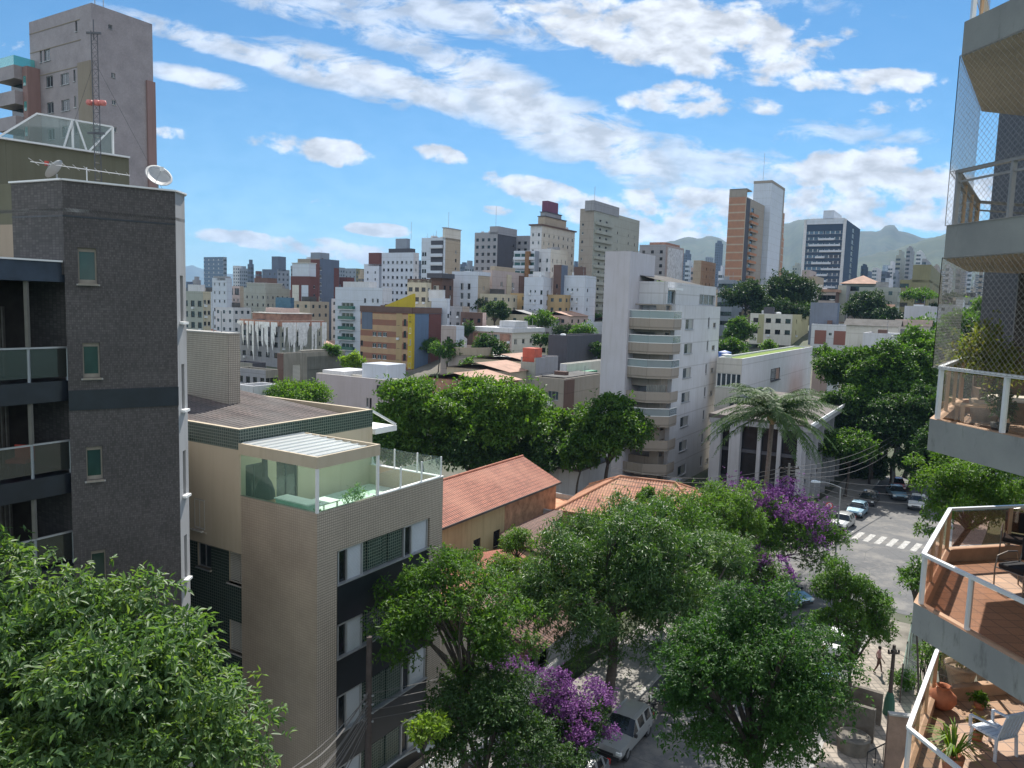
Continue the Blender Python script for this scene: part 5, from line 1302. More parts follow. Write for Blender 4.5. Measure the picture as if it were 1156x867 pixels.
def panel(B, face, f0, f1, z0, z1, mat, out=.06, name='facade_panel'):
    """raised strip of another finish on a face; f0..f1 fractions from the near corner"""
    Ln = B.R if face == 'R' else B.L; q = MB()
    if face == 'R': q.box(Ln * f0, -out, z0, Ln * f1, -.004, z1)
    else: q.box(-out, Ln * f0, z0, -.004, Ln * f1, z1)
    return q.build(name, mat, B.root)

def city():
    # --- band of buildings from the dark tower to the white slab
    B = mid('apartment_building', 'small pale block with dark corner windows beside the dark mosaic tower edge', 229, 205, 329, 206, 238, 'wall_cream', 'wall_greygreen', R=((2, .8, 1.2, 2.9, 2.2, 'small'),), L=((3, 1.6, 1.5, 2.9, 2.5, 'dark'),)); roofbox(B, .2, .2, .8, .8, B.H - .8, 2.6, 'wall_white'); 
    B = mid('apartment_building', 'slim white apartment tower with rows of tiny dark windows, next to a beige one', 256, 262, 314, 239.5, 262, 'wall_white_cool', 'wall_white_cool', L=((3, .8, 1.0, 2.9, 1.6, 'small'),)); roofbox(B, .0, .1, 1, .9, B.H - .8, 1.4, 'wall_grey')
    B = mid('apartment_building', 'narrow beige block with an open top floor beside the slim white tower', 271, 268, 323, 257, 275, 'wall_beige', 'wall_pinkgrey', L=((3, .7, 1.0, 2.9, 4.4, 'small'), (2, 2.4, 2.2, 50, .8, 'dark')))
    B = mid('apartment_building', 'wide grey-green apartment block with paired small windows, above the netted building', 300, 290, 325, 270, 327, 'wall_greygreen', 'wall_greygreen', R=((5, .8, 1.2, 2.9, 3.0, 'small'),), L=((5, .8, 1.2, 2.9, 3.0, 'small'),)); roofbox(B, .2, .2, .9, .9, B.H - .8, 2.5, 'wall_greygreen', cap='roof_pale'); roofbox(B, .4, .3, .8, .8, B.H + 1.9, 2, 'wall_brown')
    B = mid('office_building', 'low glass-fronted pavilion roof squeezed between the grey-green and red-framed blocks', 328, 225, 336, 311, 332, 'glass_blue', 'glass_blue', cat='office building'); 
    B = mid('glass_office_block', 'hazy blue-grey glass office block standing alone near the distant cone hill', 252, 620, 290, 230, 256, 'wall_grey_cool', 'glass_blue', L=((1, 26, 1.4, 3.4, 1.6, 'blue'),), R=((2, 3, 1.4, 3.4, 2, 'far'),), cat='office building')
    B = mid('apartment_tower', 'hazy slate twin tower with a square head left of the red-framed block', 313, 430, 304, 296, 327, 'wall_grey_cool', 'wall_slate', R=((3, 1.3, 1.2, 2.9, 2, 'far'),), L=((3, 1.3, 1.2, 2.9, 2, 'far'),)); roofbox(B, .1, .0, .7, .45, B.H - .8, 8, 'wall_slate')
    B = mid('apartment_building', 'apartment block with a dark red frame round two tall white panels', 350, 262, 312, 328, 352.5, 'wall_maroon', 'wall_maroon', R=((1, .8, 1, 2.9, 3, 'small'),)); panel(B, 'L', .08, .42, 1, B.H - 3, 'wall_white_cool', .12); panel(B, 'L', .56, .9, 1, B.H - 3, 'wall_white_warm', .12); roofbox(B, .1, .1, .9, .95, B.H - .8, 5.2, 'wall_white_cool', cap='roof_pale')
    B = mid('apartment_tower', 'tall tower in maroon, cream and slate strips beside the red-framed block', 361, 288, 292, 336, 383, 'wall_slate', 'wall_greige', R=((1, 1.2, 1.3, 2.9, 3, 'white', (0, .08)),), L=((1, 1.4, 1.4, 2.9, 8, 'white', (0, .3)),)); panel(B, 'L', 0, .4, B.H - 14, B.H - .3, 'wall_maroon'); panel(B, 'R', .72, .98, B.H - 16, B.H - 3, 'wall_maroon'); roofbox(B, .1, .1, .6, .5, B.H - .8, 3.2, 'wall_grey_cool')
    B = mid('apartment_building', 'low maroon and white block wedged behind the slate-striped tower', 392, 300, 313, 381, 394, 'wall_maroon', 'wall_maroon', L=((2, 1.2, 1.2, 2.9, 3, 'white'),))
    B = mid('apartment_building', 'distant flat-topped tower in olive brown on the skyline behind the white balcony block', 402, 520, 303, 389, 411, 'wall_olive', 'wall_grey_cool', R=((3, 1.2, 1.2, 3, 2, 'far'),), L=((3, 1.2, 1.2, 3, 2, 'far'),))
    B = mid('apartment_building', 'white apartment block with dark green glass balconies in the middle of its front', 432, 212, 325, 378.5, 434, 'wall_white', 'wall_white_cool', L=(([.1, .2, .36], .75, 1.2, 2.9, 3.0, 'small'), ([.9], .8, 1.0, 2.9, 5.5, 'small'), ([.73], 4.6, 1.6, 2.9, 4.4, 'green')))
    B.balconies('L', B.L * .57, B.L * .89, [B.H - 6.2 - 2.9 * k for k in range(int((B.H - 6) / 2.9))], 1.0, .2, .9, 'green_glassrail', 'wall_white'); roofbox(B, .1, .3, .9, .85, B.H - .8, 2.4, 'wall_white')
    B = mid('apartment_building', 'pale grey block with a maroon water-tower box on top, behind the balcony block', 428, 325, 298, 411, 432, 'wall_grey_cool', 'wall_white_cool', L=((2, .8, 1, 2.9, 3, 'far'),)); roofbox(B, 0, .0, .9, .7, B.H - .8, 5.5, 'wall_maroon')
    B = mid('apartment_building', 'white apartment tower with a dense grid of dark windows and a tank house', 467, 300, 285, 431, 473, 'wall_white', 'wall_white_cool', L=((7, 1.1, 1.2, 2.95, 3.2, 'small'),), R=((1, .9, 1.1, 2.95, 3.2, 'small'),)); roofbox(B, .1, .1, .9, .8, B.H - .8, 2.4, 'wall_darkgrey'); roofbox(B, .2, .25, .8, .6, B.H + 1.5, 4, 'wall_grey_cool'); aerial(B, 2, 3, B.H + 5, 7)
    B = mid('apartment_tower', 'white tower with dark recessed balconies and a taller pale slab at its end', 503, 268, 268, 476, 520, 'wall_beige', 'wall_white_cool', R=((1, .9, 1.1, 2.95, 4, 'small', (.5, .9)),), L=(([.83, .93], .9, 1.3, 2.95, 5, 'dark'),)); panel(B, 'L', .08, .6, 1, B.H - 1, 'wall_darkgrey', .05)
    B.balconies('L', B.L * .1, B.L * .58, [B.H - 3.5 - 2.95 * k for k in range(11)], 1.0, .25, .9, 'wall_white_cool', 'wall_white'); roofbox(B, 0, 0, 1, .12, B.H - .8, 4.0, 'wall_white_warm', cap='wall_grey'); aerial(B, 3, 1, B.H + 3, 6)
    B = mid('apartment_building', 'cream low block with a brown roof edge above the yellow wedge roof', 482, 226, 316, 460, 487, 'wall_cream', 'wall_cream', L=((3, 1.5, 1.2, 2.9, 2.2, 'dark'), ), R=((1, 1, 1.2, 2.9, 2.2, 'small'),)); roofbox(B, 0, 0, 1, 1, B.H - .8, 1.1, 'wall_brown')
    B = mid('apartment_building', 'dark brown apartment block next to the cream one, square windows up its side', 499, 232, 311, 486, 512, 'wall_brown', 'wall_brown', L=((1, 2.2, 2.2, 2.9, 3, 'curt'),), R=((2, 1, 1.2, 2.9, 3, 'small'),)); roofbox(B, -.3, -.3, .8, 1, B.H - .8, 1.4, 'wall_darkgrey')
    B = mid('apartment_building', 'pale blue and cream apartment block with slit windows in the centre of the city', 540, 236, 308, 511, 553, 'wall_beige', 'wall_white_cool', L=(([.35, .62], 1.1, 2.0, 2.95, 3.2, 'small'),), R=((1, .7, 1.1, 2.95, 4, 'small'),)); roofbox(B, -.02, -.02, 1.02, 1.02, B.H - .8, 1.2, 'wall_white_cool')
    B = mid('apartment_building', 'wide pinkish block with recessed vertical strips beside the pale blue one', 556, 246, 305, 545, 593, 'wall_pinkgrey', 'wall_pinkgrey', R=(([.28, .62, .93], 1.4, 1.5, 2.95, 3.5, 'curt'),)); panel(B, 'R', .42, .55, .5, B.H - 1, 'wall_cream', .3); panel(B, 'R', .80, .98, .5, B.H - 1, 'wall_brown', .3); roofbox(B, .1, .1, .7, .6, B.H - .8, 2.2, 'wall_beige')
    B = mid('apartment_tower', 'grey-mauve apartment tower with a taller dark slab at its right-hand end', 562, 318, 262, 536, 583, 'wall_darkgrey', 'wall_grey', L=((4, 1.3, 1.2, 2.95, 2.4, 'dark'),), R=((1, .9, 1.1, 2.95, 4, 'small', (.7, 1)),)); roofbox(B, 0, -.02, 1, .35, B.H - .8, 3.2, 'wall_grey'); aerial(B, 3, 3, B.H + 2, 9)
    B = mid('apartment_building', 'narrow grey block half hidden between the mauve tower and the pale tower', 597, 330, 266, 583, 600, 'wall_grey', 'wall_grey', L=((2, 1.3, 1.2, 2.95, 2.4, 'dark'),))
    B = mid('apartment_building', 'white and glass building with long curved balconies and a brown timber strip', 604, 262, 283, 580, 610, 'wall_grey_cool', 'wall_white_cool', L=((1, 9.6, 1.5, 2.95, .9, 'green'),)); B.balconies('L', 0, B.L * .95, [B.H - 2.9 * k - 2.9 for k in range(7)], 1.0, .25, .8, 'wall_white_cool', 'wall_white'); panel(B, 'L', .2, .38, B.H - 22, B.H - .2, 'timber_brown', 1.15, 'timber_strip')
    B = mid('apartment_tower', 'pale tower with stepped tiers and a purple box on its roof', 612, 284, 253, 599, 649, 'wall_white_warm', 'wall_white', R=((7, .9, 1.2, 2.95, 3.2, 'small'),), L=((2, .8, 1.1, 2.95, 3.2, 'small'),))
    roofbox(B, -.04, -.1, 1.03, 1.05, B.H - .5, .5, 'wall_brown', 'cornice'); roofbox(B, .14, .2, .78, .8, B.H, 3.2, 'wall_beige', cap='wall_darkgrey'); roofbox(B, .2, .3, .66, .8, B.H + 3.4, 1.6, 'wall_grey', cap='wall_darkgrey'); roofbox(B, .24, .3, .55, .8, B.H + 5, 4.3, 'wall_purple')
    B = mid('apartment_building', 'lower white block with slit windows in front of the tiered pale tower', 622, 262, 281, 606, 641, 'wall_white_warm', 'wall_white', R=((4, .6, 1.4, 2.95, 3.2, 'small'),), L=((2, .7, 1.4, 2.95, 3.2, 'small'),))
    B = mid('apartment_tower', 'tall beige-grey apartment tower with a broad crown and stacked dark balconies', 671, 268, 235, 655, 722, 'wall_greygreen', 'wall_greige', R=(([.13, .26, ], 1.5, 1.5, 2.95, 3.4, 'dark'), ([.5, .75, .9], .8, 1.1, 2.95, 6, 'small')), L=((1, .7, .9, 2.95, 5, 'small', (.55, 1)),))
    B.balconies('R', B.R * .02, B.R * .36, [B.H - 5.2 - 2.95 * k for k in range(15)], .9, .25, .85, 'wall_greygreen', 'wall_greygreen'); roofbox(B, -.02, -.05, .5, .6, B.H - .8, 3.4, 'wall_grey'); roofbox(B, .5, .1, .98, .6, B.H - 2.5, 1.6, 'wall_greygreen'); aerial(B, 4, 2, B.H + 3, 5)
    # white twins with a maroon shaft
    B = mid('apartment_building', 'first of two matching white blocks, pairs of tiny windows, left of the dark shaft', 614, 238, 313, 592, 624, 'wall_white_cool', 'wall_white_cool', L=(([.42, .66], .55, .75, 2.95, 4, 'small'), ([.1], .8, 1.3, 2.95, 4, 'dark')), R=((1, 1.4, 1.8, 2.95, 4, 'curt'),)); roofbox(B, .3, .1, .9, .7, B.H - .8, 2.6, 'wall_white')
    B = mid('stair_shaft', 'dark maroon and slate lift shaft standing between the two white blocks', 634, 240, 299, 625, 641, 'wall_slate', 'wall_brown', L=(([.5], .6, 1.2, 2.95, 6, 'small'),), cat='lift shaft')
    B = mid('apartment_building', 'second of the matching white blocks, with round roof tanks, right of the dark shaft', 661, 238, 311, 637, 673, 'wall_white_cool', 'wall_white_cool', L=(([.35, .6, .82], .6, .85, 2.95, 4, 'small'),), R=(([.25], .8, 1, 2.95, 4, 'small'),)); tank(B, B.R * .4, B.L * .7, B.H - .7, 1.5); roofbox(B, .1, .2, .4, .6, B.H - .8, 3.5, 'wall_brown')
    B = mid('base_block', 'long white podium under the two matching white blocks', 662, 232, 364, 590, 690, 'wall_white_cool', 'wall_white_cool', cat='podium', roof='roof_dark')
    # yellow and brown building
    B = mid('apartment_building', 'brown-striped apartment block with yellow and blue corner strips and a yellow wedge on top', 466, 190, 347, 407, 498, 'wall_blue', 'wall_brownbands', L=(([.52, .62, .72], 1.3, 1.1, 2.9, 6.6, 'white'), ([.14, .26], .9, 1.6, 2.9, 3, 'dark'), ([.97], .8, 1.3, 2.9, 9, 'dark')), R=(([.78], .9, 1.3, 2.9, 3, 'dark'),))
    panel(B, 'L', 0, .08, .3, B.H - 1.6, 'wall_yellow', .08); panel(B, 'L', .19, .3, .3, B.H - 1.6, 'wall_ochre', .05); panel(B, 'L', 0, 1, B.H - 1.5, B.H + .0, 'wall_brown', .25, 'fascia'); panel(B, 'R', 0, 1, B.H - 1.5, B.H, 'wall_brown', .25, 'fascia'); panel(B, 'R', .56, 1, .3, B.H - 1.6, 'wall_maroon', .06); panel(B, 'R', .0, .07, .3, B.H - 1.6, 'wall_yellow', .08)
    for k in range(6): B.win('L', B.L * .02, B.H - 3.6 - 2.9 * k, B.L * .055, B.H - 2.2 - 2.9 * k, 'small', -.10)
    panel(B, 'L', .76, .97, B.H - 6, B.H - 1.6, 'wall_slate', .05)
    q = MB(); z = B.H; y0, y1 = B.L * .02, B.L * .55; q.prism([(.6, y0), (1.4, y0), (1.4, y1), (.6, y1)], z - .5, [z + 3.4, z + 3.4, z + .2, z + .2]); q.build('wedge_roof', 'wall_yellow', B.root)
    r = np.random.RandomState(7)
    B = mid('apartment_building', 'plain white stepped block right behind the yellow and brown one', 505, 200, 337, 487, 508, 'wall_white_cool', 'wall_white_cool', R=((1, .8, 1, 2.9, 4, 'small'),)); roofbox(B, .1, .3, .9, 1.2, B.H - .8, 3.0, 'wall_white')
    B = mid('apartment_building', 'small grey cluster of roofs and walls beside the pale blue block', 522, 205, 346, 503, 530, 'wall_greige', 'wall_grey', R=((3, 1, 1, 2.9, 1.4, 'dark'),), L=((2, 1, 1, 2.9, 1.4, 'dark'),))
    B = mid('apartment_building', 'low brick-pink house on the slope under the pale blue block', 545, 200, 353, 520, 549, 'wall_pink', 'wall_brown', L=((3, 1, 1, 2.9, 1.6, 'dark'),))
    # rounded pink building
    B = mid('apartment_building', 'pinkish building with a round terrace drum beside the yellow and brown block', 515, 168, 368, 498, 524, 'wall_white_cool', 'wall_pinkgrey', L=((1, .9, 1.4, 2.9, 2.4, 'dark'),))
    q = MB(); hh = B.H - 4.6; cx, cy = B.R * 1.1, -1.5
    q.lathe([(4.9, 0), (4.9, hh - .9), (4.9, hh), (4.6, hh), (4.6, hh - .9), (.001, hh - .9)], 30, (cx, cy, 0)); q.build('drum', 'wall_pinkgrey', B.root); q = MB(); q.lathe([(5.0, hh - 1.6), (5.15, hh - 1.6), (5.15, hh + .1), (5.0, hh + .1)], 30, (cx, cy, 0)); q.build('drum_rim', 'wall_beige', B.root)
    q = MB(); q.prism([(B.R * .6, 1.5), (B.R * 2.1, 1.5), (B.R * 2.1, 1.8), (B.R * .6, 1.8)], hh - 1, [B.H - .5, hh + 1.5, hh + 1.5, B.H - .5]); q.build('swept_wall', 'wall_white', B.root)
    # netted building
    B = mid('apartment_building', 'apartment block wrapped in white torn scaffold netting with a brick-red top edge', 316, 214, 362, 271, 366, 'wall_greygreen', 'wall_grey', R=((6, 1.4, 1.4, 2.95, 3.2, 'curt'),), L=((5, 1.5, 1.4, 2.95, 3.2, 'dark'),)); panel(B, 'R', 0, 1, B.H - 1.6, B.H - .1, 'brick_far', .2); panel(B, 'L', 0, 1, B.H - 1.6, B.H - .1, 'brick_far', .2)
    r = random.Random(3)
    for face, Ln in (('R', B.R), ('L', B.L)):
        q = MB(); n = 26
        for i in range(n):   # ragged hanging net strips
            a, b = Ln * i / n, Ln * (i + 1) / n; dz = r.choice((2, 3, 5, 8, 12, B.H - 2)) * r.uniform(.6, 1); dz2 = dz * r.uniform(.5, 1)
            if r.random() < .12 and 0 < i < n - 1: continue
            o = .9 + r.uniform(-.15, .15)
            if face == 'R': q.quad((a, -o, B.H - dz), (b, -o - .1, B.H - dz2), (b, -o - .1, B.H - .5), (a, -o, B.H - .5))
            else: q.quad((-o, a, B.H - dz), (-o - .1, b, B.H - dz2), (-o - .1, b, B.H - .5), (-o, a, B.H - .5))
        q.build('scaffold_net', 'net_sheet', B.root)
    roofbox(B, .1, .1, .8, .8, B.H - .8, 2.6, 'brick_far', cap='roof_pale'); roofbox(B, .3, .3, .7, .7, B.H + 2, 1.4, 'wall_pink')
    B = mid('apartment_building', 'old mottled building with a brown pier and soot-stained walls below the netted block', 320, 158, 399, 313, 390, 'wall_mottled', 'wall_brown', R=(([.2], 2.2, 5, 50, 2.5, 'shut'), ([.42, .52, .62, .72, .82, .92], 1.5, 1.4, 3, 2.4, 'dark'))); roofbox(B, .3, .2, .8, .8, B.H - .8, 1.2, 'wall_mottled')
    panel(B, 'R', .36, .98, 1, B.H - 1, 'wall_mottled2', .03)
    for (lab, xc, D, yt, xl, xr, m1, m2) in (('grey utility yard building with stained walls under the netted block', 300, 150, 418, 268, 314, 'wall_mottled', 'wall_grey'), ('dark low shed roofs between the netted block and the tile stair tower', 285, 175, 410, 262, 300, 'wall_darkgrey', 'wall_mottled')):
        mid('workshop', lab, xc, D, yt, xl, xr, m1, m2, R=((3, 1.2, 1.2, 3, 1.6, 'dark'),), L=((4, 1.2, 1.2, 3, 1.6, 'dark'),), roof='roof_dark', cat='workshop')
    mid('roof_shed', 'small plain white box just above the brown roof edge of the beige block', 286, 95, 436, 268, 288, 'wall_white', cat='shed')
    # pale low building
    B = mid('low_building', 'long low pinkish-white building with a white tank box on its roof, behind the lime tree', 456, 112, 431, 357, 470, 'wall_white_warm', 'wall_pinkpale', L=(([.36, .395], .45, 1.5, 50, 3.0, 'small'), ([.22], 1.4, .9, 50, 5.6, 'dark'), ([.5, .16], .6, 1.6, 50, 6.2, 'small')), par=.5, roof='roof_pale', cat='office building')
    q = MB(); q.box(2.0, B.L * .28, B.H - .5, 6.5, B.L * .56, B.H + 2.0); q.build('tank_house', 'wall_white_cool', B.root); q = MB(); q.box(1, B.L * .72, B.H - .5, 7, B.L * .98, B.H + .5); q.build('roof_light', 'wall_white', B.root)
    q = MB(); q.box(-.06, .6, B.H - 2.6, -.004, 5.2, B.H - .9); q.build('dark_window', 'glass_black', B.root)
    # flat-roofed brick and white school-like block
    B = mid('low_building', 'flat white-roofed block with brick and white bays below the dark round tree', 578, 186, 372, 534, 612, 'wall_white_warm', 'wall_pink', L=((4, 2.2, 1.3, 2.9, 1.4, 'curt'),), R=((4, 1.3, 1.2, 2.9, 2.4, 'small'),), cat='apartment building'); roofbox(B, -.04, -.04, 1.04, 1.04, B.H - .8, 1.1, 'wall_white'); panel(B, 'L', .05, .3, 1, B.H - 1.2, 'brick_far'); panel(B, 'L', .75, 1, 1, B.H - 1.2, 'brick_far'); roofbox(B, .1, .0, .5, .4, B.H, 2, 'wall_white')
    B = mid('low_building', 'beige two-storey house with small windows behind the red roof cube', 618, 178, 386, 602, 634, 'wall_cream', 'wall_cream', R=((3, 1, 1.1, 2.9, 1.4, 'dark'),), L=((2, 1, 1.1, 2.9, 1.4, 'dark'),), cat='house')
    B = mid('low_building', 'grey box building carrying a bright red tank cube', 605, 132, 404, 588, 630, 'wall_grey', 'wall_greygreen', R=((2, .8, .9, 3, 3, 'small'),), roof='roof_grey', cat='building'); roofbox(B, .0, .1, .32, .9, B.H - .8, 2.4, 'tank_red')
    B = mid('dark_cube_building', 'windowless charcoal cube with cowls on its roof beside the white slab', 640.5, 142, 379, 636, 684, 'wall_darkgrey', 'wall_darkgrey', cat='building'); tank(B, 4, 3, B.H - .8, .8)
    B = mid('awning_shop', 'low pale building with a green awning at the foot of the charcoal cube', 640, 126, 411, 632, 684, 'wall_white_warm', 'wall_white', R=((3, 1.5, .9, 3, 3.2, 'strip'),), cat='shop'); q = MB(); q.box(-.5, -1.6, B.H - 1.8, B.R * .55, 0, B.H - 1.4); q.build('awning', 'awning_green', B.root)
    B = mid('apartment_building', 'greige low-rise with a dark brown vertical strip, above the garden trees', 637, 110, 428, 603, 684, 'wall_greige', 'wall_greige', R=(([.5], .8, 1.6, 50, 9, 'small'),), L=(([.28, .42], 1.0, 1.3, 2.9, 1.9, 'sash'),)); panel(B, 'R', 0, .22, .5, B.H - .2, 'wall_brown', .1); roofbox(B, .1, .1, .9, .9, B.H - .8, .9, 'roof_dark', 'solar_rack')
    for (lab, xc, D, yt, xl, xr) in (('house with a long sunlit orange roof behind the garden trees', 600, 142, 402, 545, 640), ('house with a pinkish metal roof below the long orange roof', 575, 128, 412, 528, 612), ('small brick-walled house just above the spreading trees', 552, 118, 424, 527, 590)):
        T = at(xc, yt, D); g = 5.5
        A = empty('roofed_house', (T.x, T.y, T.z - g), pi / 2 - GA, lab, 'house'); w = 6.5
        m = MB(); m.box(0, 0, 0, 9, w * 2, g - 1.2); m.build('wall', 'brick_far' if 'brick' in lab else 'wall_cream', A)
        r_ = MB(); r_.quad((-.5, -.5, g - 1.2), (9.5, -.5, g - 1.2), (9.5, w, g), (-.5, w, g)); r_.quad((9.5, 2 * w + .5, g - 1.2), (-.5, 2 * w + .5, g - 1.2), (-.5, w, g), (9.5, w, g)); r_.build('roof', 'roof_tile_far', A)
    # behind the white block
    B = mid('apartment_building', 'grey block with a torn white cover behind the roof of the white slab building', 752, 330, 276, 722, 772, 'wall_pinkgrey', 'wall_grey', L=((3, 1.3, 1.3, 2.95, 2.4, 'dark'),), R=((2, 1, 1.2, 2.95, 3, 'small'),)); panel(B, 'R', .1, .9, 8, B.H - 1, 'netting_white', .4, 'torn_cover'); roofbox(B, .1, .1, .9, .7, B.H - .8, 2, 'brick_far')
    B = mid('apartment_building', 'squat beige block with a tiled skirt roof seen above the white block roof', 792, 300, 294, 783, 808, 'wall_beige', 'wall_beige', R=((4, .9, 1.1, 3, 2.4, 'small'),)); roofbox(B, -.1, -.1, 1.1, 1.1, B.H * .55, .8, 'roof_tile_far', 'skirt_roof')
    B = mid('apartment_building', 'blue-grey ribbon-windowed block at the foot of the orange tower', 828, 240, 316, 811, 856, 'wall_grey_cool', 'wall_grey_cool', R=((1, 14, 1.2, 2.9, 1.2, 'dark'),), L=((3, 2.6, 1.2, 2.9, 1.2, 'dark'),))
    # twin orange tower
    B = mid('apartment_tower', 'tall orange-banded twin tower with a white stair slab on the hill', 843, 284, 222, 823, 863, 'wall_greige', 'wall_orangebands', R=(([.35], 3.6, 1.5, 2.9, 3, 'dark'),), L=()); panel(B, 'R', .0, .2, .5, B.H - .4, 'wall_darkgrey', .05)
    B.balconies('R', B.R * .2, B.R * .58, [B.H - 6 - 2.9 * k for k in range(14)], .9, .25, .9, 'wall_orange', 'wall_greige')
    q = MB(); x0 = B.u(861) - .8; x9 = B.u(874.5) - .8; hs = B.H + (222 - 195.5) / F_PX * 292; q.box(x0, -2.0, 0, x9, 5, hs); q.build('stair_slab', 'wall_white_cool', B.root); q = MB(); q.box(x0 - .1, -2.1, hs, x9 + 2.2, 5.1, hs + 1.0); q.box(x9 + .01, -2.05, 0, x9 + 2.1, 5, hs); q.build('slab_edge', 'wall_greige', B.root)
    q = MB(); x1 = x9 + 2.2; q.box(x1, -1.6, 0, x1 + 4.5, 9, B.H + .2); q.box(x1 + 4.5, -1.2, 0, x1 + 8, 9, B.H - 10); q.build('rear_wing', 'wall_orangebands', B.root); aerial(B, x0 + 2, 2, hs, 12)
    q = MB(); q.box(0, 0, B.H, .5, B.L, B.H + 3); q.box(0, 0, B.H + 2.6, 7, B.L, B.H + 3); q.build('roof_frame', 'wall_greige', B.root)
    # glass tower
    B = mid('glass_tower', 'dark blue glass apartment tower with white frame strips below the hills', 956, 400, 248, 908, 971, 'wall_darkblue', 'wall_darkblue', L=((2, 9.5, 1.5, 3.1, 5.5, 'blue'),), R=((1, 8, 2.2, 3.1, 2, 'blue'),), cat='apartment tower'); panel(B, 'L', .0, .07, 0, B.H + .5, 'wall_white', .4); panel(B, 'L', .93, 1, 0, B.H + .5, 'wall_white', .4); panel(B, 'L', .05, .95, B.H - 2, B.H + .5, 'wall_white_cool', .4)
    r = random.Random(9)
    for k in range(13):
        a = r.uniform(.05, .5); B.balconies('L', B.L * a, B.L * r.uniform(a + .2, .92), [B.H - 10 - 3.1 * k], .8, .3, .7, 'wall_white_cool', 'wall_white')
    roofbox(B, .1, .35, .6, .6, B.H - .8, 6.5, 'wall_white_cool'); roofbox(B, .1, .1, .9, .9, B.H - .8, 2.4, 'wall_white')
    B = mid('apartment_building', 'stepped beige block in front of the glass tower', 922, 300, 312, 903, 930, 'wall_beige', 'wall_beige', L=((2, .9, 1, 2.9, 5, 'small'),)); roofbox(B, .0, .45, .9, .9, B.H - .8, 3.2, 'wall_pinkgrey')
    B = mid('apartment_building', 'tile-roofed low block with dark openings under the stepped beige one', 944, 245, 327, 924, 948, 'wall_brown', 'wall_pinkgrey', L=((2, 2.8, 1.6, 2.9, 1.8, 'dark'),)); roofbox(B, -.05, -.1, 1, 1.1, B.H - .8, .9, 'roof_tile_far')
    B = mid('apartment_building', 'narrow grey pier block beside the hipped orange roof villa', 956, 250, 322, 946, 960, 'wall_grey', 'wall_greygreen')
    T = at(974, 321, 262); A = empty('villa', (T.x, T.y, T.z - 9), pi / 2 - GA, 'pale villa with a broad orange hipped roof on the hill', 'house'); 
    q = MB(); q.box(-5, -5, 0, 5, 5, 9); q.build('wall', 'wall_greygreen', A); q = MB(); q.poly([(-6.5, -6.5, 9), (6.5, -6.5, 9), (0, 0, 12)]); q.poly([(6.5, -6.5, 9), (6.5, 6.5, 9), (0, 0, 12)]); q.poly([(6.5, 6.5, 9), (-6.5, 6.5, 9), (0, 0, 12)]); q.poly([(-6.5, 6.5, 9), (-6.5, -6.5, 9), (0, 0, 12)]); q.build('roof', 'roof_tile_far', A)
    q = MB(); q.box(-5.04, -4, 6.6, -5.004, 4, 8.2); q.box(-4, -5.04, 6.6, 4, -5.004, 8.2); q.build('window', 'glass_black', A)
    # hillside blocks at the right
    B = mid('apartment_building', 'cream four-storey block with square windows above the green-roofed white building', 895, 200, 355, 847, 913, 'wall_cream2', 'wall_white_warm', L=(([.1, .33, .56, .86], 1.35, 1.15, 2.95, 1.2, 'dark'),), R=(([.25], 1.0, 1.0, 2.95, 1.3, 'dark'),)); panel(B, 'L', .66, .80, .3, B.H - .2, 'wall_olivepale', .05); tank(B, 2, 4, B.H - .6, .9)
    q = MB(); q.box(4, 6, B.H - .6, 6.2, 8.4, B.H + 1.8); q.build('tank_stand', 'wall_darkgrey', B.root)
    B = mid('apartment_building', 'white block with two tall brick-red panels on its front', 960, 182, 367, 916, 968, 'wall_white_cool', 'wall_white', L=(([.5], .7, .7, 4.2, 2.0, 'small'),), R=((2, .8, .9, 3, 3, 'small'),)); panel(B, 'L', .07, .40, 1.4, B.H - 1.5, 'wall_redbrick', .06); panel(B, 'L', .60, .90, 1.4, B.H - 1.5, 'wall_redbrick', .06)
    B = mid('grey_slab', 'blank slate-grey tank slab with a dish standing behind the red-panelled block', 946, 190, 342, 915, 948, 'wall_slate', 'wall_slate2', cat='building'); q = MB(); q.lathe([(.001, 0), (.5, .1), (.7, .3)], 14, (1, B.L * .25, B.H + .6)); q.build('dish', 'tank_white', B.root)
    B = mid('long_white_building', 'low curved-front white building half sunk in the trees by the street', 1035, 150, 378, 974, 1046, 'wall_white', 'wall_white', L=((7, .9, .8, 3, 2.6, 'sash'),), cat='building')
    B = mid('olive_building', 'unfinished olive-brown concrete building with dark openings', 1050, 240, 316, 1016, 1064, 'wall_olive', 'wall_olive', L=(([.2, .35], 1.8, 3.4, 6, 4.5, 'dark'), ([.85], 2.6, 1.2, 3, 1.2, 'dark')), R=((2, 1.6, 2.2, 5, 2, 'dark'),), cat='building'); roofbox(B, .0, .0, .9, .6, B.H - .8, 5.5, 'wall_olive')
    B = mid('white_wall_house', 'white blank-walled house with shrubs along its roof', 1056, 185, 346, 1021, 1062, 'wall_lilac', 'wall_lilac', cat='house')
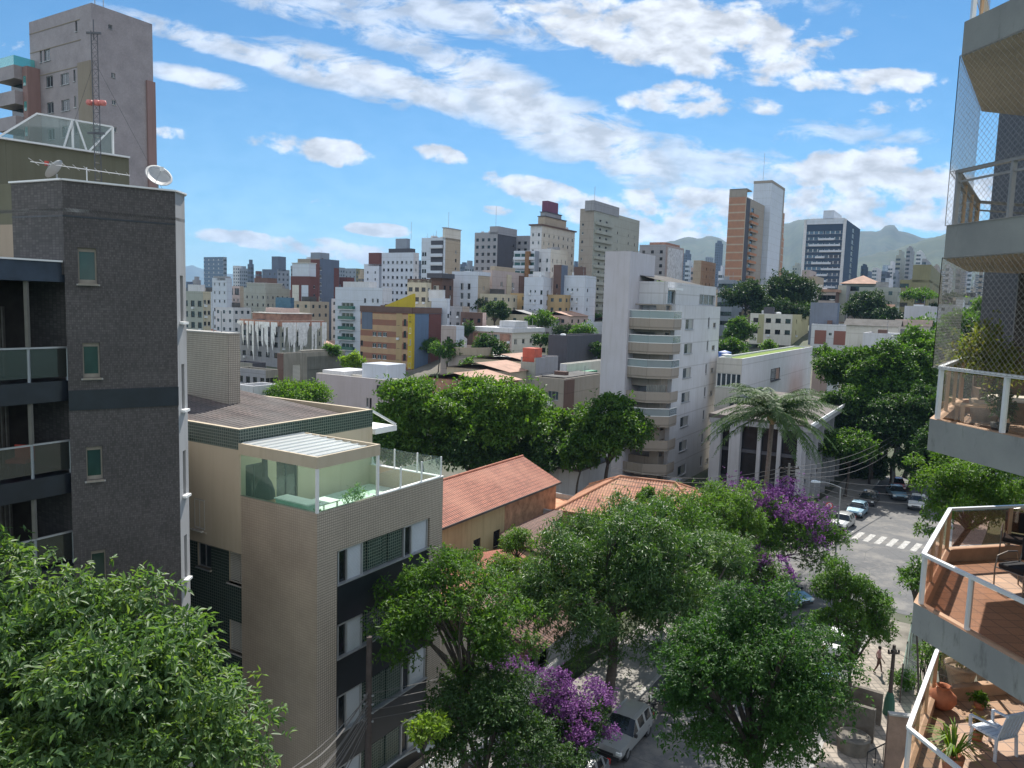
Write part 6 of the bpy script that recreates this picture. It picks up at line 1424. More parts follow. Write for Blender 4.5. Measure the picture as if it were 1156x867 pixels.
    for (lab, xc, D, yt, xl, xr, rm) in (('house with a long grey corrugated roof near the curved white building', 1015, 165, 362, 978, 1046, 'roof_dark'), ('house with a dull brown tile roof behind the safety net', 1050, 172, 362, 1030, 1072, 'roof_clay_old'), ('house with a faded terracotta roof beside the dark hillside trees', 1008, 215, 344, 996, 1014, 'roof_tile_far')):
        T = at(xc, yt, D); A = empty('roofed_house', (T.x, T.y, T.z - 6), pi / 2 - GA, lab, 'house'); ln = (xr - xl) / F_PX * D * .8
        m = MB(); m.box(0, 0, 0, ln * .5, ln, 4.8); m.build('wall', 'wall_white_warm', A); r_ = MB(); r_.quad((-.6, ln + .5, 4.7), (-.6, -.5, 4.7), (ln * .25, -.5, 6.1), (ln * .25, ln + .5, 6.1)); r_.quad((ln * .5 + .6, -.5, 4.7), (ln * .5 + .6, ln + .5, 4.7), (ln * .25, ln + .5, 6.1), (ln * .25, -.5, 6.1)); r_.build('roof', rm, A)
    B = mid('house', 'two-storey cream house with a flat roof seen through the net', 1088, 150, 352, 1073, 1108, 'wall_white_warm', 'wall_cream', R=((2, 1, 1.2, 3, 1.4, 'dark'),), L=((2, 1, 1.2, 3, 1.4, 'dark'),), cat='house'); roofbox(B, .1, .1, .8, .7, B.H - .8, 3.2, 'wall_white')
    # white building with planted roof
    B = mid('apartment_building', 'white apartment building with a grassy roof and a blue tank behind the palm', 838, 98, 405, 809, 917, 'wall_white', 'wall_white_warm', R=(([.035], .8, .9, 2.95, 3.6, 'dark'), ([.44], 2.6, 1.7, 50, 2.4, 'dark'), ), L=(([.4], 5.2, 1.8, 50, 2.0, 'strip'), ([.22], 1.4, 1.7, 3.2, 4.9, 'white')), roof='grassy_roof', par=.22); B.win('R', B.u(868.5), B.H - 4.1, B.u(878.5), B.H - 2.3, 'dark', -.03); B.win('R', B.u(845), B.H - 6.6, B.u(848), B.H - 5.7, 'dark', -.03); q = MB(); q.lathe([(.001, 0), (.8, 0), (.9, 1.1), (.001, 1.35)], 16, (6, 4, B.H - .7)); q.build('water_tank', 'tank_blue', B.root); q = MB(); q.lathe([(.001, 0), (.7, 0), (.7, .9), (.001, 1)], 16, (4.2, 3.2, B.H - .7)); q.build('water_tank', 'tank_white', B.root)
    B = mid('red_roof_shed', 'small pinkish-roofed shed between the grassy-roofed building and the big trees', 935, 120, 415, 917, 948, 'wall_white', 'wall_pink', cat='shed', roof='roof_tile_far', par=0)
    # --- hazy skyline: slimmer far towers, one object each
    r = random.Random(21)
    specs = [(214, 318, 300, 'wall_slate'), (222, 316, 420, 'wall_grey'), (268, 300, 700, 'wall_white'), (275, 303, 640, 'wall_grey_cool'), (283, 298, 520, 'wall_slate'), (292, 306, 560, 'wall_maroon'),
             (332, 300, 520, 'wall_grey'), (384, 302, 600, 'wall_grey_cool'), (396, 318, 330, 'wall_white'), (408, 310, 420, 'wall_beige'), (423, 305, 500, 'wall_grey'), (440, 306, 480, 'wall_pinkgrey'), (474, 294, 420, 'wall_slate'), (456, 312, 350, 'wall_grey'),
             (524, 298, 560, 'wall_slate'), (530, 300, 520, 'wall_grey_cool'), (527, 306, 420, 'wall_beige'), (545, 304, 480, 'wall_white'), (590, 300, 420, 'wall_grey_cool'), (650, 300, 620, 'wall_slate'), (652, 306, 420, 'wall_white_cool'),
             (736, 286, 520, 'wall_grey'), (776, 286, 900, 'wall_slate'), (778, 296, 520, 'wall_white_cool'), (785, 302, 420, 'wall_pinkgrey'), (812, 274, 950, 'wall_slate'), (816, 306, 420, 'wall_white_cool'), (801, 290, 1100, 'wall_grey_cool'), (768, 290, 1000, 'wall_white_cool'),
             (900, 300, 700, 'wall_greygreen'), (976, 300, 520, 'wall_darkblue'), (990, 302, 620, 'wall_white'), (982, 306, 700, 'wall_slate'), (1000, 306, 560, 'wall_slate'), (1008, 300, 640, 'wall_white'), (1017, 288, 520, 'wall_greygreen'), (1028, 280, 560, 'wall_grey'),
             (1040, 284, 600, 'wall_white'), (1046, 292, 500, 'wall_grey'), (1004, 314, 420, 'wall_white_cool'), (1012, 308, 460, 'wall_grey_cool'), (1058, 300, 460, 'wall_greige'), (1072, 298, 420, 'wall_white'), (1085, 304, 380, 'wall_grey'), (1098, 296, 520, 'wall_white_cool'), (1110, 306, 420, 'wall_greige'), (1122, 300, 480, 'wall_white')]
    for (px, yt, D, m) in specs:
        w = r.uniform(7, 11)
        B = mid('skyline_tower', 'faint apartment tower among the hazy towers of the far skyline', px, D, yt, px - w * .5, px + w * .5, m, m, R=((2, 1.5, 1.4, 3, 2.2, 'far'),), L=((2, 1.5, 1.4, 3, 2.2, 'far'),), group='hazy towers on the far skyline', cat='apartment tower')
        if r.random() < .6: roofbox(B, .15, .15, .8, .7, B.H - .8, r.uniform(2, 5), m)
    # --- fill between the named blocks: modest houses and small blocks
    mats = ['wall_white', 'wall_cream', 'wall_beige', 'wall_grey', 'wall_pinkgrey', 'wall_white_cool', 'wall_greygreen', 'wall_pink', 'wall_ochre']
    n = 0
    for k in range(900):
        px = r.uniform(205, 1130); D = r.uniform(150, 420)
        if px > 560 and D < 230: D += 60
        if 800 < px < 975 and D < 240: continue
        if px < 530 and D < 244: continue
        gx = at(px, 350, D); g = ground_h(gx.x, gx.y); hh = r.choice((4, 6, 6.5, 9, 12, 15, 18, 22)) if D > 200 else r.choice((4, 6, 6.5))
        yt = None
        # project roof height
        v = Vector((gx.x, gx.y, g + hh - CAM_Z)); yp = CY - F_PX * v.dot(_u) / v.dot(_f)
        if yp < 324: continue
        w = r.uniform(7, 13); n += 1
        if n > 190: break
        root = empty('house' if hh < 7 else 'apartment_building', (gx.x, gx.y, g - 1), pi / 2 - GA + r.choice((0, 0, .1)), 'modest low house in the packed mid-distance quarter' if hh < 7 else 'plain small apartment block in the packed mid-distance quarter', 'house' if hh < 7 else 'apartment building', 'small houses filling the valley quarter' if hh < 7 else 'small blocks filling the valley quarter')
        q = MB(); L_ = r.uniform(7, 12); m = r.choice(mats)
        hs = []
        rows = max(1, int(hh / 3)); 
        for a in range(rows):
            for b in range(3): hs.append((w * (b + .3) / 3, 1 + hh - 2.2 - a * 2.9, w * (b + .3) / 3 + 1.0, 1 + hh - 1.1 - a * 2.9))
        q.wallface((0, 0), (w, 0), 0, hh + 1, hs, .15, 0, 1); q.wallface((0, L_), (0, 0), 0, hh + 1, [(x * L_ / w, z0, x * L_ / w + 1, z1) for x, z0, x1_, z1 in hs], .15, 0, 1); q.wallface((w, 0), (w, L_), 0, hh + 1); q.wallface((w, L_), (0, L_), 0, hh + 1)
        q.quad((.16, .16, 0), (w, .16, 0), (w, .16, hh), (.16, .16, hh), 1); q.quad((.16, L_, 0), (.16, .16, 0), (.16, .16, hh), (.16, L_, hh), 1)
        q.build('wall', [m, 'glass_mid'], root)
        q = MB()
        if hh < 7: q.quad((-.5, -.5, hh + .9), (w + .5, -.5, hh + .9), (w + .5, L_ / 2, hh + 2.3), (-.5, L_ / 2, hh + 2.3)); q.quad((w + .5, L_ + .5, hh + .9), (-.5, L_ + .5, hh + .9), (-.5, L_ / 2, hh + 2.3), (w + .5, L_ / 2, hh + 2.3)); q.build('roof', r.choice(('roof_tile_far', 'roof_clay_plain', 'roof_grey', 'roof_pale')), root)
        else: q.box(.1, .1, hh + .3, w - .1, L_ - .1, hh + .5); q.box(w * .3, L_ * .3, hh + .5, w * .7, L_ * .6, hh + 2.6); q.build('roof', r.choice(('roof_grey', 'roof_pale', 'roof_dark')), root)
    # houses climbing the foot of the hills
    for k in range(230):
        px = r.choice((r.uniform(700, 830), r.uniform(960, 1130), r.uniform(960, 1130))); D = r.uniform(700, 2300); gx = at(px, 300, D); g = ground_h(gx.x, gx.y); hh = r.choice((6, 9, 14, 25, 40, 48)) if D > 900 else r.choice((6, 9, 20, 30)); w = r.uniform(9, 18)
        o = empty('hill_house' if hh < 10 else 'hill_tower', (gx.x, gx.y, g - 4), r.uniform(0, 1.5), 'tiny pale building scattered at the foot of the hazy hills' if hh < 10 else 'tiny hazy high-rise at the foot of the hills', 'house' if hh < 10 else 'apartment tower', 'tiny buildings at the foot of the hills' if hh < 10 else 'tiny high-rises at the foot of the hills')
        q = MB(); q.box(0, 0, 0, w, w * .8, hh + 4, 0, 1); 
        for a in range(int(hh / 3)): q.box(-.1, .8, 4.8 + 3 * a, w + .1, w * .8 - .8, 6.2 + 3 * a, 2); q.box(.8, -.1, 4.8 + 3 * a, w - .8, w * .8 + .1, 6.2 + 3 * a, 2)
        q.build('wall', [r.choice(('wall_white', 'wall_white_cool', 'wall_greige', 'wall_beige', 'wall_pinkgrey')), r.choice(('roof_tile_far', 'roof_grey')), 'glass_far'], o)
wall('wall_purple', (.17, .07, .12), .2); wall('wall_mottled2', (.17, .17, .15), .6); wall('wall_pinkpale', (.50, .44, .45), .15); wall('wall_darkblue', (.05, .075, .12), .2); wall('wall_cream2', (.55, .50, .30), .25); wall('wall_olivepale', (.38, .36, .22), .2); wall('wall_slate2', (.20, .22, .27), .2)
plain('tank_red', (.48, .11, .07), .8, 0, .15, 1); plain('net_sheet', (.80, .80, .80), .95, 0, .2, 1.2)
city()
# ---------------------------------------------------------------- the balconied block close by on the right
def stained_concrete():
    m, nt, b = _new('concrete_stained'); v = _tex(nt)
    mp = nt.nodes.new('ShaderNodeMapping'); mp.inputs['Scale'].default_value = (1, 1, .28); nt.links.new(v, mp.inputs[0])
    n = _noise(nt, mp.outputs[0], 3.2, 7, .68); n2 = _noise(nt, v, .8, 5); n3 = _noise(nt, v, 30, 3)
    a = _mix(nt, _ramp(nt, n2.outputs[0], .35, .65), (.29, .29, .265), (.22, .22, .21)); c = _mix(nt, _ramp(nt, n.outputs[0], .56, .70, 0, .85), a, (.085, .08, .07))
    nt.links.new(_mix(nt, _ramp(nt, n3.outputs[0], .3, .7, 0, .15), c, (.2, .2, .18)), b.inputs['Base Color']); b.inputs['Roughness'].default_value = .92; _bump(nt, b, n3.outputs[0], .25, .01)
stained_concrete()
plain('soffit', (.50, .46, .39), .92, 0, .12, 1.5); tiled('floor_clay', (.40, .24, .145), (.20, .13, .09), .3, .014, .55, .12, None, .25, 'o'); plain('kerb_clay', (.40, .25, .155), .8, 0, .15, 5)
plain('rail_white', (.70, .70, .69), .35, .2, .05); plain('net_thread', (.30, .28, .26), .8); tiled('wall_darktile', (.055, .042, .038), (.10, .08, .07), .12, .012, .5, .3, None, .3)
clear_glass('glass_bronze', (.22, .12, .07), .24, .03); clear_glass('glass_rail_clear', (.5, .46, .40), .05, .03)
plain('chair_plastic', (.62, .67, .74), .45, 0, .06); plain('steel_tube', (.22, .20, .18), .35, .7, .1); plain('cushion_black', (.02, .02, .022), .9, 0, .2); plain('wicker', (.13, .08, .045), .9, 0, .3, 14)
plain('pot_stone', (.30, .23, .17), .9, 0, .25, 5); plain('pot_white', (.66, .62, .56), .8, 0, .1)

OUT = [(6.80, 12.30), (7.50, 8.2), (12.6, 8.2), (12.6, 16.3), (9.0, 15.4)]
KZ = [26.02, 22.93, 19.85, 16.75, 13.72]
def inset(pts, d):
    n = len(pts); out = []
    for i in range(n):
        p, q, r = Vector(pts[i - 1]), Vector(pts[i]), Vector(pts[(i + 1) % n]); a = (q - p).normalized(); b = (r - q).normalized()
        na, nb = Vector((-a.y, a.x)), Vector((-b.y, b.x)); m = (na + nb); m /= m.length_squared / 2 * 1.0 if m.length_squared else 1
        out.append((q.x + m.x * d, q.y + m.y * d))
    return out
def build_balconies():
    rt = empty('balconied_block', (9, 12, 0), 0, 'apartment block of stained concrete balconies with white rails at the picture edge', 'apartment building')
    o = lambda p: (p[0] - 9, p[1] - 12)
    O = [o(p) for p in OUT]; I = inset(O, .17)
    def ring(mb, z0, z1, m=0, mi=None):
        n = len(O)
        for i in range(n):
            j = (i + 1) % n; a, b, c, d = O[i], O[j], I[j], I[i]
            mb.quad((*a, z0), (*b, z0), (*b, z1), (*a, z1), m); mb.quad((*c, z0), (*d, z0), (*d, z1), (*c, z1), m if mi is None else mi)
            mb.quad((*a, z1), (*b, z1), (*c, z1), (*d, z1), m if mi is None else mi)
    for k, zk in enumerate(KZ):
        mb = MB(); zb = zk - .52; zf = zk - .26
        mb.poly([(*p, zb) for p in reversed(O)], 1); ring(mb, zb, zk, 0, 2 if k >= 2 else 0)
        bal = mb.build('balcony', ['concrete_stained', 'soffit', 'kerb_clay'], rt)
        f = MB(); f.poly([(*p, zf) for p in I]); f.build('floor', 'floor_clay' if k >= 2 else 'soffit', bal)
        Mid = inset(O, .085); zr = zk + .83
        r = MB(); edges = ((0, 1), (0, 4), (4, 3))
        for a, b in edges:
            p, q = Vector(Mid[a]), Vector(Mid[b]); d = (q - p).normalized()
            r.bar((p.x, p.y, zr), (q.x, q.y, zr), .075, .05, 0)
            if k == 1: r.bar((p.x, p.y, zr - .16), (q.x, q.y, zr - .16), .03, .03, 0)
        r.build('top_rail', 'rail_white' if k != 1 else 'rail_grey', bal)
        def post(p, w=.06):
            q = MB(); q.box(p.x - w / 2, p.y - w / 2, zk, p.x + w / 2, p.y + w / 2, zr - .02); q.build('rail_post', ('rail_white' if k != 1 else 'rail_grey') if p.x < -1.4 and p.y < .5 else 'rail_tan', bal)
        A, B, C, N = (Vector(Mid[i]) for i in (0, 4, 3, 1))
        ps = {2: (1.35, 2.9), 3: (1.05, 2.2, 3.3), 1: (1.1, 2.3), 0: (1.2,), 4: (1.6, 3.0)}[k]
        dn = (N - A).normalized(); db = (B - A).normalized(); dc = (C - B).normalized()
        for t in (.03,) + ps: post(A + dn * t)
        for t in (1.3, 2.5): post(A + db * t, .045)
        for t in (0.0, 1.55, 3.0): post(B + dc * t)
        gm = {0: 'glass_rail_clear', 1: 'glass_smoke', 2: 'glass_rail_clear', 3: 'glass_bronze', 4: 'glass_rail_clear'}[k]
        segs = [(A, dn, (.08,) + ps + (4.0,)), (A, db, (.1, 1.3, 2.5, 3.75)), (B, dc, (.08, 1.55, 3.0, 3.5))]
        for si, (S, d, ts) in enumerate(segs):
            if k == 1 and si != 1: continue
            if k == 0: continue
            for t0, t1 in zip(ts, ts[1:]):
                p, q = S + d * (t0 + .04), S + d * (t1 - .04); g = MB(); g.bar((p.x, p.y, (zk + zr) / 2), (q.x, q.y, (zk + zr) / 2), .01, zr - zk - .1); g.build('glass_panel', gm, bal)
    w = MB(); P = [o(p) for p in ((10.15, 15.55), (13.5, 14.1), (13.5, 18), (10.5, 17.3))]; w.prism(P, KZ[2] - .26, 33, 0); w.build('wall', 'wall_darktile', rt)
    w = MB(); P = [o(p) for p in ((11.9, 7.9), (13.6, 7.9), (13.6, 14.5), (11.9, 14.5))]; w.prism(P, 0, 33, 0); w.build('rear_wall', 'soffit', rt)
    w = MB(); P = [o(p) for p in ((8.6, 9.2), (11.8, 9.2), (11.8, 15.2), (9.6, 15.2))]; w.prism(P, 0, KZ[4] - .52, 0); w.build('lower_wall', 'concrete_stained', rt)
    # pale underside downstand of the storey seen through the rail
    # safety nets of knotted thread
    Mid = inset(O, -.02)
    def net(p0, p1, z0a, z0b, z1a, z1b, sp=.10):
        p0, p1 = Vector((*p0, 0)), Vector((*p1, 0)); L_ = (p1 - p0).length; H_ = max(z1a - z0a, z1b - z0b); mb = MB(); w = .0022
        def P(u, v):
            t = u / L_; za = z0a + (z0b - z0a) * t; zb = z1a + (z1b - z1a) * t; q = p0.lerp(p1, t); return Vector((q.x, q.y, za + (zb - za) * v / H_))
        n = int((L_ + H_) / sp)
        w = .0014
        for s in (1, -1):
            for i in range(n + 1):
                c = i * sp; 
                a = (c, 0.0) if c <= L_ else (L_, c - L_); b = (0.0, c) if c <= H_ else (c - H_, H_)
                if s < 0: a = (L_ - a[0], a[1]); b = (L_ - b[0], b[1])
                if abs(a[0] - b[0]) > .02: mb.bar(P(*a), P(*b), w * 2, w * 2)
        for a, b in (((0, 0), (L_, 0)), ((0, H_), (L_, H_)), ((0, 0), (0, H_))): mb.bar(P(*a), P(*b), .008)
        return mb
    for (z0, z1) in ((KZ[1] + .83, KZ[0] - .5), (KZ[2] + .83, KZ[1] - .5), (KZ[0] + .83, KZ[0] + 2.5)):
        m = net(Mid[0], Mid[1], z0, z0, z1, z1); m.build('safety_net', 'net_thread', rt)
        m = net(Mid[0], Mid[4], z0, z0, z1, z1); m.build('safety_net', 'net_thread', rt)
    m = net(Mid[0], Mid[1], KZ[1], KZ[1], KZ[1] + .83, KZ[1] + .83); m.build('safety_net', 'net_thread', rt)
    m = net((10.1 - 9, 15.5 - 12), (12.0 - 9, 14.7 - 12), KZ[2], KZ[2], KZ[1] - .5, KZ[1] - .5, .11); m.build('safety_net', 'net_thread', rt)
plain('rail_grey', (.30, .29, .28), .5, .2, .1); plain('rail_tan', (.50, .33, .20), .6, 0, .1)
build_balconies()

def furniture():
    F3, F4, F2 = KZ[3] - .26, KZ[4] - .26, KZ[2] - .26
    # tubular armchairs with black cushions
    def tube_chair(px, py, rz, lab):
        p = on_z(px, py, F3); c = empty('tubular_chair', (p.x, p.y, F3), rz, lab, 'armchair', 'tubular metal chairs on the clay-floored balcony')
        for s in (-1, 1):
            q = MB(); x = .28 * s; q.tube([(x, -.28, 0), (x, -.3, .35), (x, -.26, .62), (x, 0, .68), (x, .25, .66), (x, .33, .4), (x, .36, 0)], .014, 7); q.build('arm_frame', 'steel_tube', c)
            q = MB(); q.tube([(x * .8, .25, .42), (x * .85, .36, .8), (x * .5, .4, .98), (0, .41, 1.02)], .012, 6); q.build('back_frame', 'steel_tube', c)
        q = MB(); q.tube([(-.28, -.28, .02), (.28, -.28, .02)], .012, 6); q.tube([(-.28, .3, .4), (.28, .3, .4)], .012, 6); q.tube([(-.28, -.27, .4), (.28, -.27, .4)], .012, 6); q.build('cross_bar', 'steel_tube', c)
        q = MB(); q.box(-.26, -.27, .40, .26, .26, .50); s_ = q.build('seat_cushion', 'cushion_black', c); md = s_.modifiers.new('b', 'BEVEL'); md.width = .04; md.segments = 3
        q = MB(); q.box(-.25, .30, .5, .25, .38, .95); s_ = q.build('back_cushion', 'cushion_black', c); md = s_.modifiers.new('b', 'BEVEL'); md.width = .035; md.segments = 3
    tube_chair(1146, 632, radians(-35), 'farther tubular metal chair with a black cushion on the clay-floored balcony')
    tube_chair(1150, 668, radians(-70), 'nearer tubular metal chair with a black cushion on the clay-floored balcony')
    # white plastic armchair
    p = on_z(1120, 848, F4); c = empty('plastic_chair', (p.x, p.y, F4), radians(200), 'pale blue-white plastic garden armchair on the balcony with the clay pots', 'garden chair')
    for sx in (-.25, .25):
        for sy in (-.24, .24): q = MB(); q.bar((sx * 1.1, sy * 1.1, 0), (sx, sy, .42), .05, .03); q.build('leg', 'chair_plastic', c)
        q = MB(); q.bar((sx * 1.15, -.28, .62), (sx * 1.1, .26, .66), .06, .025); q.bar((sx * 1.15, -.26, .4), (sx * 1.15, -.27, .62), .05, .03); q.build('armrest', 'chair_plastic', c)
    q = MB(); 
    for i in range(5): q.box(-.25, -.25 + i * .102, .41, .25, -.25 + i * .102 + .085, .435)
    q.box(-.27, -.27, .39, .27, .27, .41); q.build('seat', 'chair_plastic', c)
    q = MB()
    for i in range(6): x = -.22 + i * .088; q.bar((x, .25, .42), (x * 1.05, .40, .92), .062, .02)
    q.bar((-.25, .40, .93), (.25, .40, .93), .05, .05); q.build('backrest', 'chair_plastic', c)
    # pots and plants
    def pot(px, py, F, prof, mat, lab, fol=None, name='potted_plant', cat='potted plant'):
        p = on_z(px, py, F) if px > 50 else Vector((px, py, F)); r_ = empty(name, (p.x, p.y, F), 0, lab, cat); q = MB(); q.lathe(prof, 26); q.build('pot', mat, r_, smooth=True)
        if fol:
            z0, w, h, n, s, mat2, dr, asp = fol; r = np.random.RandomState(int(px)); C = np.array([[0, 0, z0 + h * .5], [w * .4, 0, z0 + h * .35], [-w * .4, w * .2, z0 + h * .45], [0, -w * .3, z0 + h * .3], [w * .1, w * .4, z0 + h * .7]]); rad = np.outer([1, .8, .8, .8, .7], [w * .55, w * .55, h * .4])
            P, A, S, L_, W_ = foliage(r, C, rad, n, s, dr, asp, 1.0, 5, .3); me = leaf_mesh('foliage', P, A, S, L_, W_, mat2); o = bpy.data.objects.new('foliage', me); col.objects.link(o); o.parent = r_
            q = MB()
            for i in range(7): e = C[i % 5] + r.normal(0, w * .15, 3); q.tube([(0, 0, z0 * .8), tuple(np.array([0, 0, z0]) * .5 + e * .5), tuple(e)], .008, 4)
            q.build('stem', 'bark', r_)
        return r_
    big = [(.001, 0), (.19, 0), (.24, .2), (.31, .50), (.34, .52), (.34, .57), (.29, .57), (.28, .48), (.001, .48)]
    pot(1083, 778, F4, big, 'pot_stone', 'big grey-brown ribbed planter with a leafy shrub on the lowest balcony', (.5, .42, .75, 1500, .09, 'leaf_bright', .1, .5))
    pot(1112, 770, F4, [(.001, 0), (.15, 0), (.2, .3), (.22, .38), (.18, .38), (.001, .33)], 'pot_stone', 'square-shouldered stone pot beside the big ribbed planter', (.38, .25, .4, 500, .08, 'leaf_mid', .1, .5))
    pot(1143, 782, F4, [(.001, 0), (.14, 0), (.2, .3), (.22, .32), (.22, .38), (.17, .37), (.001, .3)], 'pot_white', 'pale rimmed pot at the far end of the pot row', (.34, .22, .35, 300, .07, 'leaf_red', .1, .5))
    pot(1131, 775, F4, [(.001, 0), (.12, 0), (.17, .26), (.19, .3), (.001, .27)], 'pot_stone', 'small pot of red-tinged leaves next to the pale rimmed pot', (.28, .24, .4, 420, .08, 'leaf_red', .1, .5))
    pot(1063, 800, F4, [(.001, 0), (.10, .0), (.20, .08), (.26, .2), (.25, .31), (.15, .40), (.10, .43), (.13, .48), (.15, .5), (.12, .5), (.08, .43)], 'terracotta', 'round-bellied terracotta jug with two ears by the railing', None, 'clay_jug', 'jug')
    pot(1105, 800, F4, [(.001, 0), (.08, 0), (.11, .14), (.001, .13)], 'terracotta', 'small bright green plant in front of the big planter', (.13, .16, .22, 260, .09, 'leaf_bright', .2, .5))
    pot(1102, 835, F4, [(.001, 0), (.09, 0), (.12, .18), (.001, .16)], 'terracotta', 'low red-leaved plant between the jug and the plastic chair', (.18, .2, .34, 330, .09, 'leaf_red', .2, .35))
    # spiky plant
    p = on_z(1074, 872, F4); r_ = empty('spiky_plant', (p.x, p.y, F4), 0, 'spiky long-leaved plant at the front rail of the lowest balcony', 'potted plant'); q = MB(); q.lathe([(.001, 0), (.14, 0), (.19, .32), (.16, .32), (.001, .28)], 20); q.build('pot', 'terracotta', r_)
    rr = random.Random(3); q = MB()
    for i in range(90):
        t = rr.uniform(0, 6.28); l = rr.uniform(.4, .85); up = rr.uniform(.5, 1.4); d = Vector((cos(t), sin(t), 0)); s = Vector((-sin(t), cos(t), 0)) * .014
        a = Vector((0, 0, .3)); b = a + d * l * .35 + Vector((0, 0, l * .5 * up)); c_ = a + d * l * .85 + Vector((0, 0, l * .55 * up - .1)); q.quad(a - s, a + s, b + s, b - s); q.poly([b - s, b + s, c_])
    q.build('blades', 'leaf_lime', r_)
    # upper balcony: shrub, wicker sofa, small plant
    pot(8.8, 14.1, F2, [(.001, 0), (.2, 0), (.27, .4), (.23, .4), (.001, .36)], 'pot_stone', 'tall airy shrub in a pot above the wicker sofa balcony rail', (.5, .75, 1.35, 2600, .10, 'leaf_lime2', .15, .4))
    pot(7.95, 12.3, F2, [(.001, 0), (.1, 0), (.14, .22), (.001, .2)], 'black_iron', 'small dark shrub in a black pot behind the balcony rail post', (.22, .22, .65, 500, .08, 'leaf_dark', .1, .5))
    p = Vector((9.7, 14.2, F2)); s = empty('wicker_sofa', (p.x, p.y, F2), radians(-22), 'brown wicker sofa on the balcony with the tall airy shrub', 'sofa')
    q = MB(); q.box(-.9, -.38, .0, .9, .38, .36); q.build('base', 'wicker', s); q = MB(); q.box(-.9, .28, .36, .9, .42, .78); q.build('backrest', 'wicker', s)
    for x in (-.9, .78): q = MB(); q.box(x, -.38, .36, x + .12, .28, .58); q.build('armrest', 'wicker', s)
    for x in (-.76, .02): q = MB(); q.box(x, -.36, .36, x + .74, .27, .47); o = q.build('seat_cushion', 'pot_white', s); md = o.modifiers.new('b', 'BEVEL'); md.width = .04; md.segments = 2
    p = Vector((8.35, 13.45, F2)); t = empty('slatted_bench', (p.x, p.y, F2), radians(-15), 'low slatted wooden bench in the balcony corner', 'bench')
    q = MB()
    for i in range(6): q.box(-.42, -.22 + i * .078, .34, .42, -.22 + i * .078 + .055, .37)
    q.build('seat', 'rail_tan', t)
    for x in (-.36, .36):
        for y in (-.18, .18): q = MB(); q.box(x - .03, y - .03, 0, x + .03, y + .03, .34); q.build('leg', 'rail_tan', t)
leafy('leaf_lime2', [(.10, .13, .03), (.16, .20, .05), (.20, .12, .05)], .4)
furniture()

# ---------------------------------------------------------------- below the balconies: garden wall, green screen, steps
plain('concrete_shaded', (.15, .135, .115), .95, 0, .35, 1.5); plain('wall_raw', (.25, .17, .13), .95, 0, .3, 1.2); clear_glass('screen_green', (.10, .30, .18), .55, .3); plain('pole_wood', (.075, .06, .055), .9, 0, .25, 5); plain('pole_concrete', (.20, .19, .175), .9, 0, .15, 4)  # concrete of steps and planter: shade put into its colour by darkening
def lower_right():
    a, b = on_z(1003, 806, 3.0), on_z(1052, 812, 3.0)
    w = empty('garden_wall', (a.x, a.y, 0), 0, 'bare brown garden wall below the lowest balcony', 'wall'); q = MB(); v = b - a; q.bar((0, 0, 1.5), (v.x * 1.6, v.y * 1.6, 1.5), .22, 3.0); q.build('wall', 'wall_raw', w); q = MB(); q.bar((0, 0, 3.04), (v.x * 1.6, v.y * 1.6, 3.04), .30, .08); q.build('coping', 'concrete', w)
    a, b = on_z(1016, 790, .3), on_z(1034, 698, .3); s = empty('green_screen', (a.x, a.y, .1), 0, 'translucent green netting screen beside the pavement under the balconies', 'screen'); v = b - a
    q = MB(); q.bar((0, 0, 1.15), (v.x, v.y, 1.15), .02, 2.1); q.build('sheet', 'screen_green', s)
    for t in (0, .25, .5, .75, 1): q = MB(); q.box(v.x * t - .03, v.y * t - .03, 0, v.x * t + .03, v.y * t + .03, 2.3); q.build('post', 'pole_wood', s)
    # planter blocks and steps by the entrance
    p = on_z(985, 830, 0); e = empty('entrance_steps', (p.x, p.y, 0), radians(55), 'shade-darkened concrete entrance steps with side walls at the foot of the balconied block', 'steps')
    for i in range(5): q = MB(); q.box(-.9, i * .38, 0, .9, i * .38 + .38, .3 + .28 * i); q.build('step', 'concrete_shaded', e)
    for x in (-1.15, .9): q = MB(); q.box(x, -.2, 0, x + .25, 2.4, 1.9); q.build('side_wall', 'concrete_shaded', e)
    p = on_z(962, 850, 0); g = empty('stone_planter', (p.x, p.y, .1), 0, 'round-topped stone planter beside the entrance steps', 'planter'); q = MB(); q.lathe([(.001, 0), (.7, 0), (.8, .8), (.7, .85), (.62, .75), (.001, .72)], 20); q.build('basin', 'concrete_shaded', g)
    q = MB(); r = random.Random(4)
    p = on_z(1000, 862, 0); g = empty('rail_fence', (p.x, p.y, 0), radians(30), 'thin iron handrail by the entrance steps', 'handrail'); q = MB(); q.tube([(-1.5, 0, 1.0), (1.8, 0, 1.2)], .03, 6)
    for t in range(6): q.tube([(-1.5 + t * .62, 0, 0), (-1.5 + t * .62, 0, 1.0 + t * .04)], .02, 5)
    q.build('rail', 'black_iron', g)
lower_right()

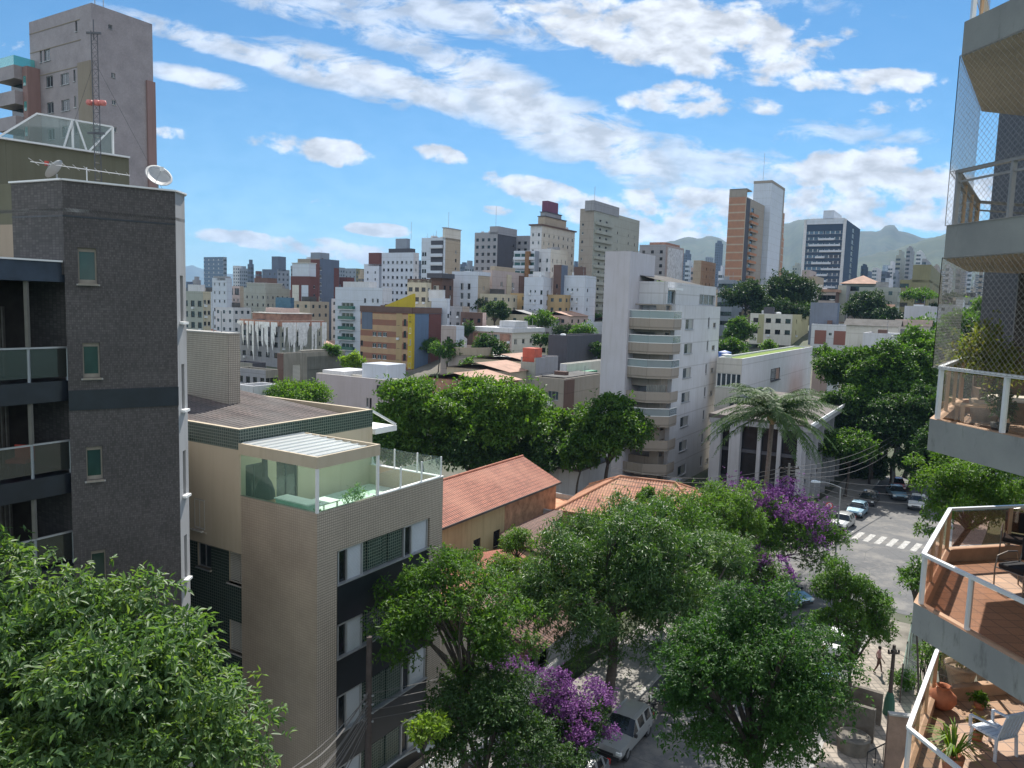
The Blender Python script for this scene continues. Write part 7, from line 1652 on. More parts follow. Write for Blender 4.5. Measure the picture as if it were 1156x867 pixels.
# ---------------------------------------------------------------- poles, lamps, wires, sign
def pole(name, lab, cat, x, y, h, r0=.14, mat='pole_concrete', arms=((.9, 0),), rz=0, zb=.1, group=None):
    p = empty(name, (x, y, zb), rz, lab, cat, group); q = MB(); q.tube([(0, 0, 0), (0, 0, h)], [r0, r0 * .7], 12); q.build('pole', mat, p)
    for (w, dz) in arms: q = MB(); q.box(-w, -.05, h - .5 - dz, w, .05, h - .4 - dz); q.build('crossarm', 'pole_wood', p); q = MB(); [q.lathe([(.001, 0), (.05, 0), (.06, .08), (.03, .14), (.001, .16)], 8, (s, 0, h - .4 - dz)) for s in (-w * .9, -w * .4, w * .4, w * .9)]; q.build('insulator', 'glass_black', p)
    return p
def lamp_arm(p, h, reach, rise, head='lamp_white', az=0.0):
    c, s = cos(az), sin(az); q = MB(); pts = [(0, 0, h)] + [(c * reach * t, s * reach * t, h + rise * sin(t * pi / 2)) for t in (.2, .4, .6, .8, 1)]; q.tube(pts, .035, 7); a = q.build('lamp_arm', 'grey_metal', p)
    q = MB(); e = Vector(pts[-1]); d = Vector((c, s, -.12)); q.prism([(-.05, -.10), (.30, -.17), (.62, -.13), (.70, 0), (.62, .13), (.30, .17), (-.05, .10)], -.06, [.04, .10, .06, .02, .06, .10, .04]); m = Matrix.Translation(e) @ Matrix.Rotation(az, 4, 'Z'); q.v = [tuple(m @ Vector(v)) for v in q.v]; q.build('lamp_head', head, p)
plain('lamp_white', (.62, .66, .70), .35, .1, .05)
def sag(mb, a, b, s=.5, r=.012, n=10):
    a, b = Vector(a), Vector(b); mb.tube([tuple(a.lerp(b, i / n) - Vector((0, 0, s * sin(pi * i / n)))) for i in range(n + 1)], r, 4)
def street_poles():
    T = at(417, 719, 28.2); A = pole('utility_pole', 'weathered utility pole with a bundle of cables by the beige block', 'utility pole', T.x, T.y, T.z - .1, .16, 'pole_wood', ())
    h = T.z - .1; q = MB()
    for k in range(4): q.box(-.2, -.04, h - 2.4 - .35 * k, .2, .04, h - 2.34 - .35 * k)
    q.build('bracket', 'grey_metal', A)
    L_ = at(470, 838, 26.6); A2 = pole('street_lamp', 'street lamp whose pale head hangs over the pavement at the bottom edge', 'street lamp', L_.x - .95, L_.y - 1.1, L_.z - .5, .07, 'grey_metal', ()); lamp_arm(A2, L_.z - .5, 1.3, .35, az=atan2(1.1, .95) - .25)
    c = empty('cable_bundle', (T.x, T.y, T.z), 0, 'bundle of sagging cables running from the weathered pole out of the picture', 'cables'); q = MB(); r = random.Random(2)
    for k in range(9):
        e = at(300 + 14 * r.uniform(-1, 1), 880 + 14 * k, 21.5) - T; sag(q, (0, 0, -2.2 - .16 * k), e, .35 + r.uniform(0, .3), .018 if k % 3 else .035)
    for k in range(4): e = at(640 + 18 * k, 700 + 8 * k, 44) - T; sag(q, (0, 0, -2.3 - .35 * k), e, .7, .014)
    q.build('cable', 'cable_pale', c)
    # pole on the right pavement
    B_ = on_z(1003, 806, .15); T2 = at(1003, 728, B_.y); P2 = pole('utility_pole', 'dark short utility pole standing on the paved corner under the balconies', 'utility pole', B_.x, B_.y, T2.z - .1, .12, 'pole_wood', ((.3, 0),))
    sg = MB(); sg.lathe([(.30, 0), (.26, .8), (.17, 1.2), (.13, 1.3)], 12); sg.build('green_guard', 'green_guard', P2)
    w = empty('overhead_wires', (T2.x, T2.y, T2.z), 0, 'thin overhead wires leaving the short dark pole', 'wires'); q = MB(); sag(q, (0, 0, -.1), at(1140, 780, 26) - T2, .4, .012); sag(q, (0, 0, -.2), at(905, 560, 70) - T2, 1.2, .012); sag(q, (0, 0, -1.2), at(1140, 800, 26) - T2, .4, .012); q.build('wire', 'cable_dark', w)
    # poles beyond the crossing
    spots = [(1012, 490, 92, 10.0, 'tall utility pole with a transformer beside the parked pale blue car'), (891, 523, 66, 8.5, 'utility pole rising out of the purple-flowering tree before the hall'), (963, 560, 84, 0, '')]
    tops = []
    for (px, py, Y, hh, lab) in spots[:2]:
        T3 = at(px, py, Y); p = pole('utility_pole', lab, 'utility pole', T3.x, T3.y, T3.z - .1, .15, 'pole_concrete', ((.9, 0), (.7, .9))); tops.append(T3)
        if 'transformer' in lab: q = MB(); q.lathe([(.001, 0), (.3, .02), (.32, .9), (.001, .95)], 14, (.4, 0, T3.z - 2.6)); q.build('transformer', 'grey_metal', p); lamp_arm(p, T3.z - 1.2, 2.2, .5, az=.2)
    T4 = at(925, 543, 60); lp = pole('street_lamp', 'street lamp with a curved arm over the purple-flowering tree', 'street lamp', T4.x + 1.6, T4.y - .3, T4.z - .5, .08, 'grey_metal', ()); lamp_arm(lp, T4.z - .5, 1.7, .4, az=pi)
    w = empty('overhead_wires', tuple(tops[1]), 0, 'several overhead wires strung across the street before the columned hall', 'wires'); q = MB(); o = tops[1]
    for k in range(4): e = tops[0] - o + Vector((.3 * k, 0, -.35 * k)); sag(q, (.3 * k - .6, 0, -.45 - .25 * k), e, .9 + .2 * k, .022)
    for k in range(4): e = at(690, 528 + 6 * k, 60) - o; sag(q, (.3 * k - .6, 0, -.45 - .3 * k), e, .9, .022)
    for k in range(4): e = at(1060, 545 + 12 * k, 70) - o; sag(q, (.3 * k - .6, 0, -.5 - .35 * k), e, .8, .020)
    q.build('wire', 'cable_pale', w)
    # no-parking sign
    p = on_z(934, 600, .15); s = empty('traffic_sign', (p.x, p.y, .15), radians(-25), 'round red-rimmed no-parking sign at the street corner', 'traffic sign'); q = MB(); q.tube([(0, 0, 0), (0, 0, 2.9)], .035, 8); q.build('post', 'grey_metal', s)
    def disc(r0, r1, y, m): d = MB(); n = 28; d.v = []; [d.quad((r0 * cos(2 * pi * i / n), y, 2.6 + r0 * sin(2 * pi * i / n)), (r1 * cos(2 * pi * i / n), y, 2.6 + r1 * sin(2 * pi * i / n)), (r1 * cos(2 * pi * (i + 1) / n), y, 2.6 + r1 * sin(2 * pi * (i + 1) / n)), (r0 * cos(2 * pi * (i + 1) / n), y, 2.6 + r0 * sin(2 * pi * (i + 1) / n))) for i in range(n)]; return d
    pl = MB(); n = 28; pl.poly([(.33 * cos(2 * pi * i / n), -.045, 2.6 + .33 * sin(2 * pi * i / n)) for i in range(n)]); pl.poly([(.33 * cos(-2 * pi * i / n), -.037, 2.6 + .33 * sin(-2 * pi * i / n)) for i in range(n)]); f = pl.build('plate', 'pale_light', s)
    disc(.25, .34, -.05, 0).build('rim', 'red_cloth', s); q = MB(); q.bar((-.2, -.052, 2.8), (.2, -.052, 2.4), .01, .06); q.build('slash', 'red_cloth', s); q = MB(); q.box(-.07, -.049, 2.42, -.02, -.046, 2.78); q.box(-.02, -.049, 2.73, .09, -.046, 2.78); q.box(-.02, -.049, 2.58, .09, -.046, 2.63); q.box(.05, -.049, 2.63, .1, -.046, 2.73); q.build('letter', 'black_iron', s)
plain('cable_pale', (.13, .125, .12), .6); plain('cable_dark', (.03, .03, .03), .7); plain('green_guard', (.03, .10, .07), .7)
street_poles()
def front_fence():
    # picket fence and gate wall between the beige block and the pavement
    p0, d0 = road_at(road_s(-1, 31), -8.6); a = Vector((-5.9, 25.5, 0)); 
    f = empty('picket_fence', tuple(p0), atan2(RD.y, RD.x), 'white picket fence on a low wall before the beige block', 'fence'); q = MB(); q.box(-9, -.1, 0, 9, .1, .55); q.build('base_wall', 'plaster_white', f)
    q = MB(); q.box(-9, -.04, 1.75, 9, .04, 1.83); q.box(-9, -.04, .75, 9, .04, .8); q.build('fence_rail', 'white_paint', f)
    q = MB(); [q.box(-9 + i * .16, -.02, .55, -9 + i * .16 + .05, .02, 1.95) for i in range(112)]; q.build('pickets', 'white_paint', f)
front_fence()

# ---------------------------------------------------------------- vehicles
def paint(name, c, rough=.3, metal=.35):
    m, nt, b = _new(name); n = _noise(nt, _tex(nt), 2.5, 5); nt.links.new(_mix(nt, _ramp(nt, n.outputs[0], .4, .75, 0, .18), c, (.25, .23, .2)), b.inputs['Base Color']); b.inputs['Roughness'].default_value = rough; b.inputs['Metallic'].default_value = metal; b.inputs['Coat Weight'].default_value = .5; b.inputs['Coat Roughness'].default_value = .08
paint('paint_silver', (.33, .34, .34)); paint('paint_white', (.70, .70, .68), .35, 0); paint('paint_blue', (.22, .36, .46)); paint('paint_dark', (.035, .038, .042)); paint('paint_red', (.40, .03, .03), .3, .1); paint('paint_grey', (.20, .21, .22))
glass_dark('car_glass', (.015, .018, .02), .04); plain('tyre', (.02, .02, .02), .85); plain('rim', (.35, .35, .36), .35, .7); plain('lens', (.75, .76, .74), .15); plain('tail_red', (.35, .02, .02), .25); plain('plastic_black', (.03, .03, .032), .6)
SHAPES = {
 'estate': dict(L=4.1, W=1.66, st=[(-2.05, .48, .62, .62, .60), (-1.95, .32, .80, .83, .74), (-1.2, .28, .88, .92, .80), (-.75, .26, .92, .96, .82), (-.05, .26, .93, 1.44, .62), (.05, .26, .93, 1.46, .63), (.75, .26, .94, 1.50, .64), (.85, .26, .94, 1.50, .64), (1.55, .26, .95, 1.47, .63), (1.65, .28, .95, 1.46, .62), (1.95, .32, .93, 1.02, .72), (2.05, .42, .80, .82, .70)]),
 'hatch': dict(L=3.9, W=1.62, st=[(-1.95, .45, .60, .60, .58), (-1.85, .3, .78, .80, .72), (-1.15, .26, .86, .90, .78), (-.8, .26, .90, .94, .80), (-.2, .26, .91, 1.40, .60), (-.1, .26, .91, 1.42, .61), (.55, .26, .92, 1.46, .62), (.65, .26, .92, 1.46, .62), (1.2, .26, .93, 1.42, .60), (1.3, .26, .93, 1.40, .59), (1.8, .3, .92, 1.0, .70), (1.95, .42, .78, .80, .68)]),
 'sedan': dict(L=4.4, W=1.68, st=[(-2.2, .45, .60, .60, .60), (-2.1, .3, .76, .78, .75), (-1.3, .26, .84, .88, .80), (-.9, .26, .88, .92, .82), (-.25, .26, .90, 1.38, .60), (-.15, .26, .90, 1.40, .61), (.5, .26, .91, 1.42, .62), (.6, .26, .91, 1.42, .62), (1.15, .26, .92, 1.36, .58), (1.6, .26, .93, .97, .78), (2.1, .32, .90, .93, .76), (2.2, .42, .76, .78, .70)])}
def car(kind, lab, x, y, rz, mat, rack=False, group=None, z=.024, name='parked_car'):
    S = SHAPES[kind]; W = S['W'] / 2; r = empty(name, (x, y, z), rz, lab, 'car', group); body, glass = MB(), MB(); st = S['st']
    def ringpts(s): X, zb, zbelt, zt, wr = s; w = W * (1 if abs(X) < S['L'] / 2 - .2 else .90); return [(X, -w * .92, zb), (X, -w, zb + .16), (X, -w * .98, zbelt), (X, -wr * (W / .83), zt - .04), (X, -wr * (W / .83) * .55, zt), (X, wr * (W / .83) * .55, zt), (X, wr * (W / .83), zt - .04), (X, w * .98, zbelt), (X, w, zb + .16), (X, w * .92, zb)]
    R_ = [ringpts(s) for s in st]
    for i in range(len(st) - 1):
        a, b = R_[i], R_[i + 1]; ta, tb = st[i][3] - st[i][2], st[i + 1][3] - st[i + 1][2]; wide = abs(st[i + 1][0] - st[i][0]) > .2
        for j in range(9):
            side = j in (2, 6); top = j in (3, 4, 5); q = (a[j], a[j + 1], b[j + 1], b[j])
            g = (side and max(ta, tb) > .3 and wide) or (j in (3, 4, 5) and wide and abs(st[i + 1][3] - st[i][3]) > .3 and max(ta, tb) > .3)
            if g:   # glass set in a painted surround
                c = sum((Vector(p) for p in q), Vector()) / 4; k = .86 if side else (.93 if j == 4 else .97); inn = [c + (Vector(p) - c) * k for p in q] if side else [Vector(p) for p in q]
                if side:
                    for m_ in range(4): n_ = (m_ + 1) % 4; body.quad(q[m_], q[n_], inn[n_], inn[m_])
                    glass.quad(*inn)
                else: glass.quad(*inn)
            else: body.quad(*q)
        body.quad(a[9], a[0], b[0], b[9])
    body.poly(R_[0]); body.poly(list(reversed(R_[-1])))
    body.build('body', mat, r); glass.build('window_glass', 'car_glass', r)
    wm = None
    for sx in (-1, 1):
        for sy in (-1, 1):
            X = sx * S['L'] * .31 + (.0 if sx < 0 else -.02); Yw = sy * (W - .10)
            if wm is None:
                t = MB(); n = 20
                prof = [(.17, -.095), (.30, -.095), (.32, -.07), (.32, .07), (.30, .095), (.17, .095)]
                for k in range(len(prof) - 1):
                    for j in range(n):
                        t0, t1 = 2 * pi * j / n, 2 * pi * (j + 1) / n; (r0, y0), (r1, y1) = prof[k], prof[k + 1]
                        t.quad((r0 * cos(t0), y0, r0 * sin(t0)), (r0 * cos(t1), y0, r0 * sin(t1)), (r1 * cos(t1), y1, r1 * sin(t1)), (r1 * cos(t0), y1, r1 * sin(t0)))
                ri = MB(); 
                for yy in (-.085, .085): ri.poly([(.19 * cos(2 * pi * j / n) , yy, .19 * sin(2 * pi * j / n)) for j in range(n)])
                w = t.build('wheel', 'tyre', r); w.location = (X, Yw, .32); h = ri.build('rim', 'rim', w); wm = (w, h)
            else: w = child('wheel', wm[0], r, (X, Yw, .32)); child('rim', wm[1], w, (0, 0, 0))
    for sy in (-1, 1):
        q = MB(); q.box(-S['L'] / 2 - .015, sy * W * .78 - .14, .58, -S['L'] / 2 + .12, sy * W * .78 + .12 * 1, .72); q.build('headlight', 'lens', r)
        q = MB(); q.box(S['L'] / 2 - .1, sy * W * .80 - .08, .68, S['L'] / 2 + .012, sy * W * .80 + .08, .92); q.build('tail_light', 'tail_red', r)
        q = MB(); q.box(-.72, sy * (W + .02) - .0, .92, -.58, sy * (W + .16), 1.05); q.build('mirror', 'plastic_black', r)
        if rack: q = MB(); q.tube([(-.1, sy * .5, 1.53), (1.5, sy * .5, 1.55)], .02, 6); q.build('roof_rail', 'rim', r)
    q = MB(); q.box(-S['L'] / 2 - .03, -W * .85, .30, -S['L'] / 2 + .1, W * .85, .48); q.build('bumper', 'plastic_black', r); q = MB(); q.box(S['L'] / 2 - .1, -W * .85, .34, S['L'] / 2 + .03, W * .85, .54); q.build('bumper', 'plastic_black', r)
    q = MB(); q.box(-S['L'] / 2 - .02, -.4, .50, -S['L'] / 2 + .1, .4, .62); q.build('grille', 'plastic_black', r)
    return r
def cars():
    def park(s, off, kind, lab, mat, flip=False, **kw):
        p, d = road_at(s, off); car(kind, lab, p.x, p.y, atan2(d.y, d.x) + (pi if flip else 0), mat, **kw)
    c = on_z(724, 806, 1.5); s = road_s(c.x, c.y)
    park(s, -3.55, 'estate', 'silver estate car with roof rails parked in leaf shade beside the purple tree', 'paint_silver', rack=True)
    park(s - 4.9, -3.6, 'hatch', 'glinting silver-grey car nose to nose ahead of the estate car at the bottom edge', 'paint_grey')
    c = on_z(966, 588, .7); park(road_s(c.x, c.y), -3.7, 'hatch', 'silver hatchback parked just past the zebra crossing', 'paint_silver')
    c = on_z(978, 576, .7); park(road_s(c.x, c.y) + .9, -3.75, 'hatch', 'pale blue-grey car parked right behind the silver hatchback', 'paint_blue')
    c = on_z(991, 567, .7); park(road_s(c.x, c.y) + 2.5, -3.75, 'sedan', 'dark car third in the row past the zebra crossing', 'paint_dark')
    c = on_z(1012, 555, .7); car('sedan', 'pale blue car standing farther up the street near the tall pole', c.x, c.y, 1.3, 'paint_blue')
    c = on_z(1027, 553, .7); car('hatch', 'red car beyond the pale blue one up the street', c.x, c.y + 3, 1.2, 'paint_red')
    c = on_z(1036, 566, .7); car('sedan', 'white car half hidden by the leafy branch up the street', c.x, c.y, 1.0, 'paint_white')
    c = on_z(888, 664, .9); car('hatch', 'small silver-blue car at the mouth of the side street below the purple tree', c.x, c.y, 2.0, 'paint_blue')
    c = on_z(974, 728, .8); park(road_s(c.x, c.y), 3.6, 'sedan', 'white car parked in tree shade by the paved walk', 'paint_white', flip=True)
    c = on_z(945, 745, .8); park(road_s(c.x, c.y) - 2.6, 3.65, 'hatch', 'bluish car in the deep tree shade behind the white one', 'paint_blue', flip=True)
    # motorcycles beside the estate car
    def moto(x, y, rz, lab, mat):
        r = empty('motorcycle', (x, y, .024), rz, lab, 'motorcycle', 'motorcycles parked by the estate car')
        for X in (-.65, .65):
            q = MB(); n = 18
            for i in range(n):
                t0, t1 = 2 * pi * i / n, 2 * pi * (i + 1) / n; q.tube([(X + .27 * cos(t0), 0, .31 + .27 * sin(t0)), (X + .27 * cos(t1), 0, .31 + .27 * sin(t1))], .045, 6, cap=False)
            for i in range(5): t = 2 * pi * i / 5; q.tube([(X, 0, .31), (X + .25 * cos(t), 0, .31 + .25 * sin(t))], .012, 4)
            q.build('wheel', 'tyre', r)
        q = MB(); q.tube([(-.65, .06, .31), (-.42, .05, .95)], .025, 6); q.tube([(-.65, -.06, .31), (-.42, -.05, .95)], .025, 6); q.build('fork', 'rim', r)
        q = MB(); q.tube([(-.42, -.36, 1.0), (-.38, 0, .97), (-.42, .36, 1.0)], .016, 6); q.build('handlebar', 'black_iron', r)
        q = MB(); q.lathe([(.001, -.28), (.1, -.22), (.15, 0), (.1, .22), (.001, .28)], 12); q.v = [(v[2] - .1, v[0], v[1] * .8 + .78) for v in q.v]; q.build('fuel_tank', mat, r, smooth=True)
        q = MB(); q.box(.12, -.13, .72, .85, .13, .82); o = q.build('seat', 'cushion_black', r); q = MB(); q.box(-.2, -.14, .25, .3, .14, .62); q.build('engine', 'steel_tube', r); q = MB(); q.lathe([(.001, 0), (.09, .02), (.1, .1), (.001, .12)], 12); q.v = [(-.5 - v[2], v[1], .9 + v[0]) for v in q.v]; q.build('headlight', 'lens', r)
    p, d = road_at(s + 3.6, -3.0); a = atan2(d.y, d.x); moto(p.x, p.y, a - 1.2, 'motorcycle with a pale headlight just behind the silver estate car', 'paint_dark'); p, d = road_at(s + 4.6, -3.1); moto(p.x, p.y, a - 1.1, 'second motorcycle in shade beyond the first one', 'paint_red')
cars()

# ---------------------------------------------------------------- the walker on the paved corner
def person_fig(px, py, face):
    plain('skin', (.28, .15, .10), .6, 0, .05); plain('shirt_rose', (.55, .32, .30), .85, 0, .1); plain('trousers', (.12, .07, .06), .9, 0, .1); plain('hair_dark', (.02, .015, .012), .8)
    g = on_z(px, py, .15); root = empty('person', (g.x, g.y, .154), face, 'person in a rose top and dark trousers walking on the paved corner', 'person')
    J = {'pel': (0, 0, .92), 'wai': (0, .0, 1.08), 'che': (0, -.01, 1.30), 'nec': (0, -.01, 1.45), 'hea': (0, -.03, 1.56), 'top': (0, -.02, 1.68)}
    E = [('pel', 'wai'), ('wai', 'che'), ('che', 'nec'), ('nec', 'hea'), ('hea', 'top')]; RR = {'pel': .135, 'wai': .115, 'che': .135, 'nec': .05, 'hea': .092, 'top': .06}
    for s, fy, ay in ((1, -.22, .16), (-1, .24, -.18)):
        k = 'L' if s > 0 else 'R'
        J[k + 'hip'] = (.09 * s, 0, .88); J[k + 'kne'] = (.10 * s, fy * .45 - .04, .49); J[k + 'ank'] = (.10 * s, fy + .02, .09); J[k + 'toe'] = (.11 * s, fy - .13, .035)
        J[k + 'sho'] = (.17 * s, 0, 1.38); J[k + 'elb'] = (.23 * s, ay * .5 + .03, 1.12); J[k + 'wri'] = (.23 * s, ay - .05, .90); J[k + 'pal'] = (.23 * s, ay - .08, .83)
        E += [('pel', k + 'hip'), (k + 'hip', k + 'kne'), (k + 'kne', k + 'ank'), (k + 'ank', k + 'toe'), ('che', k + 'sho'), (k + 'sho', k + 'elb'), (k + 'elb', k + 'wri'), (k + 'wri', k + 'pal')]
        RR.update({k + 'hip': .10, k + 'kne': .06, k + 'ank': .042, k + 'toe': .035, k + 'sho': .06, k + 'elb': .042, k + 'wri': .027, k + 'pal': .028})
        for f in range(5): n_ = k + 'f%d' % f; J[n_] = (.23 * s + (.0 if f < 4 else -.035 * s), ay - .10 - (f - 1.5) * .017 if f < 4 else ay - .13, .745 + abs(f - 1.5) * .008 if f < 4 else .80); E.append((k + 'pal', n_)); RR[n_] = .009
    names = list(J); me = bpy.data.meshes.new('body'); me.from_pydata([J[n] for n in names], [(names.index(a), names.index(b)) for a, b in E], []); me.update()
    o = bpy.data.objects.new('body', me); col.objects.link(o); o.parent = root; md = o.modifiers.new('skin', 'SKIN'); md.use_smooth_shade = True
    sv = me.skin_vertices[0].data
    for i, n in enumerate(names): sv[i].radius = (RR[n], RR[n] * (.8 if n in ('che', 'wai', 'pel') else 1)); sv[i].use_root = (n == 'pel')
    o.modifiers.new('sub', 'SUBSURF').levels = 1; o.modifiers['sub'].render_levels = 2
    m, nt, b = _new('walker_clothes'); tc = nt.nodes.new('ShaderNodeTexCoord'); sp = nt.nodes.new('ShaderNodeSeparateXYZ'); nt.links.new(tc.outputs['Object'], sp.inputs[0]); r = nt.nodes.new('ShaderNodeValToRGB'); r.color_ramp.interpolation = 'CONSTANT'
    e = r.color_ramp.elements; e[0].position = 0; e[0].color = (.05, .04, .04, 1); e[1].position = .05; e[1].color = (.11, .06, .05, 1)
    for p_, c_ in ((.495, (.50, .28, .26, 1)), (.735, (.28, .15, .10, 1))): q = e.new(p_); q.color = c_
    nt.links.new(_ramp(nt, sp.outputs[2], 0, 2), r.inputs[0]); nt.links.new(r.outputs[0], b.inputs['Base Color']); b.inputs['Roughness'].default_value = .8; me.materials.append(m)
    q = MB(); q.lathe([(.001, .10), (.06, .085), (.095, .03), (.10, -.03), (.085, -.07)], 14, (0, .005, 1.60)); q.build('hair', 'hair_dark', root, smooth=True)
    q = MB(); q.lathe([(.001, -.02), (.012, -.01), (.001, .02)], 6, (0, -.125, 1.555)); [q.lathe([(.001, -.01), (.011, 0), (.001, .01)], 6, (s * .035, -.115, 1.585)) for s in (-1, 1)]; q.build('face', 'skin', root)
person_fig(991, 760, radians(70))
# ---------------------------------------------------------------- trees
def T(px, py, Y): v = at(px, py, Y); return (v.x, v.y, v.z)
def px2m(n, Y): return n / F_PX * Y
def near_trees():
    # the big tree in front of the dark tower
    c = T(40, 800, 16.5)
    tree('broadleaf_tree', 'large glossy light-green tree filling the corner before the dark tower', (c[0] - 1, c[1] + .5, 0), T(20, 840, 16.5), (5.0, 4.4, 3.6), 1.25, 54, 98000, .205, 'leaf_near', .6, .34, .3, 11, flat=.5,
         extra=[(*T(-10, 640, 18), 1.2), (*T(50, 668, 17.5), 1.1), (*T(105, 690, 17.5), 1.1), (*T(158, 668, 18), .85), (*T(150, 700, 17.5), 1.0), (*T(205, 712, 17.7), .85), (*T(180, 750, 17), 1.2), (*T(228, 775, 16.7), .9), (*T(215, 830, 16.3), 1.2), (*T(262, 838, 16.2), .75), (*T(275, 870, 16), .8), (*T(80, 740, 17), 1.4), (*T(20, 730, 17), 1.4), (*T(120, 790, 16.4), 1.3), (*T(40, 800, 16), 1.4)], zlo=-.1, per=7, jit=.3)
    # airy street tree before the beige block
    c = T(505, 700, 30); b, _ = road_at(road_s(-1, 31), -6.4)
    tree('street_tree', 'airy light-crowned street tree before the right wall of the beige block', (-1.0, 29.5, .1), c, (3.3, 2.8, 3.0), .75, 34, 24000, .17, 'leaf_mid', .2, .42, .17, 12, extra=[(*T(440, 690, 29.5), .7), (*T(455, 745, 29.5), .65), (*T(500, 640, 30.5), .7), (*T(575, 690, 30.5), .8), (*T(600, 730, 30.5), .7), (*T(548, 735, 30), .7), (*T(540, 650, 31), .7), (*T(425, 715, 29), .5), (*T(470, 700, 29.5), .8), (*T(520, 760, 29.5), .8), (*T(600, 690, 31), .7), (*T(560, 660, 31), .8)], jit=.4, per=5)
    c = T(545, 820, 27.5)
    tree('street_tree', 'dark leafy tree at the bottom edge left of the purple blossoms', (c[0], c[1], .1), c, (2.7, 2.3, 2.1), .8, 30, 24000, .15, 'leaf_dark', .2, .45, .15, 13, extra=[(*T(590, 770, 28), .7), (*T(560, 860, 27), .9), (*T(500, 850, 27), .7), (*T(600, 830, 27.5), 1.0), (*T(610, 870, 27), 1.0), (*T(640, 860, 27.5), .8)], jit=.3)
    c = T(482, 822, 25.5)
    tree('shrub', 'small lime-green shrub next to the street lamp head', (c[0], c[1], .1), c, (.7, .7, .6), .35, 9, 1800, .14, 'leaf_lime', .2, .5, .05, 14, cat='shrub', trunk_h=5.5)
    c = T(642, 805, 31.5)
    tree('flowering_tree', 'purple-blossomed tree beside the parked silver estate car', (c[0] - .5, c[1] + .3, .1), T(635, 825, 31.5), (2.3, 2.1, 2.1), .7, 24, 14000, .14, 'leaf_dark', .2, .45, .13, 15, blossom=(T(648, 800, 31.2), (2.15, 1.7, 2.3), 10000, .085), jit=.3)
    c = T(560, 770, 33); 
    tree('flowering_tree', 'half-bare twiggy tree with pale lilac blossoms between the street trees', (c[0], c[1], .1), c, (1.9, 1.6, 1.2), .5, 16, 2600, .12, 'leaf_grey', .2, .4, .11, 16, blossom=(T(590, 755, 33), (1.9, 1.0, .9), 1800, .08), jit=.5)
    # the broad dark tree over the street
    b = on_z(682, 803, .1)
    tree('broadleaf_tree', 'broad dark mango-like tree with pale young leaf tips in the centre', (b.x, b.y, .1), T(698, 662, 40.5), (6.1, 5.2, 4.6), 1.15, 60, 80000, .25, 'leaf_mango', .5, .26, .30, 17, extra=[(*T(620, 660, 40), 1.3), (*T(600, 700, 39.5), 1.0), (*T(770, 620, 43), 1.2), (*T(650, 600, 43), 1.1), (*T(700, 572, 44), 1.0), (*T(745, 580, 44), 1.0), (*T(790, 660, 42), 1.0), (*T(730, 690, 40.5), 1.2), (*T(620, 615, 42), .9), (*T(600, 660, 41), 1.0), (*T(585, 690, 39.5), .9), (*T(640, 725, 39), .9), (*T(770, 690, 41), 1.2), (*T(790, 620, 43), 1.1), (*T(800, 690, 41), 1.0), (*T(665, 690, 39), 1.1), (*T(830, 630, 44), 1.1), (*T(560, 650, 42), .8), (*T(705, 722, 39), 1.1), (*T(733, 700, 39.5), 1.0), (*T(690, 742, 38.6), .8), (*T(738, 738, 38.8), .9), (*T(650, 745, 38.4), .7)], zlo=-.3, jit=.2, limbs=18, trunk_h=5.2)
    # rounded green tree over the road
    b, _ = road_at(road_s(8, 24), 5.4)
    tree('street_tree', 'dense rounded green street tree in front of the road, lower centre', (b.x + .3, b.y + .2, .1), T(850, 765, 24.5), (3.4, 3.1, 2.8), .85, 50, 70000, .135, 'leaf_mid2', .25, .42, .22, 18, extra=[(*T(955, 800, 24), .55), (*T(760, 745, 24.5), .6), (*T(880, 675, 25), .8), (*T(830, 672, 25), .7), (*T(755, 790, 24), .6), (*T(935, 725, 25), .7), (*T(800, 830, 23.5), .8), (*T(865, 838, 23.5), .9), (*T(925, 815, 23.8), .7), (*T(765, 835, 23.5), .6), (*T(835, 865, 23.2), .8), (*T(905, 850, 23.4), .7), (*T(960, 760, 24.5), .6)], zlo=-.7, jit=.32, limbs=16)
    b, _ = road_at(road_s(17, 38), 5.6)
    tree('street_tree', 'narrow upright street tree between the road and the paved walk', (b.x, b.y, .1), T(957, 695, 38), (2.1, 1.9, 2.9), .7, 28, 24000, .15, 'leaf_mid', .25, .42, .13, 19, extra=[(*T(945, 640, 38.5), .7), (*T(975, 665, 38), .6), (*T(985, 700, 38), .6), (*T(925, 700, 38), .5), (*T(960, 740, 37.5), .6)], jit=.25)
    b, _ = road_at(road_s(19, 63), -7.2)
    tree('flowering_tree', 'wide tree with purple blossoms overhanging the street corner by the hall', (b.x - .4, b.y - .5, .1), T(862, 602, 58), (6.8, 5.2, 3.6), 1.1, 48, 34000, .21, 'leaf_mid', .25, .45, .2, 20, extra=[(*T(935, 605, 58), 1.1), (*T(905, 585, 58), 1.1), (*T(830, 640, 57), 1.2)], blossom=(T(876, 592, 57.4), (6.4, 4.8, 3.7), 15000, .15), jit=.3)
    tree('flowering_tree', 'dull purple-tinged tree top just left of the side street mouth', T(868, 690, 50)[:2] + (.1,), T(858, 650, 50), (2.3, 2.2, 1.6), .7, 16, 6000, .16, 'leaf_mid', .2, .45, .13, 35, blossom=(T(866, 642, 50), (2.3, 2.0, 1.5), 4200, .12), jit=.3)
    c = T(820, 585, 54)
    tree('broadleaf_tree', 'yellow-green tree between the broad mango-like tree and the purple blossoms', (c[0], c[1], .1), c, (3.7, 3.4, 2.8), .95, 26, 17000, .2, 'leaf_bright', .3, .42, .2, 21, extra=[(*T(800, 560, 55), 1), (*T(845, 555, 55), 1)])
    c = T(760, 640, 36)
    tree('broadleaf_tree', 'grey-green tree clump behind the rounded street tree', (c[0] + 1, c[1] + 3, .1), T(800, 640, 46), (3.4, 3.0, 2.4), .9, 22, 13000, .19, 'leaf_mango', .35, .35, .18, 22)
    c = T(748, 612, 49)
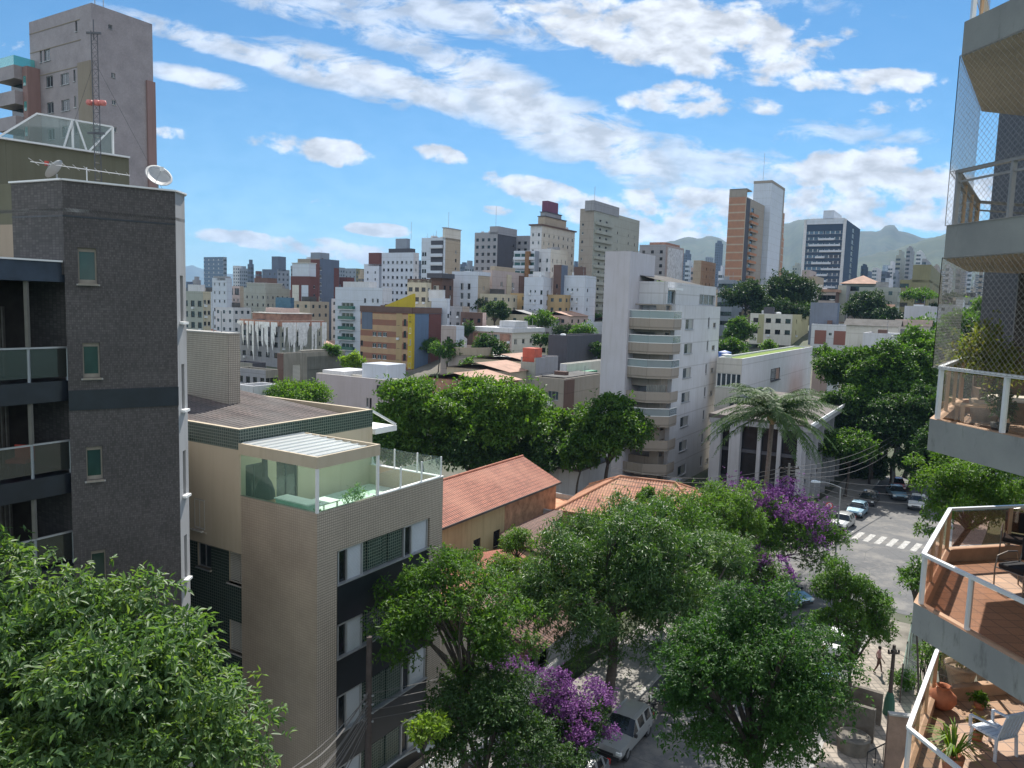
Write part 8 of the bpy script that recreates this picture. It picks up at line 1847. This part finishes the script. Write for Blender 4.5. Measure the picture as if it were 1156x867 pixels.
    tree('broadleaf_tree', 'green tree crown between the broad mango-like tree and the hipped clay roof', (c[0], c[1], .1), c, (5.4, 4.4, 3.3), 1.1, 32, 34000, .2, 'leaf_mid', .3, .42, .2, 36, extra=[(*T(762, 572, 52), 1.7), (*T(735, 585, 51), 1.4), (*T(785, 592, 50), 1.5), (*T(720, 600, 50), 1.4)])
    c = T(1104, 556, 40)
    tree('broadleaf_tree', 'bright green tree between the two middle balconies and the street', (c[0], c[1] + 1, 0), c, (3.6, 3.2, 2.4), .8, 30, 24000, .19, 'leaf_bright', .35, .38, .2, 23, extra=[(*T(1070, 520, 41), .8), (*T(1058, 580, 40), .8), (*T(1042, 600, 40), .5), (*T(1130, 520, 40), .9), (*T(1032, 520, 42), .5), (*T(1062, 505, 42), .6)], zlo=-.8)
    c = T(1036, 655, 30)
    tree('shrub', 'small leafy sapling peeping out beside the clay-floored balcony', (c[0], c[1], .1), c, (.8, .8, .8), .35, 8, 1300, .15, 'leaf_mid', .3, .45, .05, 24, cat='sapling')
    for i, (px, py, Y, s, lab) in enumerate(((1022, 770, 34, .9, 'low shrubs at the foot of the green netting screen'), (1052, 745, 26, 1.2, 'garden bush just under the lowest balcony rail'), (1048, 700, 30, .9, 'yellowish bush behind the green netting screen'), (1070, 735, 24, .9, 'leafy bush beside the lowest balcony corner'))):
        c = on_z(px, py, .7 if i == 0 else 2.2 + i); tree('shrub', lab, (c.x, c.y, 0), (c.x, c.y, c.z), (s, s, s * .8), .45, 10, 2500, .13, 'leaf_bright' if i % 2 else 'leaf_mid', .2, .45, .05, 60 + i, cat='shrub', trunk_h=c.z * .6)
leafy('leaf_mid2', [(.020, .065, .014), (.034, .095, .020), (.062, .130, .030)], .36)
near_trees()

def mid_trees():
    A = [
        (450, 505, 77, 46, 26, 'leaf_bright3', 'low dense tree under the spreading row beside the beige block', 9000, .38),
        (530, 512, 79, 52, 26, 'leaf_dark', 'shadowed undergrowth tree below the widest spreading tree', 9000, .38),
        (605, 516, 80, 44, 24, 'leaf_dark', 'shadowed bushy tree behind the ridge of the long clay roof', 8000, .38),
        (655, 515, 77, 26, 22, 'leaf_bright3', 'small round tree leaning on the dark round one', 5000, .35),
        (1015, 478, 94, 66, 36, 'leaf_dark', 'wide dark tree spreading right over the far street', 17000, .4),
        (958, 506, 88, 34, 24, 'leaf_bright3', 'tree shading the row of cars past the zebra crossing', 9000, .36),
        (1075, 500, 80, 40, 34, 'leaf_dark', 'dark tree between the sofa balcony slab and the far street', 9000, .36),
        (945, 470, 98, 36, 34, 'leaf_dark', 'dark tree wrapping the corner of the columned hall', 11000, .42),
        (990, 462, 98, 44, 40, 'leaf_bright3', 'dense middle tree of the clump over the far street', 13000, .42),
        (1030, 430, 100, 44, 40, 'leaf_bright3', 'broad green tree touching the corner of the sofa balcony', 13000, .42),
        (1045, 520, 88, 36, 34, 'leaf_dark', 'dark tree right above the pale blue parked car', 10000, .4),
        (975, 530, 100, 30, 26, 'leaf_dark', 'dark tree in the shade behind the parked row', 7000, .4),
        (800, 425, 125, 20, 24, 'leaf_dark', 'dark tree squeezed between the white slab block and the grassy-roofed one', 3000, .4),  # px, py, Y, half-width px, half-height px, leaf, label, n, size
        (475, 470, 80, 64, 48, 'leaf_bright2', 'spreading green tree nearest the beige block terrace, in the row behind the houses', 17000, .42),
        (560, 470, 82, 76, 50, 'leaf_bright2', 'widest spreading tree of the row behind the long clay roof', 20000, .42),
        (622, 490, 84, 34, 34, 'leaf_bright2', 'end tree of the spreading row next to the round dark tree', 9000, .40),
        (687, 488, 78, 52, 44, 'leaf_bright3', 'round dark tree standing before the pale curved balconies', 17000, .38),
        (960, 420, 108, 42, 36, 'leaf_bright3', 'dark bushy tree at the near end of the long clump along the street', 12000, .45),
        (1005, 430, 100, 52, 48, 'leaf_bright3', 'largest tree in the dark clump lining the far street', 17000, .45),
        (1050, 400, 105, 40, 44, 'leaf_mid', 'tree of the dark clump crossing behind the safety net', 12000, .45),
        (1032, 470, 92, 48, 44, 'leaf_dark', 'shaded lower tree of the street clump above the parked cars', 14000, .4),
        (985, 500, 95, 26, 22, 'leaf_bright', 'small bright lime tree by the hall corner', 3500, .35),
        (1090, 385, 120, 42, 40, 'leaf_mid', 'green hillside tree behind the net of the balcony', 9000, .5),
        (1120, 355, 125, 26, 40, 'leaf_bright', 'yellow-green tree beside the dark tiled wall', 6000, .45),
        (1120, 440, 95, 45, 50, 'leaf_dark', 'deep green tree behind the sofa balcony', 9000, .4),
        (842, 335, 222, 26, 20, 'leaf_dark2', 'dark round tree at the foot of the orange twin tower', 6500, .75),
        (893, 330, 226, 33, 25, 'leaf_dark2', 'largest dark dome tree below the orange twin tower', 8500, .75),
        (870, 350, 216, 24, 16, 'leaf_dark2', 'lower dark tree between the two dome trees', 5000, .7),
        (835, 375, 190, 20, 20, 'leaf_bright3', 'loose green tree left of the cream four-storey block', 4000, .6),
        (824, 392, 170, 18, 14, 'leaf_bright3', 'bushy tree just above the white building with the grassy roof', 3500, .55),
        (868, 393, 150, 10, 10, 'leaf_bright', 'tiny bright tree in front of the cream four-storey block', 1200, .4),
        (978, 348, 218, 26, 24, 'leaf_dark2', 'dark tree mass beside the hipped-roof villa', 6500, .7),
        (1000, 362, 205, 18, 14, 'leaf_dark2', 'dark low tree below the villa trees', 3500, .65),
        (1040, 334, 210, 22, 7, 'leaf_mid', 'flat-topped shrubs along the white blank-walled house', 2500, .55),
        (560, 352, 214, 18, 14, 'leaf_dark2', 'dark round tree beside the pale blue city block', 4500, .6),
        (553, 392, 172, 24, 13, 'leaf_dark', 'dark clump in front of the flat white-roofed block', 3500, .55),
        (528, 372, 190, 8, 12, 'leaf_dark', 'narrow dark tree behind the round terrace drum', 1200, .5),
        (677, 398, 150, 14, 12, 'leaf_dark', 'small dark tree by the charcoal cube building', 1500, .5),
        (335, 448, 98, 44, 15, 'leaf_bright', 'lime-green tree just over the brown corrugated roof', 7500, .35),
        (398, 408, 150, 15, 14, 'leaf_lime', 'small bright tree left of the brown-striped block', 2200, .45),
        (425, 480, 88, 22, 18, 'leaf_bright', 'bright tree peeking over the beige block eave', 4000, .35),
        (375, 396, 170, 12, 10, 'leaf_mid', 'little tree beside the mottled old building', 1200, .5),
        (610, 385, 165, 12, 9, 'leaf_dark', 'dark bush behind the red roof cube', 1000, .5),
        (730, 560, 60, 14, 10, 'leaf_mid', 'low bush beside the hipped clay roof', 900, .25),
        (930, 398, 150, 14, 8, 'leaf_mid', 'hedge-like bush below the red-panelled block', 1200, .45),
        (745, 322, 260, 10, 5, 'leaf_lime', 'roof-garden bush above the white slab building', 500, .6),
    ]
    r = random.Random(5)
    for i, (px, py, Y, hw, hh, leaf, lab, n, s) in enumerate(A):
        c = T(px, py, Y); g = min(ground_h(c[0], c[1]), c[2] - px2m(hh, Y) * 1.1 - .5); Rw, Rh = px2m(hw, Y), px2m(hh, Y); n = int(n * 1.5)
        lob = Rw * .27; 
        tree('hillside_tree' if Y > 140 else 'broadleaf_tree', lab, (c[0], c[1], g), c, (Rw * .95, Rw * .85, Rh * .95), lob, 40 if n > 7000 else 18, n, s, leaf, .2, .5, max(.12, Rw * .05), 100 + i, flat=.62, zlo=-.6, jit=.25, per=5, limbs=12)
    # cypress-like cone and garden shrubs by the long house
    c = on_z(553, 615, 0); root = empty('clipped_cypress', (c.x, c.y + 1, 0), 0, 'clipped dark cone-shaped bush beside the yellow house wall', 'bush'); rr = np.random.RandomState(8)
    n = 7000; t = rr.uniform(0, 6.28, n); z = rr.beta(1.2, 1.6, n) * 4.6 + .3; rad = 1.45 * (1 - (z / 5.1) ** 1.5) * (1 - np.abs(rr.normal(0, .09, n))); P = np.stack([rad * np.cos(t), rad * np.sin(t), z], 1); D = np.stack([np.cos(t), np.sin(t), np.full(n, .9)], 1); A_ = D + rand_dirs(rr, n) * .6; A_ /= np.linalg.norm(A_, axis=1)[:, None]; S = np.cross(A_, rand_dirs(rr, n)); S /= np.linalg.norm(S, axis=1)[:, None]
    me = leaf_mesh('foliage', P, A_, S, rr.uniform(.12, .24, n), rr.uniform(.05, .1, n), 'leaf_mid'); o = bpy.data.objects.new('foliage', me); col.objects.link(o); o.parent = root; q = MB(); q.tube([(0, 0, 0), (0, 0, 4.4)], [.15, .03], 7); q.build('trunk', 'bark', root)
    for i, (px, py, Y, rw, lab) in enumerate(((585, 615, 52, 1.5, 'light green garden shrub right of the cone bush'), (530, 640, 50, 1.6, 'garden bush between the cone bush and the beige block'), (568, 650, 46, 1.3, 'leafy garden shrub before the small red roof'), (498, 632, 48, 1.1, 'bush tucked against the beige block corner'), (605, 650, 46, 1.4, 'garden tree edge merging with the broad dark tree'))):
        c = T(px, py, Y); tree('garden_shrub', lab, (c[0], c[1], 0), c, (rw, rw, rw * .8), .55, 12, 3200, .17, 'leaf_bright' if i % 2 == 0 else 'leaf_mid', .25, .45, .07, 200 + i, cat='shrub')
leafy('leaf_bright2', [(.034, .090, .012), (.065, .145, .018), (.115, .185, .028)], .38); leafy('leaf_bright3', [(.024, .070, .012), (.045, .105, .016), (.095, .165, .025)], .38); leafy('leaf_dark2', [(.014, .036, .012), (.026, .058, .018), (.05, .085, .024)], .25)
mid_trees()

def palm():
    c = T(872, 470, 66); b = (c[0] - .3, c[1], 0); root = empty('palm_tree', b, 0, 'tall feathery palm with arching fronds before the columned hall', 'palm tree')
    r = np.random.RandomState(3); h = c[2]; q = MB(); q.tube([(0, 0, 0), (.15, 0, h * .5), (.3, 0, h - .4)], [.26, .2, .19], 12); q.build('trunk', 'bark_pale', root)
    q = MB()
    for i in range(26): t = r.uniform(0, 6.28); q.tube([(.3, 0, h - .9), (.3 + .35 * cos(t), .35 * sin(t), h - .2), (.3 + .5 * cos(t), .5 * sin(t), h + .2)], [.10, .07, .03], 5)
    q.build('leaf_base', 'rail_tan', root)
    Ps, As, Ss, Ls = [], [], [], []; rb = MB()
    for i in range(64):
        az = i * 2.399; el = r.uniform(-.1, 1.5); L_ = r.uniform(5.6, 7.2) * (.75 + .25 * cos(el)); d = np.array([cos(az), sin(az), 0]); side = np.array([-sin(az), cos(az), 0]); pts = []; p = np.array([.3, 0, h]); a = el
        n = 34; 
        for k in range(n + 1): pts.append(p.copy()); p = p + (d * cos(a) + np.array([0, 0, sin(a)])) * L_ / n; a -= (1.15 + .35 * el) / n
        rb.tube([tuple(v) for v in pts[::4]], [.035 - .003 * k for k in range(len(pts[::4]))], 4)
        for k in range(3, n):
            tg = pts[k + 1] - pts[k]; tg /= np.linalg.norm(tg); up = np.cross(side, tg); f = sin(pi * (k / n) ** .8) * .75 + .12
            for s in (-1, 1):
                for _ in range(2):
                    A_ = side * s * .85 + tg * .55 + up * r.uniform(-.15, .35) + np.array([0, 0, -.6]) + r.normal(0, .1, 3); A_ /= np.linalg.norm(A_); S_ = np.cross(A_, up); S_ /= np.linalg.norm(S_); Ps.append(pts[k] + tg * r.uniform(0, L_ / n)); As.append(A_); Ss.append(S_); Ls.append(f * r.uniform(.8, 1.15))
    Ls = np.array(Ls); me = leaf_mesh('crown', np.array(Ps), np.array(As), np.array(Ss), Ls, np.full(len(Ls), .055), 'leaf_palm', .1); o = bpy.data.objects.new('crown', me); col.objects.link(o); o.parent = root; rb.build('frond_rib', 'leaf_mid', root)
leafy('leaf_palm', [(.035, .075, .025), (.055, .105, .04), (.09, .14, .05)], .35, .55, .25)
palm()

def filler_trees():
    r = random.Random(12); protos = []
    for k in range(4):
        t = tree('valley_tree', 'one of the green trees dotted between the houses of the valley', (0, -400 - 20 * k, 0), (0, -400 - 20 * k, 6.0), (3.6, 3.4, 2.6), 1.05, 16, 2200, .6, ('leaf_dark2', 'leaf_mid', 'leaf_bright3', 'leaf_mid')[k], .2, .5, .2, 300 + k, group='trees between the valley houses'); protos.append(t)
    used = [0] * 4; n = 0
    for k in range(900):
        px = r.uniform(215, 1130); D = r.uniform(118, 520); g0 = at(px, 350, D); g = ground_h(g0.x, g0.y)
        v = Vector((g0.x, g0.y, g + 6 - CAM_Z)); yp = CY - F_PX * v.dot(_u) / v.dot(_f)
        if yp < 322: continue
        if 560 < px < 820 and D < 140: continue
        if 240 < px < 480 and D < 240: continue
        n += 1
        if n > 120: break
        i = n % 4; o = protos[i] if not used[i] else copy_tree(protos[i]); used[i] = 1
        o.location = (g0.x, g0.y, g - .3); s = r.uniform(.7, 1.25) * (1 if D < 300 else 1.3); o.scale = (s, s, s * r.uniform(.9, 1.15)); o.rotation_euler = (0, 0, r.uniform(0, 6))
filler_trees()

# ---------------------------------------------------------------- garden ground cover and haze
def ground_cover():
    r = np.random.RandomState(6); n = 26000; P = np.stack([r.uniform(-14, 14, n), r.uniform(36, 64, n), np.full(n, .0)], 1)
    nn = P[:, 0] * .853 - P[:, 1] * .521; P = P[(nn < -19.3)]; n = len(P); A_ = rand_dirs(r, n, .3); S = np.cross(A_, rand_dirs(r, n)); S /= np.linalg.norm(S, axis=1)[:, None]
    me = leaf_mesh('garden_plants', P, A_, S, r.uniform(.15, .45, n), r.uniform(.06, .14, n), 'leaf_mid'); o = bpy.data.objects.new('garden_plants', me); col.objects.link(o); tag(o, 'low garden plants and weeds round the tiled-roof houses', 'ground plants', kind='stuff')
ground_cover()
def haze():
    m = bpy.data.materials.new('haze_air'); m.use_nodes = True; nt = m.node_tree; nt.nodes.clear(); out = nt.nodes.new('ShaderNodeOutputMaterial'); v = nt.nodes.new('ShaderNodeVolumePrincipled')
    v.inputs['Color'].default_value = (.42, .66, 1.0, 1); v.inputs['Density'].default_value = HAZE_DENSITY; v.inputs['Anisotropy'].default_value = 0.0; nt.links.new(v.outputs[0], out.inputs['Volume'])
    try: m.cycles.homogeneous_volume = True
    except Exception: pass
    MATS['haze_air'] = m; b = MB(); b.box(-12000, -60, -140, 12000, 9600, 520); o = b.build('haze', 'haze_air'); o['kind'] = 'stuff'; o['label'] = 'pale blue air between the street and the far hills'; o['category'] = 'haze'
if HAZE_DENSITY > 0: haze()
